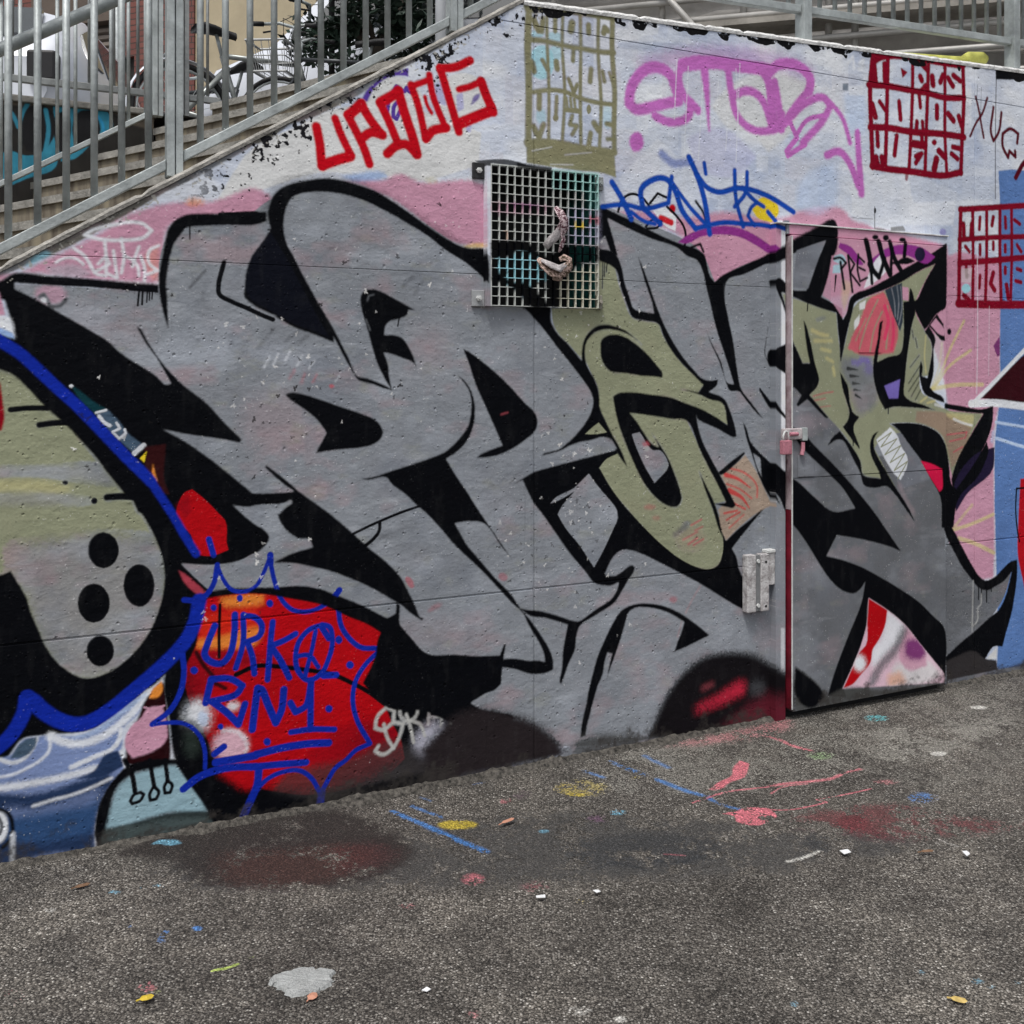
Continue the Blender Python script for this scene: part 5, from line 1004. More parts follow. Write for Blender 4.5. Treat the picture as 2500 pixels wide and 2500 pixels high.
# small chips, pits and mortar crumbs everywhere
pit = np.clip((n3-.66)*12, 0, 1)*np.clip(n2*1.5+.35, 0, 1)*np.where(tex.mean(2) < .04, .06, 1)*np.where((tex[..., 2] > 2.5*tex[..., 1]) | (tex[..., 0] > 4*tex[..., 1]), .25, 1)
tex += (lin((205, 205, 205))-tex)*(pit*.55)[..., None]
pit2 = np.clip((fractal(TH, TW, 3.2, 2)-.70)*12, 0, 1)*np.clip(-n2*1.5+.3, 0, 1)
tex += (lin((30, 28, 28))-tex)*(pit2*.6)[..., None]
cr = np.random.default_rng(41); cen = cr.uniform([.1, .5], [2.3, 2.1], (26, 2))
for _ in range(430):
    c_ = cen[cr.integers(0, 26)]+cr.normal(0, .10, 2); x = int((c_[0]*1000-U0)/MM); y = int((c_[1]*1000-V0)/MM); r_ = 5
    if not (12 < x < TW-12 and 12 < y < TH-12) or dtop[y, x] < .05: continue
    if tex[y, x].mean() < .03 and cr.random() < .8: continue
    Y_, X_ = np.mgrid[-r_:r_+1, -r_:r_+1]; an = cr.random()*6.28; xa_ = X_*math.cos(an)+Y_*math.sin(an); ya_ = -X_*math.sin(an)+Y_*math.cos(an)
    rad_ = cr.choice([1.0, 1.2, 1.5, 2.0, 2.8])*(1+.35*np.sin(3*np.arctan2(ya_, xa_)+cr.random()*6)+.25*np.sin(5*np.arctan2(ya_, xa_)+cr.random()*6))
    mk = np.clip(rad_-np.hypot(xa_*cr.uniform(.45, .9), ya_)+.3, 0, 1)*cr.uniform(.4, .9)
    win = tex[y-r_:y+r_+1, x-r_:x+r_+1]; win += (lin((200, 199, 197) if cr.random() < .6 else (30, 28, 28))-win)*mk[..., None]
# rain runs and old drips: thin vertical streaks
runs = np.clip((fractal(TH, TW, 4, 2, 500)-.35)*1.6, 0, 1)*np.clip(fractal(TH, TW, 120, 2)+.15, 0, 1)
tex *= (1-.16*runs)[..., None]
# uneven cover of the spray: broad clouds, mid-size passes and fine speckle
lum = tex.mean(2)
tex *= (1+.13*fractal(TH, TW, 110, 3)+.07*fractal(TH, TW, 24, 3)+.07*n3)[..., None]
cl = np.clip(fractal(TH, TW, 60, 3)*1.3-.1, 0, 1)*((lum > .08) & (lum < .35))
tex *= (1-cl[..., None]*np.array([.02, .05, .05]))
tex[lum < .03] += (np.clip(fractal(TH, TW, 14, 3, 40)-.15, 0, 1)*.006)[lum < .03][:, None]
# splash-back dirt with a ragged edge along the foot
dirt = np.clip((.055+.09*n2+.04*n1-VV)*18, 0, 1)*np.clip(.75+.5*n1, 0, 1)
tex += (lin((50, 47, 45))-tex)*(dirt*.8)[..., None]
tex = np.clip(tex/K, .0008, .86).astype(np.float32)
# relief of the render coat, kept beside the colour: broad waves, trowel drag, sand grain, pops and pits
def dots(n, r0, r1, sgn, seed):
    g = np.random.default_rng(seed); o = np.zeros((TH, TW), np.float32)
    for _ in range(n):
        x, y = g.integers(8, TW-8), g.integers(8, TH-8); r = g.uniform(r0, r1); k = int(r)+1
        Y, X = np.mgrid[-k:k+1, -k:k+1]; b_ = np.clip(1-np.hypot(X, Y*g.uniform(.8, 1.3))/r, 0, 1)
        o[y-k:y+k+1, x-k:x+k+1] += sgn*b_*g.uniform(.4, 1)
    return o
relief = .5+.10*fractal(TH, TW, 70, 3)+.050*fractal(TH, TW, 16, 3, 9)+.012*n3+.012*fractal(TH, TW, 5, 2)
relief += .20*dots(3200, 1.3, 2.8, 1, 21)-.34*dots(2200, 1.4, 3.4, 1, 22)+.10*dots(500, 3, 6, 1, 23)+.016*fractal(TH, TW, 9, 2, 6)
relief += .012*np.clip(1-np.abs(fractal(TH, TW, 60, 2, 24))*14, 0, 1)
onpaint = (lum > .02)*1.0
relief += .05*runs+.03*(lum-blur(lum, 2))*4
relief = np.clip(relief, 0, 1)
def make_image(name, rgb, alpha=None):
    h, w = rgb.shape[:2]
    im = bpy.data.images.new(name, w, h, alpha=True, float_buffer=True)
    im.colorspace_settings.name = 'Linear Rec.709'
    px = np.ones((h, w, 4), np.float32); px[..., :3] = rgb
    if alpha is not None: px[..., 3] = alpha
    im.alpha_mode = 'CHANNEL_PACKED'
    im.pixels.foreach_set(px.ravel()); im.update(); im.pack()
    return im
mural_img = make_image('spray_paint', tex, relief)
def mural_mat(name, bump=1.0, rough=.5, metal=False):
    m = bpy.data.materials.new(name); m.use_nodes = True; nt = m.node_tree; b = nt.nodes['Principled BSDF']; L = nt.links.new
    uvn = nt.nodes.new('ShaderNodeUVMap'); uvn.uv_map = 'UVMap'
    im = nt.nodes.new('ShaderNodeTexImage'); im.image = mural_img; im.interpolation = 'Linear'; im.extension = 'EXTEND'
    L(uvn.outputs[0], im.inputs['Vector']); L(im.outputs['Color'], b.inputs['Base Color'])
    bp = nt.nodes.new('ShaderNodeBump'); bp.inputs['Strength'].default_value = bump; bp.inputs['Distance'].default_value = .016 if not metal else .005
    L(im.outputs['Alpha'], bp.inputs['Height']); L(bp.outputs['Normal'], b.inputs['Normal'])
    b.inputs['Roughness'].default_value = rough+.1; b.inputs['Specular IOR Level'].default_value = .06
    return m
wallm = mural_mat('painted_concrete', 1.0, .52)
doorm = mural_mat('painted_steel_door', .7, .46, True)
def wall_uv(o, p=0.0):
    """spray layout of a surface standing p metres proud of the wall"""
    me = o.data; k = WD/(WD-p)
    lay = me.uv_layers.new(name='UVMap')
    co = np.empty(len(me.vertices)*3); me.vertices.foreach_get('co', co); co = co.reshape(-1, 3)
    vi = np.empty(len(me.loops), int); me.loops.foreach_get('vertex_index', vi)
    u = (co[:, :2]-A)@D; v = co[:, 2]
    u = WF+(u-WF)*k; v = 1.5+(v-1.5)*k
    uv = np.stack([(u*1000-U0)/MM/TW, (v*1000-V0)/MM/TH], 1)[vi]
    lay.data.foreach_set('uv', uv.ravel().astype(np.float32))
    return o

# ------------------------------------------------------------------ ground
GX0, GY0, GMM, GW, GH = -2300.0, 1300.0, 4.0, 1600, 1250
GROUND = """P 83 0.55 35.8 0|-1127 3077 -812 3249 -441 3305 -14 3483 390 3473 734 3402 1024 3343 958 3126 654 3028 298 2997 -89 2966 -511 2966 -972 2966
P 84 0.34 45.7 0|254 3922 588 4132 1075 4300 1252 4398 2451 4984 2271 4500 1512 3895 1046 3673 558 3594 236 3650
P 84 0.3 49.9 0|1513 4281 2223 4445 1898 3730 1580 3558 1367 3730
P 82 0.95 20.4 0|-1253 3161 -1124 3324 -855 3422 -651 3515 -359 3324 -303 3195 -405 3028 -562 2966 -744 2974 -917 2997 -1032 3110
P 81 0.45 32.9 0|-918 3178 -680 3222 -518 3249 -406 3195 -456 3110 -557 3005 -668 2982 -827 2997
P 80 0.16 24.9 0|-575 3213 -436 3267 -344 3195 -411 3077 -527 3060
P 83 0.5 20.7 0|670 3195 658 3170 635 3146 600 3126 558 3108 508 3095 455 3088 399 3085 344 3088 293 3095 247 3108 208 3126 180 3146 162 3170 157 3195 165 3221 185 3246 218 3268 261 3287 312 3302 369 3311 429 3314 488 3311 542 3302 590 3287 628 3268 655 3246 669 3221
S 83 0.6 5.6 6.0|247 3077 307 3126 398 3077
S 83 0.6 5.7 6.1|422 3135 504 3118 617 3178
S 83 0.5 4.8 4.0|303 3077 329 3028
P 83 0.55 21.0 0|1287 3249 1274 3227 1253 3206 1224 3188 1191 3173 1153 3161 1113 3154 1073 3152 1035 3154 1000 3161 970 3173 947 3188 931 3206 924 3227 926 3249 937 3272 956 3293 984 3313 1018 3329 1058 3342 1099 3350 1142 3352 1182 3350 1219 3342 1249 3329 1272 3313 1287 3293 1292 3272
P 80 0.6 30.5 0|843 3372 1106 3515 1388 3537 1452 3473 1701 3402 1852 3382 1671 3343 1429 3314 1247 3286 1126 3305 1015 3362
P 80 0.5 13.2 0|1186 3392 1180 3379 1171 3366 1161 3355 1149 3346 1136 3339 1122 3335 1109 3333 1097 3335 1087 3339 1078 3346 1072 3355 1069 3366 1069 3379 1072 3392 1077 3405 1086 3418 1096 3429 1108 3439 1122 3446 1136 3451 1149 3452 1161 3451 1172 3446 1181 3439 1186 3429 1189 3418 1189 3405
P 76 0.4 21.2 0|582 4088 816 4206 1083 4332 1195 4398 1160 4268 852 4117
S 74 0.85 2.7 12.7|-408 3499 -300 3402 -184 3295 -84 3204
S 74 0.7 3.7 9.2|-345 3542 -238 3452
S 74 0.5 3.7 8.4|-324 3614 -279 3580
S 74 0.85 3.0 13.1|422 3880 457 3841 491 3797
S 74 0.8 2.9 13.6|530 3754 616 3659 688 3591
S 74 0.7 3.7 12.0|686 3580 730 3526 769 3494
S 74 0.7 4.0 9.9|273 3841 337 3779
S 74 0.7 4.1 12.7|377 3935 449 3854
S 74 0.6 4.1 10.3|516 3989 591 3869
S 74 0.5 4.8 7.2|-141 3724 -98 3742
P 75 0.8 3.5 0|-115 3397 -117 3389 -121 3382 -129 3376 -139 3370 -151 3366 -165 3364 -179 3363 -194 3364 -208 3366 -220 3370 -231 3376 -239 3382 -245 3389 -247 3397 -246 3404 -242 3411 -234 3418 -224 3423 -212 3427 -198 3430 -183 3431 -168 3430 -154 3427 -141 3423 -130 3418 -122 3411 -117 3404
P 75 0.4 11.4 0|343 3683 339 3666 331 3649 318 3635 302 3623 284 3614 264 3609 243 3607 222 3609 203 3614 185 3623 171 3635 160 3649 154 3666 152 3683 156 3700 163 3716 176 3731 192 3744 210 3754 231 3759 253 3762 275 3759 295 3754 312 3744 327 3731 337 3716 342 3700
P 75 0.6 3.8 0|258 3625 257 3622 254 3618 250 3615 245 3613 238 3611 231 3610 224 3609 217 3610 210 3611 204 3613 199 3615 195 3618 193 3622 192 3625 193 3629 196 3632 200 3635 205 3638 212 3639 219 3641 226 3641 233 3641 240 3639 246 3638 252 3635 255 3632 257 3629
P 75 0.6 3.9 0|479 3776 476 3770 470 3765 462 3762 453 3762 446 3765 441 3770 440 3776 442 3783 449 3788 457 3791 465 3791 473 3788 478 3783
P 75 0.3 9.0 0|221 2900 220 2892 218 2884 215 2877 211 2872 206 2867 201 2865 196 2864 192 2865 187 2867 183 2872 180 2877 178 2884 176 2892 176 2900 177 2908 180 2915 183 2922 187 2928 191 2933 196 2935 201 2936 206 2935 211 2933 215 2928 218 2922 220 2915 221 2908
P 76 0.95 1.9 0|701 3659 753 3730 807 3779 836 3867 875 3933 905 3906 885 3841 853 3766 789 3718 738 3654
S 76 0.9 1.8 5.5|624 3545 660 3569 698 3597 762 3636 854 3665 921 3683
P 76 0.95 1.3 0|708 3461 762 3483 818 3510 876 3505 893 3452 853 3397 785 3372 747 3397 747 3437
S 76 0.9 2.4 8.1|922 3689 1000 3712 1077 3730 1174 3760 1238 3810 1309 3844
S 76 0.9 1.4 3.3|916 3625 967 3677 1072 3712
S 76 0.9 1.4 4.1|857 3499 941 3494 1017 3520 1097 3558 1064 3578 1188 3625 1288 3671
S 76 0.85 2.7 9.8|1037 4191 1079 4146 1124 4073 1178 4024
P 76 0.4 6.8 0|1401 3730 1398 3725 1393 3720 1386 3715 1377 3711 1368 3709 1358 3707 1349 3706 1339 3707 1331 3709 1324 3711 1318 3715 1314 3720 1313 3725 1314 3730 1317 3735 1322 3740 1329 3745 1337 3749 1346 3752 1356 3754 1366 3754 1376 3754 1384 3752 1391 3749 1397 3745 1400 3740 1402 3735
P 77 0.5 8.2 0|1246 3976 1242 3967 1236 3958 1228 3950 1219 3944 1209 3939 1198 3936 1187 3935 1178 3936 1169 3939 1161 3944 1156 3950 1153 3958 1152 3967 1153 3976 1157 3985 1163 3993 1171 4001 1180 4008 1191 4013 1201 4016 1212 4017 1222 4016 1231 4013 1239 4008 1244 4001 1247 3993 1248 3985
P 78 0.85 3.4 0|1619 4398 1614 4389 1607 4381 1598 4373 1588 4367 1576 4362 1564 4359 1552 4358 1541 4359 1531 4362 1523 4367 1517 4373 1513 4381 1512 4389 1514 4398 1518 4407 1525 4415 1534 4423 1545 4430 1556 4434 1568 4437 1581 4438 1592 4437 1602 4434 1610 4430 1616 4423 1620 4415 1620 4407
P 74 0.6 7.4 0|1493 3597 1488 3588 1480 3580 1471 3572 1460 3566 1448 3561 1435 3558 1423 3557 1412 3558 1402 3561 1394 3566 1388 3572 1384 3580 1384 3588 1386 3597 1390 3606 1398 3614 1407 3622 1418 3629 1430 3634 1443 3637 1455 3638 1467 3637 1477 3634 1485 3629 1491 3622 1495 3614 1495 3606
P 86 0.8 2.4 0|2115 4562 2111 4557 2106 4552 2100 4547 2092 4543 2084 4540 2076 4538 2068 4537 2060 4538 2054 4540 2048 4543 2045 4547 2043 4552 2042 4557 2044 4562 2047 4568 2052 4573 2059 4578 2066 4582 2074 4585 2083 4587 2091 4588 2098 4587 2105 4585 2110 4582 2114 4578 2116 4573 2116 4568
P 86 0.8 1.6 0|1699 4000 1696 3995 1691 3990 1686 3985 1679 3981 1672 3978 1665 3976 1658 3976 1651 3976 1645 3978 1641 3981 1637 3985 1635 3990 1635 3995 1637 4000 1640 4006 1644 4011 1650 4016 1657 4020 1664 4023 1671 4025 1678 4025 1685 4025 1691 4023 1695 4020 1699 4016 1700 4011 1700 4006
P 86 0.8 1.6 0|1971 4114 1966 4108 1957 4103 1947 4100 1938 4100 1931 4103 1927 4108 1928 4114 1933 4120 1942 4125 1951 4128 1961 4128 1968 4125 1972 4120
P 79 0.8 2.3 0|-1125 2944 -1125 2939 -1129 2936 -1136 2934 -1145 2934 -1153 2936 -1160 2939 -1163 2944 -1163 2948 -1159 2952 -1153 2954 -1144 2954 -1136 2952 -1129 2948
P 79 0.8 2.3 0|-1055 2966 -1055 2961 -1057 2956 -1062 2953 -1069 2953 -1076 2956 -1082 2961 -1086 2966 -1087 2972 -1084 2977 -1079 2980 -1072 2980 -1065 2977 -1059 2972
P 79 0.7 3.1 0|-1003 2982 -1002 2979 -1003 2976 -1005 2973 -1008 2971 -1012 2969 -1016 2968 -1021 2968 -1026 2968 -1032 2969 -1037 2971 -1041 2973 -1045 2976 -1047 2979 -1049 2982 -1050 2985 -1049 2988 -1047 2990 -1044 2993 -1040 2994 -1036 2995 -1031 2996 -1025 2995 -1020 2994 -1015 2993 -1011 2990 -1007 2988 -1004 2985
P 79 0.8 2.1 0|-1140 3236 -1126 3267 -1067 3267 -1047 3245 -1076 3231 -1117 3240
P 74 0.5 3.5 0|-917 2710 -914 2699 -915 2690 -919 2685 -925 2685 -933 2690 -939 2699 -945 2710 -947 2721 -946 2730 -942 2735 -936 2735 -929 2730 -922 2721
P 74 0.7 2.1 0|-918 2741 -917 2736 -918 2732 -921 2729 -925 2729 -930 2732 -934 2736 -936 2741 -937 2746 -936 2750 -933 2752 -929 2752 -924 2750 -920 2746
P 74 0.8 2.1 0|-833 2758 -833 2753 -835 2748 -840 2745 -847 2745 -853 2748 -858 2753 -862 2758 -862 2764 -859 2769 -854 2771 -848 2771 -842 2769 -836 2764
P 74 0.6 2.1 0|-1027 2768 -1026 2763 -1026 2759 -1029 2757 -1032 2757 -1036 2759 -1040 2763 -1043 2768 -1044 2773 -1043 2777 -1041 2780 -1037 2780 -1033 2777 -1030 2773
S 85 0.8 2.0 5.0|-751 2565 -721 2574 -692 2592
S 85 0.6 2.7 3.7|-695 2615 -657 2627
P 76 0.45 6.5 0|-865 2499 -864 2494 -864 2489 -865 2485 -868 2481 -872 2478 -877 2477 -882 2476 -888 2477 -894 2478 -900 2481 -906 2485 -910 2489 -914 2494 -917 2499 -918 2505 -918 2510 -916 2514 -914 2518 -910 2521 -905 2523 -899 2523 -893 2523 -887 2521 -881 2518 -876 2514 -871 2510 -867 2505
P 76 0.35 9.5 0|-1159 2457 -1156 2450 -1156 2444 -1158 2438 -1163 2433 -1169 2429 -1176 2427 -1185 2426 -1194 2427 -1204 2429 -1214 2433 -1223 2438 -1230 2444 -1237 2450 -1241 2457 -1244 2464 -1244 2471 -1242 2477 -1238 2482 -1232 2486 -1224 2488 -1215 2489 -1206 2488 -1196 2486 -1186 2482 -1177 2477 -1169 2471 -1163 2464
P 85 0.4 2.6 0|-849 2481 -848 2477 -850 2474 -853 2473 -858 2473 -862 2474 -866 2477 -868 2481 -868 2484 -867 2487 -863 2489 -859 2489 -855 2487 -851 2484
P 79 0.9 1.8 0|388 3478 386 3473 383 3468 379 3464 374 3460 369 3458 362 3456 355 3455 349 3456 343 3458 338 3460 333 3464 330 3468 328 3473 328 3478 329 3483 332 3488 336 3493 341 3496 347 3499 353 3501 360 3501 367 3501 373 3499 378 3496 383 3493 386 3488 387 3483
P 79 0.6 2.2 0|121 3343 119 3337 114 3332 107 3330 100 3330 93 3332 88 3337 87 3343 88 3349 93 3353 100 3356 108 3356 115 3353 120 3349
P 87 0.7 5.3 0|324 3432 323 3426 320 3420 315 3415 309 3411 302 3408 294 3406 286 3406 279 3406 271 3408 265 3411 260 3415 256 3420 254 3426 253 3432 254 3438 258 3443 262 3448 268 3453 275 3456 283 3458 291 3459 299 3458 306 3456 313 3453 318 3448 322 3443 324 3438
P 87 0.4 9.4 0|70 3625 69 3615 66 3605 62 3597 56 3590 49 3585 41 3581 32 3580 24 3581 16 3585 9 3590 3 3597 -1 3605 -4 3615 -5 3625 -4 3635 -1 3645 4 3654 10 3661 17 3666 25 3670 33 3671 42 3670 50 3666 57 3661 63 3654 67 3645 70 3635
P 76 0.55 5.5 0|-83 3028 -84 3021 -86 3013 -89 3007 -94 3001 -100 2997 -106 2995 -113 2994 -120 2995 -127 2997 -133 3001 -138 3007 -142 3013 -145 3021 -146 3028 -145 3036 -143 3044 -140 3050 -135 3056 -129 3060 -123 3063 -116 3064 -109 3063 -102 3060 -96 3056 -91 3050 -87 3044 -84 3036
P 76 0.5 6.5 0|4 3580 3 3574 1 3569 -2 3564 -7 3560 -12 3557 -18 3555 -24 3554 -30 3555 -36 3557 -41 3560 -46 3564 -49 3569 -51 3574 -52 3580 -51 3586 -49 3592 -46 3597 -42 3601 -36 3604 -30 3606 -24 3607 -18 3606 -12 3604 -7 3601 -2 3597 1 3592 3 3586
P 76 0.4 5.2 0|-272 2871 -272 2866 -273 2862 -276 2858 -279 2854 -283 2852 -287 2850 -292 2850 -297 2850 -302 2852 -306 2854 -310 2858 -313 2862 -315 2866 -317 2871 -316 2876 -315 2880 -313 2884 -310 2888 -306 2890 -301 2892 -296 2892 -291 2892 -286 2890 -282 2888 -278 2884 -275 2880 -273 2876
P 76 0.3 11.5 0|100 2974 99 2967 97 2961 93 2955 88 2950 82 2947 75 2945 69 2944 62 2945 55 2947 50 2950 45 2955 41 2961 39 2967 38 2974 39 2981 42 2987 45 2993 50 2998 56 3002 63 3004 70 3005 77 3004 83 3002 89 2998 94 2993 97 2987 100 2981
P 79 0.6 3.3 0|1163 2516 1161 2513 1158 2511 1155 2508 1151 2506 1147 2505 1142 2504 1138 2504 1134 2504 1130 2505 1127 2506 1125 2508 1123 2511 1123 2513 1124 2516 1125 2518 1128 2521 1131 2523 1135 2525 1140 2527 1144 2528 1149 2528 1153 2528 1157 2527 1160 2525 1162 2523 1163 2521 1164 2518
P 79 0.6 2.6 0|1182 2494 1179 2491 1174 2488 1168 2487 1163 2487 1158 2488 1156 2491 1156 2494 1159 2497 1164 2500 1170 2501 1175 2501 1180 2500 1182 2497
P 79 0.5 2.6 0|1032 2555 1029 2550 1025 2546 1020 2544 1016 2544 1012 2546 1011 2550 1012 2555 1015 2559 1019 2563 1024 2566 1029 2566 1032 2563 1033 2559
P 79 0.5 3.1 0|682 2426 679 2420 674 2414 668 2411 663 2411 658 2414 656 2420 657 2426 660 2433 665 2438 671 2441 676 2441 681 2438 683 2433
P 79 0.4 3.2 0|1248 2510 1245 2506 1240 2502 1235 2500 1231 2500 1228 2502 1227 2506 1229 2510 1232 2515 1236 2519 1241 2521 1246 2521 1249 2519 1249 2515
S 86 0.85 2.0 6.9|842 3126 894 3152 960 3195
S 86 0.7 2.6 5.5|1365 3295 1386 3263 1414 3240
S 76 0.5 1.6 2.5|472 3169 532 3161
S 86 0.5 1.0 1.4|-205 2636 -164 2583 -112 2521 -68 2483 0 2406
P 76 0.3 6.2 0|-71 2377 -72 2373 -73 2370 -75 2367 -78 2365 -81 2363 -85 2362 -89 2362 -93 2362 -97 2363 -101 2365 -104 2367 -106 2370 -108 2373 -108 2377 -108 2380 -107 2383 -105 2386 -102 2388 -98 2390 -94 2391 -90 2391 -86 2391 -82 2390 -79 2388 -76 2386 -73 2383 -72 2380
P 86 0.5 2.2 0|-1266 2850 -1265 2844 -1268 2839 -1275 2836 -1283 2836 -1291 2839 -1299 2844 -1303 2850 -1304 2856 -1301 2861 -1295 2863 -1287 2863 -1278 2861 -1271 2856
P 86 0.5 4.0 0|-1264 3077 -1263 3072 -1263 3067 -1266 3063 -1270 3060 -1276 3058 -1283 3056 -1291 3056 -1299 3056 -1307 3058 -1315 3060 -1322 3063 -1328 3067 -1332 3072 -1335 3077 -1336 3081 -1336 3086 -1333 3090 -1329 3093 -1323 3096 -1316 3097 -1308 3098 -1300 3097 -1292 3096 -1284 3093 -1277 3090 -1271 3086 -1266 3081
P 86 0.5 3.1 0|198 2396 197 2392 194 2388 189 2384 183 2381 176 2378 168 2377 160 2377 152 2377 144 2378 137 2381 131 2384 127 2388 125 2392 124 2396 125 2401 128 2405 133 2409 139 2412 146 2414 154 2416 163 2416 171 2416 179 2414 186 2412 191 2409 195 2405 198 2401
P 86 0.7 1.8 0|266 2367 264 2361 260 2356 253 2354 246 2354 241 2356 237 2361 236 2367 238 2373 243 2377 249 2380 256 2380 262 2377 266 2373"""
ggr = fractal(GH, GW, 2.2, 2)
gt = np.zeros((GH, GW, 4), np.float32); gt[..., :3] = lin((92, 88, 83))
paint_layers(gt, GROUND, [np.r_[c, 1].astype(np.float32) for c in COLS], ggr*1.6, GMM, GX0, GY0)
gw = fractal(GH, GW, 26, 4); gw2 = fractal(GH, GW, 7, 3)
ga = np.sqrt(np.clip(gt[..., 3], 0, 1))*np.clip(.80+.75*gw+.55*gw2, .05, 1)
ground_img = make_image('ground_splashes', np.clip(gt[..., :3]/K, .004, .85), ga)
def ground_mat():
    m = bpy.data.materials.new('asphalt'); m.use_nodes = True; nt = m.node_tree; b = nt.nodes['Principled BSDF']; L = nt.links.new
    geo = nt.nodes.new('ShaderNodeNewGeometry')
    def noise(s, d, r=.6):
        n = nt.nodes.new('ShaderNodeTexNoise'); n.inputs['Scale'].default_value = s; n.inputs['Detail'].default_value = d; n.inputs['Roughness'].default_value = r
        L(geo.outputs['Position'], n.inputs['Vector']); return n.outputs['Fac']
    def ramp(v, stops):
        r = nt.nodes.new('ShaderNodeValToRGB'); el = r.color_ramp.elements
        while len(el) < len(stops): el.new(.5)
        for e, (p, c) in zip(el, stops): e.position = p; e.color = (*c, 1)
        L(v, r.inputs['Fac']); return r.outputs['Color']
    def mix(f, a, c, mode='MIX'):
        n = nt.nodes.new('ShaderNodeMix'); n.data_type = 'RGBA'; n.blend_type = mode
        if isinstance(f, (int, float)): n.inputs[0].default_value = f
        else: L(f, n.inputs[0])
        for i, q in ((6, a), (7, c)):
            if isinstance(q, tuple): n.inputs[i].default_value = (*q, 1)
            else: L(q, n.inputs[i])
        return n.outputs[2]
    def mth(op, a, c):
        n = nt.nodes.new('ShaderNodeMath'); n.operation = op; n.use_clamp = False
        for i, q in enumerate((a, c)):
            if isinstance(q, (int, float)): n.inputs[i].default_value = q
            else: L(q, n.inputs[i])
        return n.outputs[0]
    vo = nt.nodes.new('ShaderNodeTexVoronoi'); vo.inputs['Scale'].default_value = 140; vo.inputs['Randomness'].default_value = 1; L(geo.outputs['Position'], vo.inputs['Vector'])
    vo2 = nt.nodes.new('ShaderNodeTexVoronoi'); vo2.inputs['Scale'].default_value = 270; L(geo.outputs['Position'], vo2.inputs['Vector'])
    s1 = nt.nodes.new('ShaderNodeSeparateColor'); L(vo.outputs['Color'], s1.inputs[0])
    s2 = nt.nodes.new('ShaderNodeSeparateColor'); L(vo2.outputs['Color'], s2.inputs[0])
    stone = ramp(s1.outputs[0], [(0, (.040,.036,.033)), (.40, (.105,.096,.087)), (.72, (.19,.177,.162)), (.95, (.31,.297,.28)), (1, (.50,.49,.465))])
    fine = ramp(s2.outputs[0], [(0, (.012,.011,.010)), (.6, (.052,.048,.043)), (1, (.19,.178,.162))])
    body = ramp(vo.outputs['Distance'], [(.30, (1,1,1)), (.56, (0,0,0))])
    col = mix(body, fine, stone)
    wear = noise(1.3, 3); tint = ramp(mth('ADD', mth('MULTIPLY', wear, .6), mth('MULTIPLY', noise(6.5, 3), .4)), [(.34, (.50,.485,.47)), (.5, (.98,.96,.93)), (.66, (1.62,1.58,1.50))])
    col = mix(1.0, col, tint, 'MULTIPLY')
    tc = nt.nodes.new('ShaderNodeMapping'); tc.vector_type = 'POINT'
    sx, sy = 1000/(GMM*GW), 1000/(GMM*GH)
    tc.inputs['Location'].default_value = (-GX0/1000*sx, -GY0/1000*sy, 0); tc.inputs['Scale'].default_value = (sx, sy, 1)
    L(geo.outputs['Position'], tc.inputs['Vector'])
    im = nt.nodes.new('ShaderNodeTexImage'); im.image = ground_img; im.extension = 'CLIP'; im.interpolation = 'Linear'
    L(tc.outputs[0], im.inputs['Vector'])
    # paint sits on the proud stones first
    rnd = mth('ADD', mth('MULTIPLY', s1.outputs[2], .55), mth('MULTIPLY', vo.outputs['Distance'], .75))
    fac = nt.nodes.new('ShaderNodeMath'); fac.operation = 'MULTIPLY'; fac.use_clamp = True
    L(mth('SUBTRACT', mth('MULTIPLY', im.outputs['Alpha'], 1.55), rnd), fac.inputs[0]); fac.inputs[1].default_value = 3.0
    col = mix(fac.outputs[0], col, mix(.9, im.outputs['Color'], mix(1.0, im.outputs['Color'], mix(body, ramp(s2.outputs[0], [(0, (.25,.25,.25)), (1, (.95,.95,.95))]), ramp(s1.outputs[0], [(0, (.55,.55,.55)), (.7, (1.05,1.05,1.05)), (1, (1.9,1.9,1.9))])), 'MULTIPLY')))
    L(col, b.inputs['Base Color']); b.inputs['Roughness'].default_value = .82; b.inputs['Specular IOR Level'].default_value = .3
    h = mth('ADD', mth('MULTIPLY', mth('SUBTRACT', .6, vo.outputs['Distance']), 1.0), mth('MULTIPLY', s1.outputs[1], .7))
    bp = nt.nodes.new('ShaderNodeBump'); bp.inputs['Strength'].default_value = .9; bp.inputs['Distance'].default_value = .0045
    L(h, bp.inputs['Height']); L(bp.outputs['Normal'], b.inputs['Normal'])
    return m
asph = ground_mat()
def build_ground():
    xs = np.r_[-250, -60, -20, -8, np.arange(-4, 6.01, .1), 9, 20, 60, 250]; ys = np.r_[-250, -40, -10, -3, np.arange(-.5, 6.51, .1), 7.5]
    rr = np.random.default_rng(3); hz = {}
    vs = []; fs = []
    for y in ys:
        for x in xs:
            z = .006*math.sin(1.7*x+.6*y)*math.sin(1.1*y-.4*x)+.0035*math.sin(4.1*x+2.2)*math.sin(3.3*y)+rr.normal()*.0012 if abs(x) < 7 and abs(y) < 7 else 0
            # keep it level along the wall's foot
            vs.append((x, y, z-.004))
    nx = len(xs)
    for j in range(len(ys)-1):
        for i in range(nx-1): fs.append((j*nx+i, j*nx+i+1, (j+1)*nx+i+1, (j+1)*nx+i))
    m = MB(); m.add(vs, fs); o = m.build('ground', asph, smooth=True)
    return tag(o, kind='structure')
build_ground()

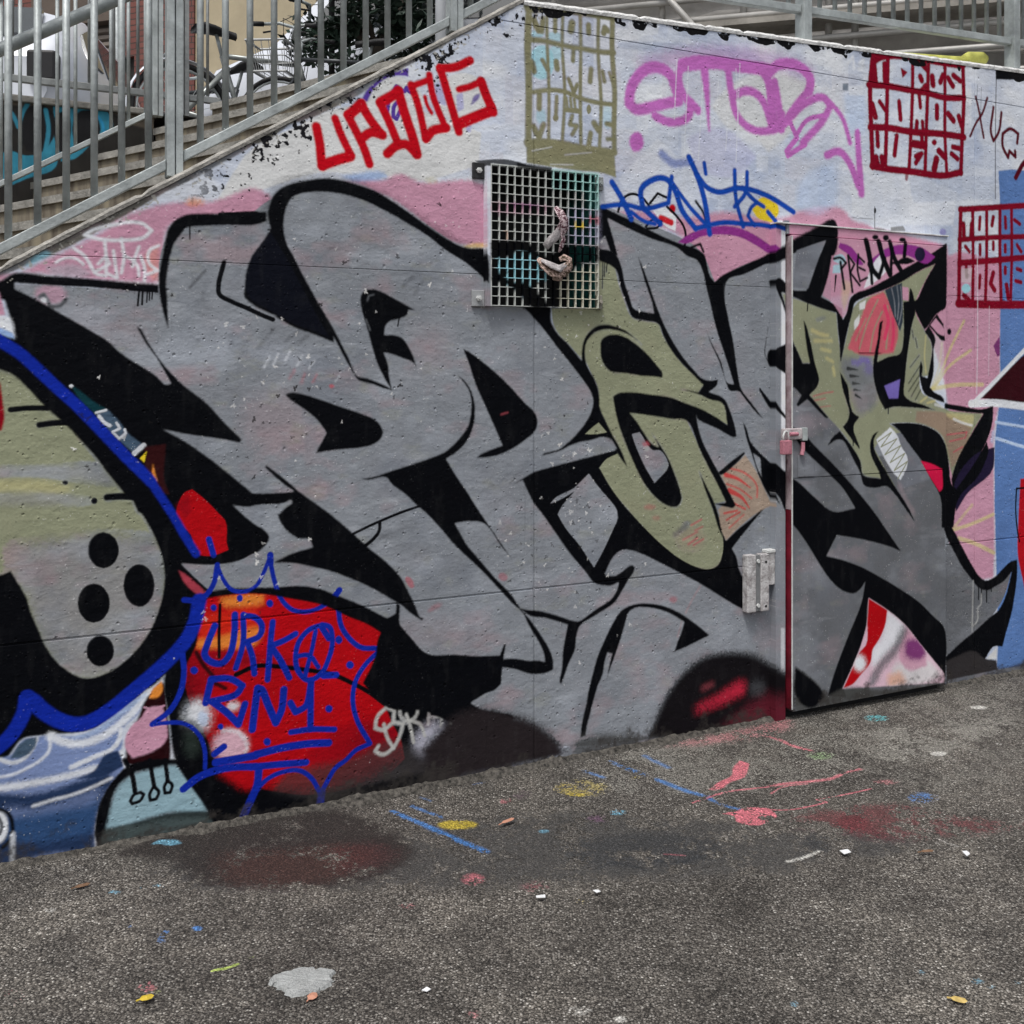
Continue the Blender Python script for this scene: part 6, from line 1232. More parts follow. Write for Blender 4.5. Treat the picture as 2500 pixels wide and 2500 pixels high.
# ------------------------------------------------------------------ the wall
def clip_poly(poly, a, b, c):      # keep a*u+b*v<=c
    out = []
    for i in range(len(poly)):
        p, q = poly[i], poly[(i+1) % len(poly)]; dp = a*p[0]+b*p[1]-c; dq = a*q[0]+b*q[1]-c
        if dp <= 0: out.append(p)
        if dp*dq < 0:
            t = dp/(dp-dq); out.append((p[0]+(q[0]-p[0])*t, p[1]+(q[1]-p[1])*t))
    return out
def rect(u0, u1, v0, v1): return [(u0, v0), (u1, v0), (u1, v1), (u0, v1)]
COPE = .022
def under_top(poly):
    poly = clip_poly(poly, -.6187, 1, 1.844-.6187*.0466-COPE)
    return clip_poly(poly, -.0345, 1, 2.898-.0345*1.779-COPE) if len(poly) > 2 else []
HOLE = (1.618, 2.080, 1.735, 2.258)
def minus_hole(poly):
    a, b, c, d = HOLE; out = []
    out.append(clip_poly(poly, 1, 0, a)); out.append(clip_poly(poly, -1, 0, -b))
    mid = clip_poly(clip_poly(poly, 1, 0, b), -1, 0, -a) if len(poly) > 2 else []
    if len(mid) > 2: out.append(clip_poly(mid, 0, 1, c)); out.append(clip_poly(mid, 0, -1, -d))
    return [q for q in out if len(q) > 2]
def prism(mb, poly, p0, p1):
    n = len(poly)
    vs = [W(u, v, p1) for u, v in poly]+[W(u, v, p0) for u, v in poly]
    fs = [tuple(range(n)), tuple(reversed(range(n, 2*n)))]+[(i, i+n, (i+1) % n+n, (i+1) % n) for i in range(n)]
    mb.add(vs, fs)
wall = thing('graffiti_wall', W(1.8, 0, -.13), 'tall concrete retaining wall covered in grey, black and olive graffiti', 'wall')
UB = [-.69, 1.812, 4.205, 5.45]; VB = [-.15, .668, 1.852, 2.804, 3.3]; GU = [0, .0032, .0010, 0]; GV = [0, .0030, .0007, .0014, 0]
for i in range(3):
    for j in range(4):
        pl = rect(UB[i]+GU[i], UB[i+1]-GU[i+1], VB[j]+GV[j], VB[j+1]-GV[j+1])
        pl = under_top(pl)
        if len(pl) < 3: continue
        a, b, c, d = HOLE; q = []
        for u, v in pl:            # cut the corner that the opening takes out of this panel
            if a < u < b and c < v < d:
                cu = a if i == 0 else b; cv = c if j == 1 else d
                ns = [(cu, v), (cu, cv), (u, cv)]
                pu, pv = q[-1] if q else pl[-1]
                q += ns if abs(pv-v) < 1e-6 else ns[::-1]
            else: q.append((u, v))
        mb = MB(); prism(mb, q, -.0036, 0); wall_uv(mb.build('panel', wallm, wall, bevel=.0026))
mb = MB()
for q in minus_hole(under_top(rect(-.688, 5.448, -.15, 3.3))): prism(mb, q, -.26, -.0037)
wall_uv(mb.build('core', wallm, wall))
buff = mat('buffed_concrete', (.40,.42,.46), .85, 0, .16, 5, .5, 60)
for ua_, ub_ in ((-3.4, -.6905), (5.4505, 8.2), (8.204, 11.0)):
    pl = under_top(rect(ua_, ub_, -.15, 3.4))
    if len(pl) > 2: mb = MB(); prism(mb, pl, -.26, 0); mb.build('panel', buff, wall, bevel=.0016)
# niche behind the grating
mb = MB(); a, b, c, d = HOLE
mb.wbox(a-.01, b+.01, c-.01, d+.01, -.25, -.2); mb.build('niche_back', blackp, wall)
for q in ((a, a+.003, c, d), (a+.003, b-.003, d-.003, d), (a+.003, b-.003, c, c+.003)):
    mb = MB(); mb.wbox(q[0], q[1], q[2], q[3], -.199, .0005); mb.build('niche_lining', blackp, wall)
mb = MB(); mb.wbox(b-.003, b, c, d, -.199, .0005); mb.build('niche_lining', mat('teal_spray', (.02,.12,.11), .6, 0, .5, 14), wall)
def edge_strip(name, fn, ua, ub, th, front, back, m, seed):
    rr = random.Random(seed); n = int((ub-ua)/.02); vs = []; fs = []
    for i in range(n+1):
        u = ua+(ub-ua)*i/n; v = fn(u)-COPE
        ch = max(0, rr.gauss(0, .0025)); tp = th+rr.gauss(0, .0007)-(.007 if rr.random() < .04 else 0); fr = front+rr.gauss(0, .0008)
        ring = [(fr-.002, v-.0005), (fr, v+tp*.55-ch*.3), (fr-.006-ch, v+tp), ((fr+back)/2, v+tp+.001), (back, v+tp), (back, v-.0005)]
        vs += [W(u, y, p) for p, y in ring]
    for i in range(n):
        for k in range(6):
            k2 = (k+1) % 6; fs.append((i*6+k, (i+1)*6+k, (i+1)*6+k2, i*6+k2))
    fs += [tuple(range(6)), tuple(reversed([n*6+k for k in range(6)]))]
    mb = MB(); mb.add(vs, fs); return mb.build(name, m, wall)
PEAK = 1.767
edge_strip('coping', string_v, -3.0, PEAK, COPE, .006, -.265, concl, 1)
edge_strip('coping', flat_v, PEAK+.001, 11.0, COPE, .005, -.265, mat('white_coping', (.60,.60,.58), .8, 0, .2, 26, .6, 80, col2=(.72,.72,.71), thr=(.28, .5)), 2)

# ------------------------------------------------------------------ the grating
gr = thing('wall_grating', W(1.85, 1.735, .03), 'square steel mesh grating bolted over a dark opening in the wall', 'grating')
GA, GB, GC, GD = 1.620, 2.077, 1.737, 2.257
barm = mural_mat('painted_mesh', .5, .55, True)
mb = MB(); mb.wbox(GA-.019, GA+.001, GC-.003, GD+.003, .0, .031); wall_uv(mb.build('side_bar', barm, gr), .03)
for k in range(1, 15):
    u = GA+(GB-GA)*k/14; mb = MB(); rr = random.Random(k)
    du = rr.gauss(0, .0008); mb.wbox(u-.0014+du, u+.0014+du, GC, GD, .016, .030)
    wall_uv(mb.build('bar', barm, gr), .03)
for k in range(16):
    v = GC+(GD-GC)*k/15; mb = MB(); mb.wbox(GA, GB+.002, v-.0014, v+.0014, .017, .0288)
    wall_uv(mb.build('cross_bar', barm, gr), .03)
def lug(u0, u1, v0, v1, m, bm):
    mb = MB(); mb.wbox(u0, u1, v0, v1, .0005, .012)
    o = mb.build('lug', m, gr, bevel=.002)
    cu, cv = (u0+u1)/2, (v0+v1)/2; mb = MB()
    mb.tube([W(cu, cv, .011), W(cu, cv, .021)], .011, 6); mb.tube([W(cu, cv, .021), W(cu, cv, .027)], .006, 8)
    mb.build('bolt', bm, o)
lug(1.553, GA-.0195, 2.203, 2.262, mat('black_lug', (.02,.02,.022), .5, 0, .3, 40), whitep)
lug(1.551, GA-.0195, 1.732, 1.792, mat('grey_lug', (.36,.37,.38), .55), whitep)
lug(GB+.003, 2.112, 2.200, 2.252, galvd, galv)
lug(GB+.003, 2.107, 1.735, 1.790, mat('olive_lug', (.30,.285,.235), .6), mat('olive_bolt', (.36,.33,.28), .6))
# torn scraps threaded through the mesh
def ribbon(mb, pts, wid, thick=.003, twist=None):
    n = len(pts); P3 = [W(*q) for q in pts]; nn = Vector((N[0], N[1], 0)); vs = []
    for i in range(n):
        t = (P3[min(i+1, n-1)]-P3[max(i-1, 0)]).normalized()
        a = twist[i] if twist else 0
        s = t.cross(nn).normalized(); s = (s*math.cos(a)+nn*math.sin(a)).normalized(); m_ = t.cross(s).normalized()*thick/2
        h = s*wid[i]/2; c = P3[i]; cup = nn*(-.18*wid[i])
        vs += [c-h+m_, c+cup+m_, c+h+m_, c+h-m_, c+cup-m_, c-h-m_]
    fs = []
    for i in range(n-1):
        for k in range(6): fs.append((i*6+k, i*6+(k+1) % 6, (i+1)*6+(k+1) % 6, (i+1)*6+k))
    fs += [tuple(reversed(range(6))), tuple((n-1)*6+k for k in range(6))]
    mb.add(vs, fs)
def gpt(x, y, p):                   # scrap outline points in grating millimetres
    return (GA+x*.0003627, GD-y*.000309, p)
ragw = mat('paint_crusted_white_rag', (.60,.54,.55), .75, 0, .3, 60, .6, 200, col2=(.62,.58,.58))
ragp = mat('magenta_streaked_rag', (.50,.10,.20), .7, 0, .4, 110, .5, 200, col2=(.72,.58,.60), thr=(.46, .54))
ragt = mat('tan_streaked_rag', (.42,.30,.16), .75, 0, .4, 80, .6, 200, col2=(.64,.46,.40), thr=(.42, .58))
rag = thing('torn_rag', W(1.87, 2.0, .03), 'twisted white and magenta rag scrap stuck in the middle of the grating', 'rag')
mb = MB(); ribbon(mb, [gpt(720,460,.040), gpt(760,530,.052), gpt(800,620,.058), gpt(800,700,.054), gpt(770,760,.046), gpt(740,800,.042)], [.014,.040,.054,.050,.040,.034], .004, [0,.3,.5,.2,-.2,-.3]); mb.build('folded_end', ragp, rag, True)
mb = MB(); ribbon(mb, [gpt(790,690,.046), gpt(770,760,.048), gpt(700,830,.050), gpt(640,890,.052), gpt(590,960,.050)], [.034,.038,.036,.032,.030], .004, [0,.2,.1,0,.1]); mb.build('strip', ragw, rag, True)
mb = MB(); ribbon(mb, [gpt(800,760,.042), gpt(815,850,.046), gpt(790,940,.042), gpt(770,1010,.038)], [.018,.024,.018,.008], .003, [.4,.5,.2,0]); mb.build('tail', ragp, rag, True)
rag2 = thing('curled_rag', W(1.86, 1.87, .03), 'curled tan and yellow rag scrap hanging low in the grating', 'rag')
mb = MB(); ribbon(mb, [gpt(520,1100,.038), gpt(560,1160,.050), gpt(640,1240,.056), gpt(720,1270,.058), gpt(800,1240,.058), gpt(870,1170,.054), gpt(880,1100,.048), gpt(820,1070,.044), gpt(770,1100,.044)], [.014,.042,.052,.050,.046,.040,.032,.026,.018], .004, [0,.3,.4,.2,0,-.3,-.4,-.2,0]); mb.build('curl', ragt, rag2, True)
mb = MB(); ribbon(mb, [gpt(540,1120,.050), gpt(640,1180,.060), gpt(740,1220,.062), gpt(820,1160,.060)], [.012,.030,.030,.014], .003, [.3,.5,.3,0]); mb.build('fold', ragw, rag2, True)
mb = MB(); ribbon(mb, [gpt(735,1270,.050), gpt(738,1320,.048), gpt(735,1360,.044)], [.040,.042,.036], .006); mb.build('knot', mat('peach_rag', (.55,.42,.36), .8, 0, .15, 60, .5, 200), rag2, True)

# ------------------------------------------------------------------ the door
dr = thing('steel_door', W(3.48, 0, .03), 'painted flush steel door standing proud of the wall with padlocked hasp', 'door')
mb = MB(); mb.wbox(2.952, 3.004, .0, 2.120, .0, .035); wall_uv(mb.build('door_frame', doorm, dr), .0)
mb = MB(); mb.wbox(3.0045, 3.968, 2.079, 2.120, .0, .046); wall_uv(mb.build('lintel', doorm, dr, bevel=.002), .046)
mb = MB(); mb.wbox(2.95, 3.972, 2.1205, 2.127, .0, .052); mb.build('lintel_lip', whitep, dr, bevel=.0015)
mb = MB(); mb.wbox(3.946, 3.968, .03, 2.0785, .0, .034); wall_uv(mb.build('door_frame', doorm, dr), .035)
mb = MB(); mb.wbox(3.0045, 3.9455, 0, 2.0785, .0004, .006); mb.build('rebate', blackp, dr)
for v0, v1, dp in ((.040, 1.0345, 0), (1.0365, 2.074, .0015)):
    mb = MB(); mb.wbox(3.022, 3.941, v0, v1, .022, .060+dp)
    o = mb.build('leaf_plate', doorm, dr, bevel=.0018); wall_uv(o, .06)
mb = MB(); mb.wbox(3.0155, 3.0218, .05, .90, .012, .058); mb.build('leaf_edge', redp, dr)
mb = MB(); mb.wbox(3.0155, 3.0218, .902, 2.07, .012, .058); mb.build('leaf_edge', pinkw, dr)
mb = MB(); mb.wbox(3.0165, 3.0225, .05, 2.07, .0585, .0612); mb.build('edge_trim', whitep, dr)
mb = MB(); mb.wbox(3.395, 3.530, 1.575, 1.821, .0618, .0645); wall_uv(mb.build('flap', doorm, dr, bevel=.001), .0645)
mb = MB(); mb.wbox(3.046, 3.137, 1.041, 1.133, .0618, .0655); wall_uv(mb.build('lock_plate', doorm, dr, bevel=.001), .0655)
hp = MB(); hp.wbox(2.955, 3.058, 1.203, 1.250, .062, .082); o = hp.build('hasp', mat('pinkish_white_steel', (.55,.42,.45), .5, 0, .25, 30, .3, 120, col2=(.66,.62,.62)), dr, bevel=.004)
mb = MB(); mb.tube([W(2.985,1.226,.083), W(3.03,1.226,.083)], .008, 10); mb.build('pin', pinkp, o)
mb = MB(); mb.wbox(3.058, 3.085, 1.196, 1.252, .062, .084); mb.build('staple', galv, o, bevel=.003)
mb = MB(); mb.tube([W(3.068,1.19,.072), W(3.066,1.16,.074), W(3.058,1.135,.076)], .009, 8); mb.build('bolt_handle', pinkp, o)
pd = thing('padlock', W(2.955, 1.14, .09), 'pink painted padlock hanging from the door hasp', 'padlock')
mb = MB(); mb.wbox(2.934, 2.982, 1.142, 1.202, .078, .104); mb.build('body', pinkp, pd, bevel=.004)
mb = MB(); mb.tube([W(2.944,1.198,.091), W(2.944,1.222,.091), W(2.950,1.236,.091), W(2.958,1.240,.091), W(2.966,1.236,.091), W(2.972,1.222,.091), W(2.972,1.198,.091)], .0045, 8); mb.build('shackle', whitep, pd, True)
lb = thing('strike_box', W(2.86, .47, .03), 'white rusty steel lock box with a slot beside the door', 'lock box')
rustw = mat('chipped_white_steel', (.36,.32,.32), .6, 0, .2, 36, .4, 120, col2=(.56,.55,.55), thr=(.30, .6))
for u0, u1 in ((2.800, 2.846), (2.872, 2.916)):
    mb = MB(); mb.wbox(u0, u1, .478, .720, .0005, .036); mb.build('side_plate', rustw, lb, bevel=.004)
mb = MB(); mb.wbox(2.8465, 2.8715, .482, .716, .0005, .031); mb.build('slot', mat('grey_slot', (.20,.205,.21), .6), lb)
for v in (.505, .692):
    mb = MB(); mb.tube([W(2.859, v, .031), W(2.859, v, .038)], .008, 8); mb.build('bolt', whitep, lb)
    mb = MB(); mb.tube([W(2.898, v-.006, .0362), W(2.898, v-.006, .0368)], .006, 8); mb.build('hole', blackp, lb)
mb = MB(); mb.wbox(2.9165, 2.9515, .585, .725, .0005, .03); mb.build('tie_plate', rustw, lb, bevel=.002)
mb = MB(); mb.wbox(2.905, 2.951, .722, .735, .0005, .036); mb.build('bracket', whitep, lb, bevel=.002)

# ------------------------------------------------------------------ railings
def rail(name, label, fn, ua, ub, p, posts, u_first, pitch, off, height, r_bal, bar=(.030, .036), handrail=None, skip=.045, mt=galv, topbar=True, cut=None):
    t = thing(name, W((ua+ub)/2, fn((ua+ub)/2), p), label, 'railing')
    mb = MB(); bw, bh = bar
    def sweep(mb, off_, w, h, a=ua, b=ub):
        mb.hexa([W(a, fn(a)+off_-h/2, p+w/2), W(b, fn(b)+off_-h/2, p+w/2), W(b, fn(b)+off_+h/2, p+w/2), W(a, fn(a)+off_+h/2, p+w/2)],
                [W(a, fn(a)+off_-h/2, p-w/2), W(b, fn(b)+off_-h/2, p-w/2), W(b, fn(b)+off_+h/2, p-w/2), W(a, fn(a)+off_+h/2, p-w/2)])
    edges = sorted([ua]+[q for pp in posts for q in (pp-.026, pp+.026)]+[ub])
    for a, b in zip(edges[0::2], edges[1::2]):
        if b-a < .02: continue
        mb = MB(); sweep(mb, off, bw, bh, a+.001, b-.001); mb.build('bottom_bar', mt, t, bevel=.003)
        if topbar: mb = MB(); sweep(mb, height, bw, bh, a+.001, b-.001); mb.build('top_bar', mt, t, bevel=.003)
    u = u_first; L = height-off-bh; proto = None
    k = 0
    while u < ub-.02:
        if all(abs(u-q) > skip for q in posts) and u > ua+.01:
            if proto is None:
                mb = MB(); mb.tube([(0, 0, 0), (0, 0, L)], r_bal, 10); proto = mb.build('baluster', mt, None, True)
                proto.location = W(u, fn(u)+off+bh/2-.001, p); pin(proto, t)
            else: inst(proto, 'baluster', t, W(u, fn(u)+off+bh/2-.001, p))
        u += pitch; k += 1
    for q in posts:
        for s in (-1, 1):
            mb = MB(); mb.wbox(q+s*.0135-.012, q+s*.0135+.012, fn(q)-.004, fn(q)+height+.02, p-(.030 if s < 0 else .024), p+(.030 if s < 0 else .024)); mb.build('post', mt, t, bevel=.002)
    if handrail:
        hp_, ho, hr = handrail
        mb = MB(); n = 8; mb.tube([W(ua+(ub-ua)*i/n, fn(ua+(ub-ua)*i/n)+ho, hp_) for i in range(n+1)], hr, 14); mb.build('handrail', mt, t, True)
        for q in posts:
            mb = MB(); mb.tube([W(q+.03, fn(q)+ho-.09, p-.02), W(q+.03, fn(q)+ho-.075, (p+hp_)/2), W(q+.03, fn(q)+ho-.03, hp_)], .007, 8); mb.build('bracket', mt, t, True)
    return t
rail('stair_railing', 'grey steel railing climbing the sloping top of the graffiti wall', string_v, -.66, 1.72, -.05, [.510, 1.507, -.49], .0225-.0815*8, .0815, .052, .92, .0112, (.030, .036), (-.12, .682, .0205))
rail('landing_railing', 'grey steel railing along the level top of the wall above the door', lambda u: 2.898+(u-1.779)*.0365, 1.80, 5.4, -.05, [3.184, 4.54], 3.364-.0897*17, .0897, .140, .95, .0105, (.032, .034))

# ------------------------------------------------------------------ staircase behind the wall
st = thing('staircase', W(.6, 1.0, -1.2), 'stained concrete steps climbing behind the sloping wall', 'stairs')
TOPZ = 2.885; ED = Vector((.809, -.588, 0)); PERP = Vector((.588, .809, 0)); TOPP = Vector((-1.2875, 5.15, 0))
for k in range(0, 13):
    z = TOPZ-.16*k; c = TOPP-PERP*(.25*k)
    # run each nosing from the back railing line to the back of the wall
    def hit(p):                     # distance along ED to the plane standing p off the wall
        q = np.array([c.x, c.y])-A; e = np.array([ED.x, ED.y]); return (p-q@N)/(e@N)
    s0, s1 = hit(-2.05), hit(-.268)
    a, b = c+ED*s0, c+ED*s1; dep = PERP*(.27 if k else .6)
    lo = z-.158
    mb = MB(); mb.hexa([a+Vector((0,0,lo)), b+Vector((0,0,lo)), b+Vector((0,0,z)), a+Vector((0,0,z))], [a+dep+Vector((0,0,lo)), b+dep+Vector((0,0,lo)), b+dep+Vector((0,0,z)), a+dep+Vector((0,0,z))])
    step = mb.build('step', concs, st, bevel=.006)
    off = PERP*-.012
    mb = MB(); mb.hexa([a+off+Vector((0,0,z-.03)), b+off+Vector((0,0,z-.03)), b+off+Vector((0,0,z+.003)), a+off+Vector((0,0,z+.003))], [a+Vector((0,0,z-.03)), b+Vector((0,0,z-.03)), b+PERP*.03+Vector((0,0,z+.003)), a+PERP*.03+Vector((0,0,z+.003))])
    mb.build('nosing', conc, step)
def back_v(u): return 2.381+.6068*(u+.014)-.03
t = rail('back_stair_railing', 'second grey steel railing on the far side of the steps', back_v, -1.2, .74, -2.0, [.70, -.35], -1.15, .0815, .03, .92, .009, (.03, .03))

# ------------------------------------------------------------------ low wall and the street above
LOWW = """P 88 0.8 5.0 0|-186 2833 726 2900 792 2741 596 2762 469 2830 222 2815 -186 2775
P 89 1 1.3 0|20 2584 91 2558 162 2572 222 2683 246 2586 234 2512 102 2442 8 2389
P 89 1 1.3 0|222 2815 319 2826 406 2843 488 2798 494 2711 406 2648 319 2560 258 2541 234 2684
S 89 1 1.3 9.3|26 2774 49 2737 67 2693
S 89 1 1.3 9.8|111 2822 85 2761 73 2694
P 91 1 1.3 0|85 2734 114 2797 162 2815 210 2794 234 2717 210 2629 162 2578 102 2579 79 2636
S 89 1 1.3 9.9|189 2792 201 2707 189 2600 168 2519
P 91 1 1.3 0|240 2778 283 2802 301 2758 295 2637 264 2568 234 2631
P 91 1 1.3 0|319 2760 344 2802 394 2815 431 2772 440 2699 406 2641 344 2615 316 2666
S 90 1 1.3 6.6|418 2804 450 2754 462 2701
P 91 1 1.7 0|-186 2705 8 2739 20 2662 14 2564 -186 2514
P 89 1 1.7 0|-186 2526 8 2564 20 2402 -186 2373"""
lt = np.empty((330, 900, 3), np.float32); lt[:] = lin((40, 38, 36))
LU, LV, LM = -1300.0, 1700.0, 3.5
paint_layers(lt, LOWW, COLS, fractal(330, 900, 2.5, 2), LM, LU, LV)
lt *= (1+.25*fractal(330, 900, 20, 3)+.15*fractal(330, 900, 4, 2, 18))[..., None]
low_img = make_image('low_wall_spray', np.clip(lt/K, .003, .8))
def low_mat():
    m = bpy.data.materials.new('cyan_black_graffiti'); m.use_nodes = True; nt = m.node_tree; b = nt.nodes['Principled BSDF']; L = nt.links.new
    uvn = nt.nodes.new('ShaderNodeUVMap'); uvn.uv_map = 'UVMap'; im = nt.nodes.new('ShaderNodeTexImage'); im.image = low_img; im.extension = 'EXTEND'
    L(uvn.outputs[0], im.inputs['Vector']); L(im.outputs['Color'], b.inputs['Base Color']); b.inputs['Roughness'].default_value = .7; b.inputs['Specular IOR Level'].default_value = .2
    return m
lw = thing('low_wall', W(0, 2.0, -2.2), 'low retaining wall with cyan and black graffiti behind the steps', 'wall')
mb = MB(); mb.wbox(-4.5, .70, 1.2, 2.815, -2.30, -2.15); o = mb.build('wall_face', low_mat(), lw)
ly = o.data.uv_layers.new(name='UVMap')
for lp_ in o.data.loops:
    q = o.data.vertices[lp_.vertex_index].co; uq = (np.array([q.x, q.y])-A)@D
    ly.data[lp_.index].uv = ((uq*1000-LU)/LM/900, (q.z*1000-LV)/LM/330)
mb = MB(); mb.wbox(-4.5, .72, 2.816, 2.85, -2.33, -2.13); mb.build('wall_top', conc, lw, bevel=.006)
def lowtop(u): return 2.851
rail('street_railing', 'steel guard railing standing on the low cyan graffiti wall', lowtop, -3.6, 1.05, -2.22, [.86, -.6, -2.1], -3.5, .118, .098, 1.0, .008, (.03, .034), mt=galvd)
def along(c, p):
    q = np.array([c.x, c.y])-A; e = np.array([ED.x, ED.y]); r_ = c+ED*((p-q@N)/(e@N)); return Vector((r_.x, r_.y, SZ))
SZ = 2.87; LB = TOPP+PERP*.5
up = MB(); up.add([W(-40, SZ, -2.31), along(LB, -2.31), along(LB, -.27), W(60, SZ, -.27), W(60, SZ, -80), W(-40, SZ, -80)], [tuple(range(6))])
tag(up.build('upper_street', mat('street_paving', (.16,.155,.15), .85, 0, .15, 5)), kind='structure')

# ------------------------------------------------------------------ building on the left
FO = Vector((-5.6, 12.4, 0)); FD = Vector((.955, -.297, 0)); FN = Vector((-.297, -.955, 0)); FZ = 2.87
def F_(s, z, p=0.0): return FO+FD*s+FN*p+Vector((0, 0, FZ+z))
def fbox(mb, s0, s1, z0, z1, p0, p1, mi=0):
    return mb.hexa([F_(s0,z0,p1),F_(s1,z0,p1),F_(s1,z1,p1),F_(s0,z1,p1)], [F_(s0,z0,p0),F_(s1,z0,p0),F_(s1,z1,p0),F_(s0,z1,p0)], mi)
def brick_mat():
    m = bpy.data.materials.new('red_brick'); m.use_nodes = True; nt = m.node_tree; b = nt.nodes['Principled BSDF']; L = nt.links.new
    geo = nt.nodes.new('ShaderNodeNewGeometry'); mp = nt.nodes.new('ShaderNodeMapping'); mp.vector_type = 'TEXTURE'
    mp.inputs['Rotation'].default_value = (R(90), 0, math.atan2(FD.y, FD.x)); L(geo.outputs['Position'], mp.inputs['Vector'])
    bt = nt.nodes.new('ShaderNodeTexBrick'); bt.inputs['Scale'].default_value = 1; bt.inputs['Brick Width'].default_value = .25; bt.inputs['Row Height'].default_value = .07; bt.inputs['Mortar Size'].default_value = .006
    bt.inputs['Color1'].default_value = (.19,.07,.055,1); bt.inputs['Color2'].default_value = (.145,.05,.042,1); bt.inputs['Mortar'].default_value = (.05,.035,.03,1)
    L(mp.outputs[0], bt.inputs['Vector']); L(bt.outputs['Color'], b.inputs['Base Color']); b.inputs['Roughness'].default_value = .85
    bp = nt.nodes.new('ShaderNodeBump'); bp.inputs['Distance'].default_value = .008; bp.invert = True; L(bt.outputs['Fac'], bp.inputs['Height']); L(bp.outputs[0], b.inputs['Normal'])
    return m
bk = thing('corner_building', F_(2, 0), 'brick and plaster building with a brown roller shutter behind the railings', 'building')
brk = brick_mat(); beige = mat('beige_plaster', (.42,.355,.24), .85, 0, .08, 3); brown = mat('brown_fascia', (.115,.088,.070), .7, 0, .12, 4)
def fpart(name, m, *a, parent=bk):
    mb = MB(); fbox(mb, *a); return mb.build(name, m, parent)
fpart('core', mat('dark_interior', (.03,.03,.03), .8), -3, 3.6, 0, 7, -4, -.12)
fpart('fascia', brown, -.20, 1.0, 2.741, 4.6, -.12, .08)
sh = fpart('roller_shutter', mat('shutter_dark', (.07,.058,.05), .6), -.127, .91, 0, 2.74, -.11, -.06)
slm = mat('shutter_slat', (.20,.168,.142), .5, .2, .1, 5); sl = None
for k in range(33):
    z = .02+.0815*k
    if sl is None:
        mb = MB(); a_, b_ = F_(-.127, 0, 0)-F_(0, 0, 0), F_(.905, 0, 0)-F_(0, 0, 0)
        mb.add([a_+FN*-.055, b_+FN*-.055, b_+FN*-.02+Vector((0,0,.02)), a_+FN*-.02+Vector((0,0,.02)), b_+FN*-.03+Vector((0,0,.066)), a_+FN*-.03+Vector((0,0,.066)), b_+FN*-.055+Vector((0,0,.072)), a_+FN*-.055+Vector((0,0,.072))], [(0,1,2,3),(3,2,4,5),(5,4,6,7)])
        sl = mb.build('slat', slm, None); sl.location = F_(0, z, 0); pin(sl, sh)
    else: inst(sl, 'slat', sh, F_(0, z, 0))
fpart('brown_pier', brown, .911, 1.0, 0, 2.74, -.12, .05)
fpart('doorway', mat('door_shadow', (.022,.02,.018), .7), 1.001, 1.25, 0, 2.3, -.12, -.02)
fpart('door_head', brk, 1.001, 1.25, 2.301, 6, -.12, .045)
fpart('brick_pier', brk, 1.251, 2.06, 0, 6, -.12, .05)
fpart('plaster_wall', beige, 2.061, 3.6, 0, 6, -.12, .02)
fpart('brick_band', brk, -3.0, -.201, 0, 6, -.12, .05)
mb = MB(); mb.tube([F_(1.05, 0, .10), F_(1.05, 4, .10)], .045, 10); mb.build('downpipe', galv, bk, True)

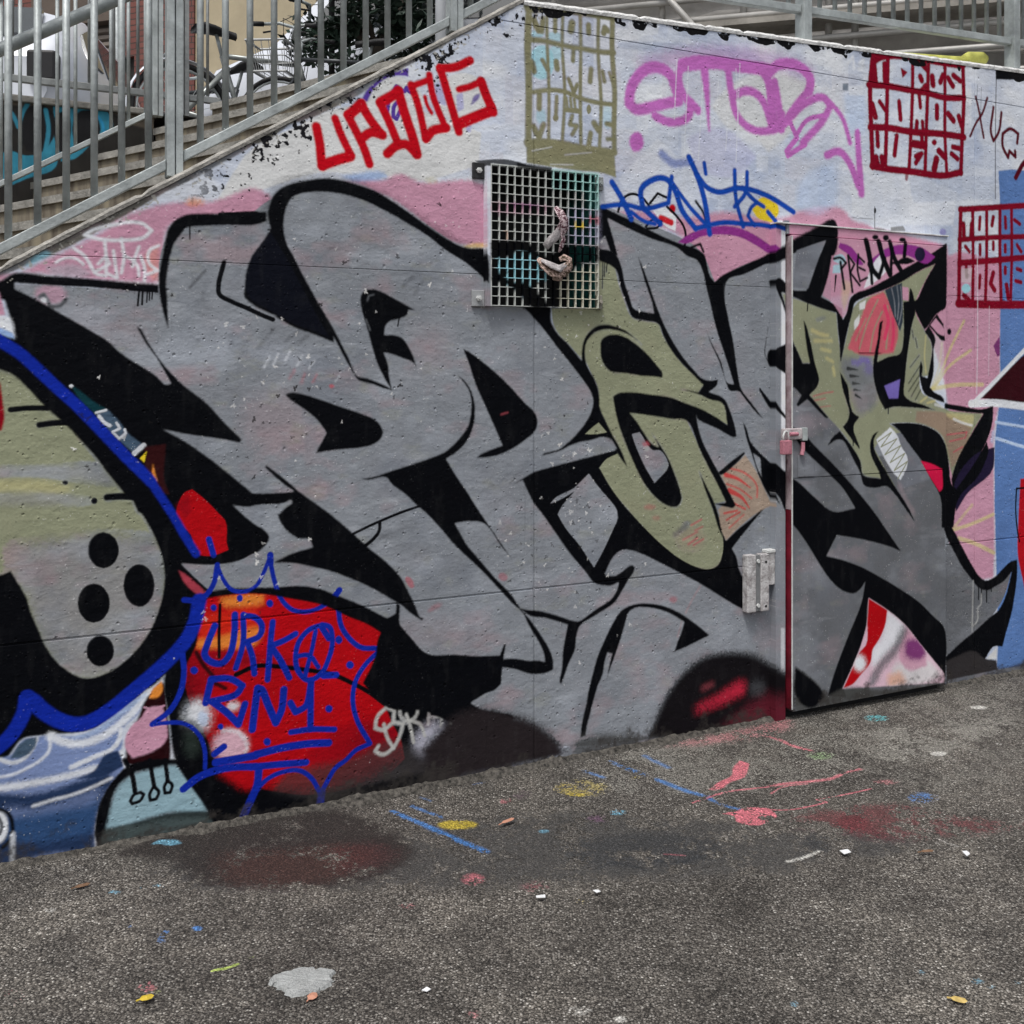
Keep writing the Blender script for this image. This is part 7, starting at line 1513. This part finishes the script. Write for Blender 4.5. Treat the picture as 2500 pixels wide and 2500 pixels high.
# ------------------------------------------------------------------ vehicles on the street above
def vehicle(name, label, loc, rz, kind):
    t = thing(name, loc, label, 'van' if kind == 'van' else 'car', rz=rz)
    white = carwhite; Mx = Matrix.Translation(Vector(loc)) @ Matrix.Rotation(rz, 4, 'Z')
    if kind == 'van':   # x forward: stations of (x, z_sill, z_belt, z_roof, half width)
        stn = [(-2.3,.45,1.25,1.95,.86),(-2.2,.35,1.3,2.05,.93),(-1.2,.33,1.3,2.08,.96),(.6,.33,1.28,2.06,.96),(1.05,.33,1.2,1.98,.95),(1.72,.36,1.08,1.20,.92),(2.2,.40,.95,1.02,.86),(2.38,.48,.78,.84,.72)]
    else:
        stn = [(-1.95,.5,.80,.86,.66),(-1.88,.38,.92,1.02,.78),(-1.6,.32,.98,1.34,.83),(-1.0,.30,.98,1.49,.85),(.1,.30,.96,1.50,.85),(.55,.30,.95,1.40,.85),(1.22,.32,.92,1.00,.83),(1.75,.38,.82,.86,.76),(1.95,.46,.68,.72,.60)]
    rows = []
    for x, zs, zb, zr, hw in stn:
        rw = hw*(.80 if zr-zb > .2 else .92)
        half = [(hw*.9, zs), (hw, zs+(zb-zs)*.45), (hw*.985, zb), (rw, zr-.05*(zr-zb > .2)-.01), (rw*.6, zr)]
        rows.append([Vector((x, y, z)) for y, z in half]+[Vector((x, -y, z)) for y, z in reversed(half)])
    mb = MB(); n = 10; vs = [Mx @ q for r_ in rows for q in r_]; fs = []
    for i in range(len(rows)-1):
        for k in range(n): fs.append((i*n+k, i*n+(k+1) % n, (i+1)*n+(k+1) % n, (i+1)*n+k))
    fs += [tuple(range(n)), tuple(reversed([(len(rows)-1)*n+k for k in range(n)]))]
    mb.add(vs, fs); body = mb.build('body', white, t, True, bevel=.02)
    def panel(nm, pts, m, parent=t, off=.012):
        q = [Vector(p) for p in pts]; nn = (q[1]-q[0]).cross(q[-1]-q[0]).normalized(); mid = sum(q, Vector())/len(q)
        if nn.dot(mid-Vector((0, 0, 1))) < 0: nn = -nn
        a = [Mx @ (p+nn*off) for p in q]; b = [Mx @ (p-nn*.02) for p in q]; k = len(q)
        mb = MB(); mb.add(a+b, [tuple(range(k)), tuple(reversed(range(k, 2*k)))]+[(i, (i+1) % k, (i+1) % k+k, i+k) for i in range(k)]); return mb.build(nm, m, parent)
    def side(i, f, g, s, lo=.1, hi=.86):    # point on the glasshouse side between stations i, i+1
        x, zs, zb, zr, hw = stn[i]; x2, zs2, zb2, zr2, hw2 = stn[i+1]
        L_ = lambda a, b: a+(b-a)*f
        zb_, zr_, hw_ = L_(zb, zb2), L_(zr, zr2), L_(hw, hw2); rw = hw_*(.80 if zr_-zb_ > .2 else .92)
        return (L_(x, x2), s*(hw_*.985+(rw-hw_*.985)*g), zb_+(zr_-.05-zb_)*g)
    for s in (-1, 1):
        if kind == 'van':
            panel('side_window', [side(3,.3,.1,s), side(4,.75,.12,s), side(4,.15,.86,s), side(3,.3,.86,s)], glass)
            panel('side_window', [side(2,.15,.1,s), side(3,.2,.1,s), side(3,.2,.86,s), side(2,.15,.86,s)], glass)
        else:
            panel('side_window', [side(4,.15,.08,s), side(5,.75,.1,s), side(5,.1,.86,s), side(4,.15,.86,s)], glass)
            panel('side_window', [side(3,.1,.08,s), side(4,.08,.08,s), side(4,.08,.86,s), side(3,.1,.86,s)], glass)
            panel('side_window', [side(2,.35,.12,s), side(2,.95,.08,s), side(2,.95,.84,s), side(2,.55,.7,s)], glass)
    i = 4 if kind == 'van' else 5
    xa, xb = stn[i], stn[i+1]
    panel('windscreen', [(xb[0]-.04, -.70, xb[3]+.03), (xb[0]-.04, .70, xb[3]+.03), (xa[0]+.06, .62, xa[3]-.05), (xa[0]+.06, -.62, xa[3]-.05)], glass, off=.02)
    if kind != 'van': panel('rear_window', [(-1.87, -.6, 1.04), (-1.87, .6, 1.04), (-1.64, .56, 1.30), (-1.64, -.56, 1.30)], glass, off=.03)
    fx = stn[-1][0]; ft = stn[-1]
    for s in (-1, 1):
        mb = MB(); mb.box(Mx @ Vector((stn[-2][0]-.02, s*stn[-2][4]*.86, stn[-2][2]-.10)), (.22, .16, .12), Matrix.Rotation(rz, 3, 'Z')); mb.build('headlight', glass, t, bevel=.03)
        mb = MB(); mb.box(Mx @ Vector((stn[0][0]+.02, s*stn[1][4]*.84, .80)), (.16, .20, .22), Matrix.Rotation(rz, 3, 'Z')); mb.build('tail_light', taill, t, bevel=.02)
    mb = MB(); mb.box(Mx @ Vector((fx-.02, 0, .45)), (.16, 1.3, .18), Matrix.Rotation(rz, 3, 'Z')); mb.build('bumper', rubber, t, bevel=.03)
    mb = MB(); mb.box(Mx @ Vector((stn[0][0], 0, .45)), (.16, 1.3, .2), Matrix.Rotation(rz, 3, 'Z')); mb.build('bumper', rubber, t, bevel=.03)
    for s in (-1, 1):
        mb = MB(); mb.box(Mx @ Vector((-.2, s*(stn[3][4]*1.0), .58)), (2.2, .03, .09), Matrix.Rotation(rz, 3, 'Z')); mb.build('side_trim', rubber, t)
        for x in ((1.45, -1.45) if kind == 'van' else (1.2, -1.2)):
            mb = MB(); c = Vector((x, s*(.80 if kind == 'van' else .74), .30)); ax = Vector((0, .09, 0))
            mb.tube([Mx @ (c-ax), Mx @ (c+ax)], .30, 20); wh = mb.build('wheel', rubber, t, bevel=.02)
            mb = MB(); mb.tube([Mx @ (c+ax*s*.99), Mx @ (c+ax*s*1.04)], .19, 16); mb.build('rim', galv, wh)
    return t
carwhite = mat('white_car_paint', (.66,.69,.75), .22, 0, .02, 3, spec=.6)
glass = mat('dark_car_glass', (.035,.042,.045), .06, 0, .1, 3, spec=.9)
taill = mat('dark_tail_light', (.010,.010,.012), .55); rubber = mat('black_rubber', (.012,.012,.013), .7)
vehicle('white_hatchback', 'white hatchback seen from behind above the cyan graffiti wall', (-4.25, 9.2, SZ), R(97), 'car')
vehicle('white_van', 'white van parked side-on behind the bicycles and the tree', (-.12, 8.85, SZ), R(178), 'van')

# ------------------------------------------------------------------ bicycles
def bicycle(name, label, loc, rz, framem, basket=False, guard=True, s=1.0, lean=0, up=0.0):
    t = thing(name, loc, label, 'bicycle', rz=rz)
    Mx = Matrix.Translation(Vector(loc)) @ Matrix.Rotation(rz, 4, 'Z') @ Matrix.Rotation(lean, 4, 'X') @ Matrix.Scale(s, 4)
    P_ = lambda *a: Mx @ Vector(a)
    def tb(nm, segs, r, m, parent=t, seg=8):
        mb = MB()
        for sg in segs: mb.tube([P_(*q) for q in sg], r*s, seg)
        return mb.build(nm, m, parent, True)
    rw, fw, rad = (-.52, 0, .34), (.54, 0, .34), .33
    bb, seatt, headt, headb = (-.08, 0, .29), (-.24, 0, .78), (.34, 0, .82), (.38, 0, .68)
    tb('frame', [[bb, seatt], [seatt, headt], [bb, headb], [headt, headb], [(-.52,.05,.34), (-.2,.02,.70)], [(-.52,-.05,.34), (-.2,-.02,.70)], [(-.52,.05,.34), bb], [(-.52,-.05,.34), bb]], .019, framem)
    tb('fork', [[headb, (.42,.05,.60), (.54,.05,.34)], [headb, (.42,-.05,.60), (.54,-.05,.34)]], .012, framem)
    for c in (rw, fw):
        ring = [(c[0]+rad*math.cos(a), 0, c[2]+rad*math.sin(a)) for a in np.linspace(0, 2*math.pi, 33)[:-1]]
        mb = MB(); mb.tube([P_(*q) for q in ring], .019*s, 8, closed=True); wh = mb.build('wheel', rubber, t, True)
        ring2 = [(c[0]+(rad-.03)*math.cos(a), 0, c[2]+(rad-.03)*math.sin(a)) for a in np.linspace(0, 2*math.pi, 33)[:-1]]
        mb = MB(); mb.tube([P_(*q) for q in ring2], .010*s, 6, closed=True); mb.build('rim', galv, wh, True)
        mb = MB()
        for a in np.linspace(0, 2*math.pi, 19)[:-1]: mb.tube([P_(c[0], .02, c[2]), P_(c[0]+(rad-.03)*math.cos(a), 0, c[2]+(rad-.03)*math.sin(a))], .0014*s, 4)
        mb.build('spokes', galv, wh)
        if guard:
            aa = np.linspace(R(20), R(165), 14) if c is fw else np.linspace(R(15), R(190), 16)
            mb = MB(); vs = []; fs = []
            for a in aa:
                for y in (-.028, 0, .028): vs.append(P_(c[0]+(rad+.035+(.008 if y == 0 else 0))*math.cos(a), y, c[2]+(rad+.035+(.008 if y == 0 else 0))*math.sin(a)))
            for i in range(len(aa)-1):
                for k in range(2): fs.append((i*3+k, i*3+k+1, (i+1)*3+k+1, (i+1)*3+k))
            mb.add(vs, fs); g = mb.build('mudguard', carwhite, t, True); md = g.modifiers.new('thick', 'SOLIDIFY'); md.thickness = .004
    tb('seat_post', [[seatt, (-.28, 0, .92)]], .013, galv)
    mb = MB(); vs = []; prof = [(-.16,.085,.0),(-.12,.10,.012),(-.04,.075,.012),(.05,.035,.004),(.13,.022,-.004)]
    for x, y, z in prof:
        for yy, zz in ((-y, -.022), (-y*.8, .01), (0, .022), (y*.8, .01), (y, -.022), (0, -.035)): vs.append(P_(-.27+x, yy, .94+z+zz))
    fs = [(i*6+k, i*6+(k+1) % 6, (i+1)*6+(k+1) % 6, (i+1)*6+k) for i in range(4) for k in range(6)]+[tuple(range(6)), tuple(reversed(range(24, 30)))]
    mb.add(vs, fs); mb.build('saddle', rubber, t, True)
    tb('stem', [[headt, (.32, 0, .95+up), (.36, 0, .98+up)]], .014, galv)
    tb('handlebar', [[(.20,-.30,1.03+up), (.30,-.24,1.04+up), (.37,-.10,.98+up), (.37,.10,.98+up), (.30,.24,1.04+up), (.20,.30,1.03+up)]], .0125, galv)
    for y in (-1, 1):
        tb('grip', [[(.20, y*.30, 1.03+up), (.11, y*.32, 1.02+up)]], .019, rubber)
        tb('brake_lever', [[(.27, y*.25, 1.03+up), (.28, y*.27, .99+up), (.20, y*.31, .97+up)]], .007, rubber)
    tb('brake_cable', [[(.27,.25,1.03+up), (.42,.18,1.12+up), (.46,.04,1.0+up), (.38,.02,.75)], [(.27,-.25,1.03+up), (.44,-.15,1.10+up), (.45,-.02,.95+up), (.38,-.02,.72)]], .003, rubber, seg=5)
    mb = MB(); mb.tube([P_(-.08,.05,.29), P_(-.08,.06,.29)], .09*s, 18); mb.tube([P_(-.08,.07,.29), P_(.06,.10,.19)], .008*s, 6); mb.box(P_(.06,.14,.19), (.09*s,.08*s,.02*s)); mb.tube([P_(-.08,-.07,.29), P_(-.22,-.10,.39)], .008*s, 6); mb.box(P_(-.22,-.14,.39), (.09*s,.08*s,.02*s)); mb.build('crankset', galvd, t)
    if basket:
        b0, b1, y0, z0, z1 = .42, .74, .19, .70, .95
        rings = []
        for z, g in ((z0, .86), (z0+(z1-z0)*.5, .93), (z1, 1.0)):
            x0, x1, yy = b0, b0+(b1-b0)*g, y0*g
            rings.append([(x0,-yy,z), (x1,-yy,z), (x1,yy,z), (x0,yy,z)])
        mb = MB()
        for k, r_ in enumerate(rings):
            mb.tube([P_(*q) for q in r_], (.011 if k != 1 else .006)*s, 6, closed=True)
        for k in range(4):
            for f in np.linspace(0, 1, 6)[:-1]:
                a = [tuple(np.array(r_[k])*(1-f)+np.array(r_[(k+1) % 4])*f) for r_ in (rings[0], rings[2])]; mb.tube([P_(*a[0]), P_(*a[1])], .0035*s, 5)
        for f in np.linspace(.1, .9, 6):
            a = np.array(rings[0][0])*(1-f)+np.array(rings[0][1])*f; b = np.array(rings[0][3])*(1-f)+np.array(rings[0][2])*f; mb.tube([P_(*a), P_(*b)], .003*s, 5)
        mb.build('basket', mat('grey_wire', (.36,.37,.37), .45, .3), t)
    return t
steelf = mat('silver_bike_frame', (.30,.32,.31), .35, .4); darkf = mat('dark_bike_frame', (.05,.055,.06), .35, .2)
bicycle('bicycle', 'grey bicycle with white mudguards in front of the brick pier', (-1.80, 7.17, SZ), R(38), steelf, guard=True, up=.14)
bicycle('dark_bicycle', 'dark bicycle leaning behind the grey bicycle near the plaster wall', (-2.35, 7.9, SZ), R(152), darkf, guard=False, lean=R(5))
bicycle('basket_bicycle', 'small dark bicycle with a grey wire basket beside the white van', (-1.10, 6.62, SZ), R(176), darkf, basket=True, guard=False, s=.76, lean=R(-6))

# ------------------------------------------------------------------ trees
def tree(name, label, loc, h, rad, seed, leafm, barkm, nleaf=6000, trunk_r=.12, low=.35):
    rr = random.Random(seed); t = thing(name, loc, label, 'tree'); B = Vector(loc)
    mb = MB(); pts = [B+Vector((rr.gauss(0, .05)*i, rr.gauss(0, .05)*i, h*i/6)) for i in range(7)]
    mb.tube(pts, [trunk_r*(1-.13*i) for i in range(7)], 9)
    limbs = []
    for k in range(14):
        i = rr.randint(2, 5); a = rr.random()*6.28; L_ = rad*rr.uniform(.5, .95); z = rr.uniform(-.1, .5)
        e = pts[i]+Vector((math.cos(a)*L_, math.sin(a)*L_, L_*z)); mid = (pts[i]+e)/2+Vector((0, 0, .12)); limbs.append((mid, e))
        mb.tube([pts[i], mid, e], [trunk_r*.4, trunk_r*.25, trunk_r*.08], 6)
    mb.build('trunk', barkm, t, True)
    cl = []
    for mid, e in limbs: cl += [(e, rad*rr.uniform(.22, .4)), (mid, rad*rr.uniform(.18, .3))]
    for k in range(14):
        a = rr.random()*6.28; q = rad*math.sqrt(rr.random())*.85; cl.append((B+Vector((math.cos(a)*q, math.sin(a)*q, h*rr.uniform(low, 1.0))), rad*rr.uniform(.2, .42)))
    vs = []; fs = []
    for k in range(nleaf):
        c, r_ = rr.choice(cl); d_ = Vector((rr.gauss(0, 1), rr.gauss(0, 1), rr.gauss(0, .75))).normalized()*r_*rr.random()**.45
        p = c+d_; a = Vector((rr.gauss(0, 1), rr.gauss(0, 1), rr.gauss(0, .6))).normalized(); b = a.cross(Vector((rr.gauss(0, 1), rr.gauss(0, 1), 1))).normalized()
        l_, w_ = rr.uniform(.03, .06), rr.uniform(.012, .022); n0 = len(vs)
        vs += [p-a*l_, p+b*w_, p+a*l_, p-b*w_]; fs.append((n0, n0+1, n0+2, n0+3))
    mb = MB(); mb.add(vs, fs); mb.build('crown', leafm, t)
leafd = mat('dark_green_leaf', (.022,.045,.03), .55, 0, .5, 1.6)
bark = mat('bark', (.06,.05,.04), .9, 0, .2, 9, .6, 30)
tree('dark_tree', 'dark green leafy tree in front of the white van', (-.93, 7.35, SZ), 2.6, .62, 5, leafd, bark, 5200, .06, .32)
lp = thing('lamp_post', (-1.32, 7.5, SZ), 'thin dark pole standing left of the dark tree', 'pole')
mb = MB(); mb.tube([(-1.32, 7.5, SZ), (-1.32, 7.5, 3.1)], .05, 12); mb.build('base', rubber, lp); mb = MB(); mb.tube([(-1.32, 7.5, 3.1), (-1.32, 7.5, 8)], .022, 10); mb.build('shaft', rubber, lp, True)
wp = thing('white_post', (-.43, 6.2, SZ), 'smooth white post behind the upper end of the stair railing', 'post')
mb = MB(); mb.tube([(-.43, 6.2, SZ), (-.43, 6.2, 5.5)], .035, 16); mb.build('shaft', mat('white_post_paint', (.75,.78,.82), .25, 0, .02), wp, True); mb = MB(); mb.tube([(-.43, 6.2, SZ), (-.43, 6.2, 2.92)], .07, 16); mb.build('base', galv, wp)

# ------------------------------------------------------------------ scaffold on the right
sf = thing('scaffold', (1.5, 6.5, SZ), 'grey scaffold with pleated sheeting behind the level railing', 'scaffold')
netm = mat('grey_sheeting', (.36,.345,.325), .75, 0, .22, 2.2, .4, 14)
tubem = mat('pale_scaffold_tube', (.44,.43,.41), .5, .2, .12, 8)
rr = random.Random(4)
SO = Vector((.03, 6.7, 0)); SD = Vector((.965, -.262, 0)).normalized(); SN = Vector((-.262, -.965, 0)).normalized()
def S_(s, z, p=0.0): return SO+SD*s+SN*p+Vector((0, 0, z))
mb = MB(); vs = []; fs = []; nz_, ns_ = 120, 60
ph = [rr.random()*6 for _ in range(8)]
for j in range(nz_+1):
    z = 2.9+j*3.0/nz_
    for i in range(ns_+1):
        s_ = i*7.0/ns_
        saw = ((z*5.3+.10*math.sin(s_*1.1+ph[0])+.06*math.sin(s_*3+ph[1])) % 1.0)
        vs.append(S_(s_, z, -.25+.07*saw+.04*math.sin(s_*.9+z*1.3+ph[2])+.02*math.sin(s_*5+z*2+ph[3])))
for j in range(nz_):
    for i in range(ns_): q = j*(ns_+1)+i; fs.append((q, q+1, q+ns_+2, q+ns_+1))
mb.add(vs, fs); o = mb.build('sheeting', netm, sf, True)
for s_ in (.25, .95, 1.45, 1.95, 2.10, 3.35, 4.05, 4.3):
    mb = MB(); mb.tube([S_(s_, SZ, .02), S_(s_+.01, 6.4, .02)], .021, 10); mb.build('standard', tubem, sf, True)
for z, sl_ in ((3.22, .02), (3.36, .0), (3.50, .03), (3.66, 0), (3.80, .02), (4.0, 0), (4.3, .01)):
    mb = MB(); mb.tube([S_(-.1, z-sl_, .062), S_(7.2, z+sl_, .062)], .019, 10); mb.build('ledger', tubem, sf, True)
redb = mat('red_band', (.40,.14,.12), .6); plankm = mat('plank', (.30,.28,.25), .8, 0, .2, 6)
for a_, b_ in ((2.15, 3.9), (.5, 1.7)):
    q0, q1 = S_(a_, 4.4, .10), S_(b_, 2.95, .10)
    mb = MB(); mb.tube([q0, q1], .0205, 10); br = mb.build('brace', tubem, sf, True)
    mb = MB(); mb.tube([q0+(q1-q0)*.74, q0+(q1-q0)*.77], .0212, 10); mb.build('red_band', redb, br, True)
for z in (3.58, 4.4):
    mb = MB(); mb.hexa([S_(-.1, z, .16), S_(7.2, z, .16), S_(7.2, z+.035, .16), S_(-.1, z+.035, .16)], [S_(-.1, z, -.1), S_(7.2, z, -.1), S_(7.2, z+.035, -.1), S_(-.1, z+.035, -.1)]); mb.build('plank', plankm, sf)
yt = thing('yellow_tube', W(4.3, 3.0, -.16), 'yellow foam pipe lying along the top of the wall beneath the railing', 'pipe')
yel = mat('yellow_foam', (.62,.62,.15), .7, 0, .08, 20, .3, 60)
mb = MB(); mb.tube([W(3.86, flat_v(3.86)+.033, -.16), W(4.0, flat_v(4.0)+.034, -.16), W(4.24, flat_v(4.24)+.042, -.155), W(4.30, flat_v(4.3)+.046, -.15)], [.026,.031,.033,.033], 14); mb.build('tube', yel, yt, True)
mb = MB(); mb.tube([W(4.303, flat_v(4.3)+.052, -.15), W(4.33, flat_v(4.33)+.066, -.14), W(4.40, flat_v(4.4)+.068, -.12), W(4.42, flat_v(4.42)+.064, -.12)], [.030,.036,.034,.026], 14); mb.build('elbow', yel, yt, True)

# ------------------------------------------------------------------ ground litter
def gp(x, y): return Vector((x, y, 0))
def blob_plate(name, pts, z0, z1, m, label, cat, jag=.0, seed=1):
    rr = random.Random(seed); n = len(pts); cx = sum(p[0] for p in pts)/n; cy = sum(p[1] for p in pts)/n
    vs = [(x+rr.gauss(0, jag), y+rr.gauss(0, jag), z0) for x, y in pts]; ins = [(cx+(v[0]-cx)*.88, cy+(v[1]-cy)*.88, z1+rr.gauss(0, .0012)) for v in vs]
    fs = [(i, (i+1) % n, (i+1) % n+n, i+n) for i in range(n)]+[(i+n, (i+1) % n+n, 2*n) for i in range(n)]
    mb = MB(); mb.add(vs+ins+[(cx, cy, z1)], fs); return tag(mb.build(name, m), label, cat)
PATCH = [(-0.5996, 2.5158), (-0.5918, 2.5378), (-0.556, 2.5546), (-0.5292, 2.5687), (-0.4998, 2.5716), (-0.4849, 2.563), (-0.4446, 2.5602), (-0.4327, 2.549), (-0.4365, 2.5323), (-0.4359, 2.5103), (-0.4473, 2.4834), (-0.4668, 2.4676), (-0.4866, 2.4545), (-0.5299, 2.4493), (-0.5403, 2.4676), (-0.5727, 2.4834), (-0.5925, 2.4995)]
pp = []
for i in range(len(PATCH)):
    a_, b_ = np.array(PATCH[i]), np.array(PATCH[(i+1) % len(PATCH)])
    for f in (0, .33, .66): pp.append(tuple(a_+(b_-a_)*f))
blob_plate('cement_patch', pp, -.008, .005, mat('pale_cement', (.34,.35,.345), .85, 0, .14, 40, .6, 160), 'pale grey cement patch set in the asphalt near the camera', 'patch', .0035, 3)
def leaf(name, x, y, L_, w_, rz, m, label, cat='leaf'):
    pts = [(-1, 0, .004), (-.55, .75, .006), (.1, 1, .005), (.65, .65, .007), (1, 0, .006), (.65, -.65, .004), (.1, -1, .005), (-.55, -.75, .004)]
    ca, sa = math.cos(rz), math.sin(rz); vs = []
    for a_, b_, z in pts: vs.append((x+a_*L_*ca-b_*w_*sa, y+a_*L_*sa+b_*w_*ca, z))
    vs.append((x, y, .009)); mb = MB(); mb.add(vs, [(i, (i+1) % 8, 8) for i in range(8)])
    mb.tube([(x-L_*1.0*ca, y-L_*1.0*sa, .004), (x-L_*1.35*ca, y-L_*1.35*sa, .003)], .0010, 5)
    o = tag(mb.build(name, m), label, cat); md = o.modifiers.new('thick', 'SOLIDIFY'); md.thickness = .0012
    return o
ylf = mat('yellow_leaf', (.58,.42,.04), .5, 0, .15, 60)
for nm, k in [('yellow_leaf', (-0.8698, 2.4364, 0.017, 0.011, 0.4, 'y', 'bright yellow leaf on the asphalt at lower left', 'leaf')), ('ochre_leaf', (1.0598, 2.4288, 0.019, 0.011, -0.5, 'o', 'ochre yellow leaf on the asphalt at lower right', 'leaf')), ('clay_chip', (-0.4761, 2.4416, 0.014, 0.012, 1.0, 'p', 'small orange clay chip at the edge of the cement patch', 'chip')), ('dry_leaf', (1.2879, 3.1779, 0.022, 0.006, 0.1, 'b', 'dark dry leaf beside the red ground stain', 'leaf')), ('fallen_leaf', (-1.2452, 2.9664, 0.022, 0.009, 0.5, 'b', 'curled brown leaf near the painted shoe', 'leaf')), ('orange_leaf', (-0.014, 3.3917, 0.028, 0.008, 0.7, 'p', 'orange leaf beside the yellow splash on the ground', 'leaf'))]:
    leaf(nm, k[0], k[1], k[2], k[3], k[4], {'y': ylf, 'p': mat('peach_chip', (.50,.24,.16), .7), 'o': mat('ochre_leaf', (.55,.40,.13), .6, 0, .2, 50), 'b': mat('brown_leaf', (.16,.09,.05), .7)}[k[5]], k[6], k[7])
def scrap(x, y, pts, m, label, name='paper_scrap', th=.0015, lift=.004):
    n = len(pts); rr = random.Random(int(abs(x)*1000)); zz = [lift+rr.random()*.006 for _ in pts]
    vs = [(x+a_, y+b_, z) for (a_, b_), z in zip(pts, zz)]+[(x+a_, y+b_, z+th) for (a_, b_), z in zip(pts, zz)]
    mb = MB(); mb.add(vs, [tuple(reversed(range(n))), tuple(range(n, 2*n))]+[(i, (i+1) % n, (i+1) % n+n, i+n) for i in range(n)])
    return tag(mb.build(name, m), label, 'litter')
paper = mat('white_paper', (.72,.73,.74), .7, 0, .05)
for x, y, pts, label in [(1.0326, 3.1697, [(-0.0161, 0.0082), (0.0109, 0.0151), (0.0149, -0.0074), (-0.0095, -0.016)], 'white paper square lying right of the chalk streak'), (1.405, 3.162, [(-0.01, 0.0115), (0.0063, 0.0159), (0.0087, 0.0028), (0.0042, -0.0118), (-0.009, -0.0186)], 'torn white paper scrap near the right edge of the asphalt'), (0.0813, 2.9004, [(-0.0137, 0.0029), (0.0129, 0.0102), (0.0131, -0.0066), (-0.0124, -0.0066)], 'short white paper strip in the middle of the asphalt'), (-0.2055, 2.464, [(-0.0118, -0.0017), (0.0001, 0.0088), (0.0103, 0.0009), (0.0015, -0.0079)], 'small white flake right of the cement patch'), (0.2435, 2.9286, [(-0.0123, 0.0003), (0.0035, 0.0078), (0.0104, 0.0003), (-0.0017, -0.0085)], 'small white flake beside the paper strip')]: scrap(x, y, pts, paper, label)
# loose grit: pale chips lying on the asphalt, too many to count
vs = []; fs = []; rr = random.Random(9)
for k in range(5600):
    x = rr.uniform(-2.4, 3.4); y = rr.uniform(1.7, 5.2)
    if k > 2400:               # swept up against the foot of the wall
        uq = rr.uniform(-.6, 5.0); q3 = W(uq, 0, .012+abs(rr.gauss(0, .05))); x, y = q3.x, q3.y
    q = (np.array([x, y])-A)@N
    if q < .008: continue
    s_ = rr.uniform(.0014, .0034)*(1.9 if rr.random() < .04 else 1); a_ = rr.random()*6.28; n0 = len(vs)
    for c_ in range(4):
        an = a_+c_*1.57+rr.uniform(-.3, .3); vs.append((x+math.cos(an)*s_*rr.uniform(.7, 1.3), y+math.sin(an)*s_*rr.uniform(.7, 1.3), -.008))
    vs.append((x, y, rr.uniform(.0008, .003)))
    zc = .006*math.sin(1.7*x+.6*y)*math.sin(1.1*y-.4*x)+.0035*math.sin(4.1*x+2.2)*math.sin(3.3*y)-.004
    for i in range(n0, len(vs)): vs[i] = (vs[i][0], vs[i][1], vs[i][2]+zc)
    fs += [(n0, n0+1, n0+4), (n0+1, n0+2, n0+4), (n0+2, n0+3, n0+4), (n0+3, n0, n0+4)]
fv = []; ff = []; nf = 640
for i in range(nf+1):
    u_ = -2.4+9.5*i/nf; wd_ = .012+.022*abs(math.sin(u_*7.1)+.6*math.sin(u_*17+1)+.5*math.sin(u_*41))*rr.uniform(.5, 1.1); hh_ = .006+.5*wd_*rr.uniform(.3, .8)
    if 3.0 < u_ < 3.96: wd_ = .008; hh_ = .004
    fv += [W(u_, hh_, .0015), W(u_, hh_*.45, .0015+wd_*.45), W(u_, -.009, .0015+wd_)]
for i in range(nf):
    for k in range(2): ff.append((i*3+k, (i+1)*3+k, (i+1)*3+k+1, i*3+k+1))
fm = MB(); fm.add(fv, ff)
tag(fm.build('gutter_dirt', mat('packed_dirt', (.075,.066,.056), .95, 0, .5, 60, .8, 260, col2=(.17,.155,.135)), smooth=True), 'dark dirt packed along the foot of the graffiti wall', 'dirt', kind='stuff')
mb = MB(); mb.add(vs, fs)
tag(mb.build('loose_grit', mat('pale_grit', (.30,.288,.27), .85, 0, .3, 40)), 'pale stone chips scattered over the dark asphalt', 'gravel', kind='stuff')
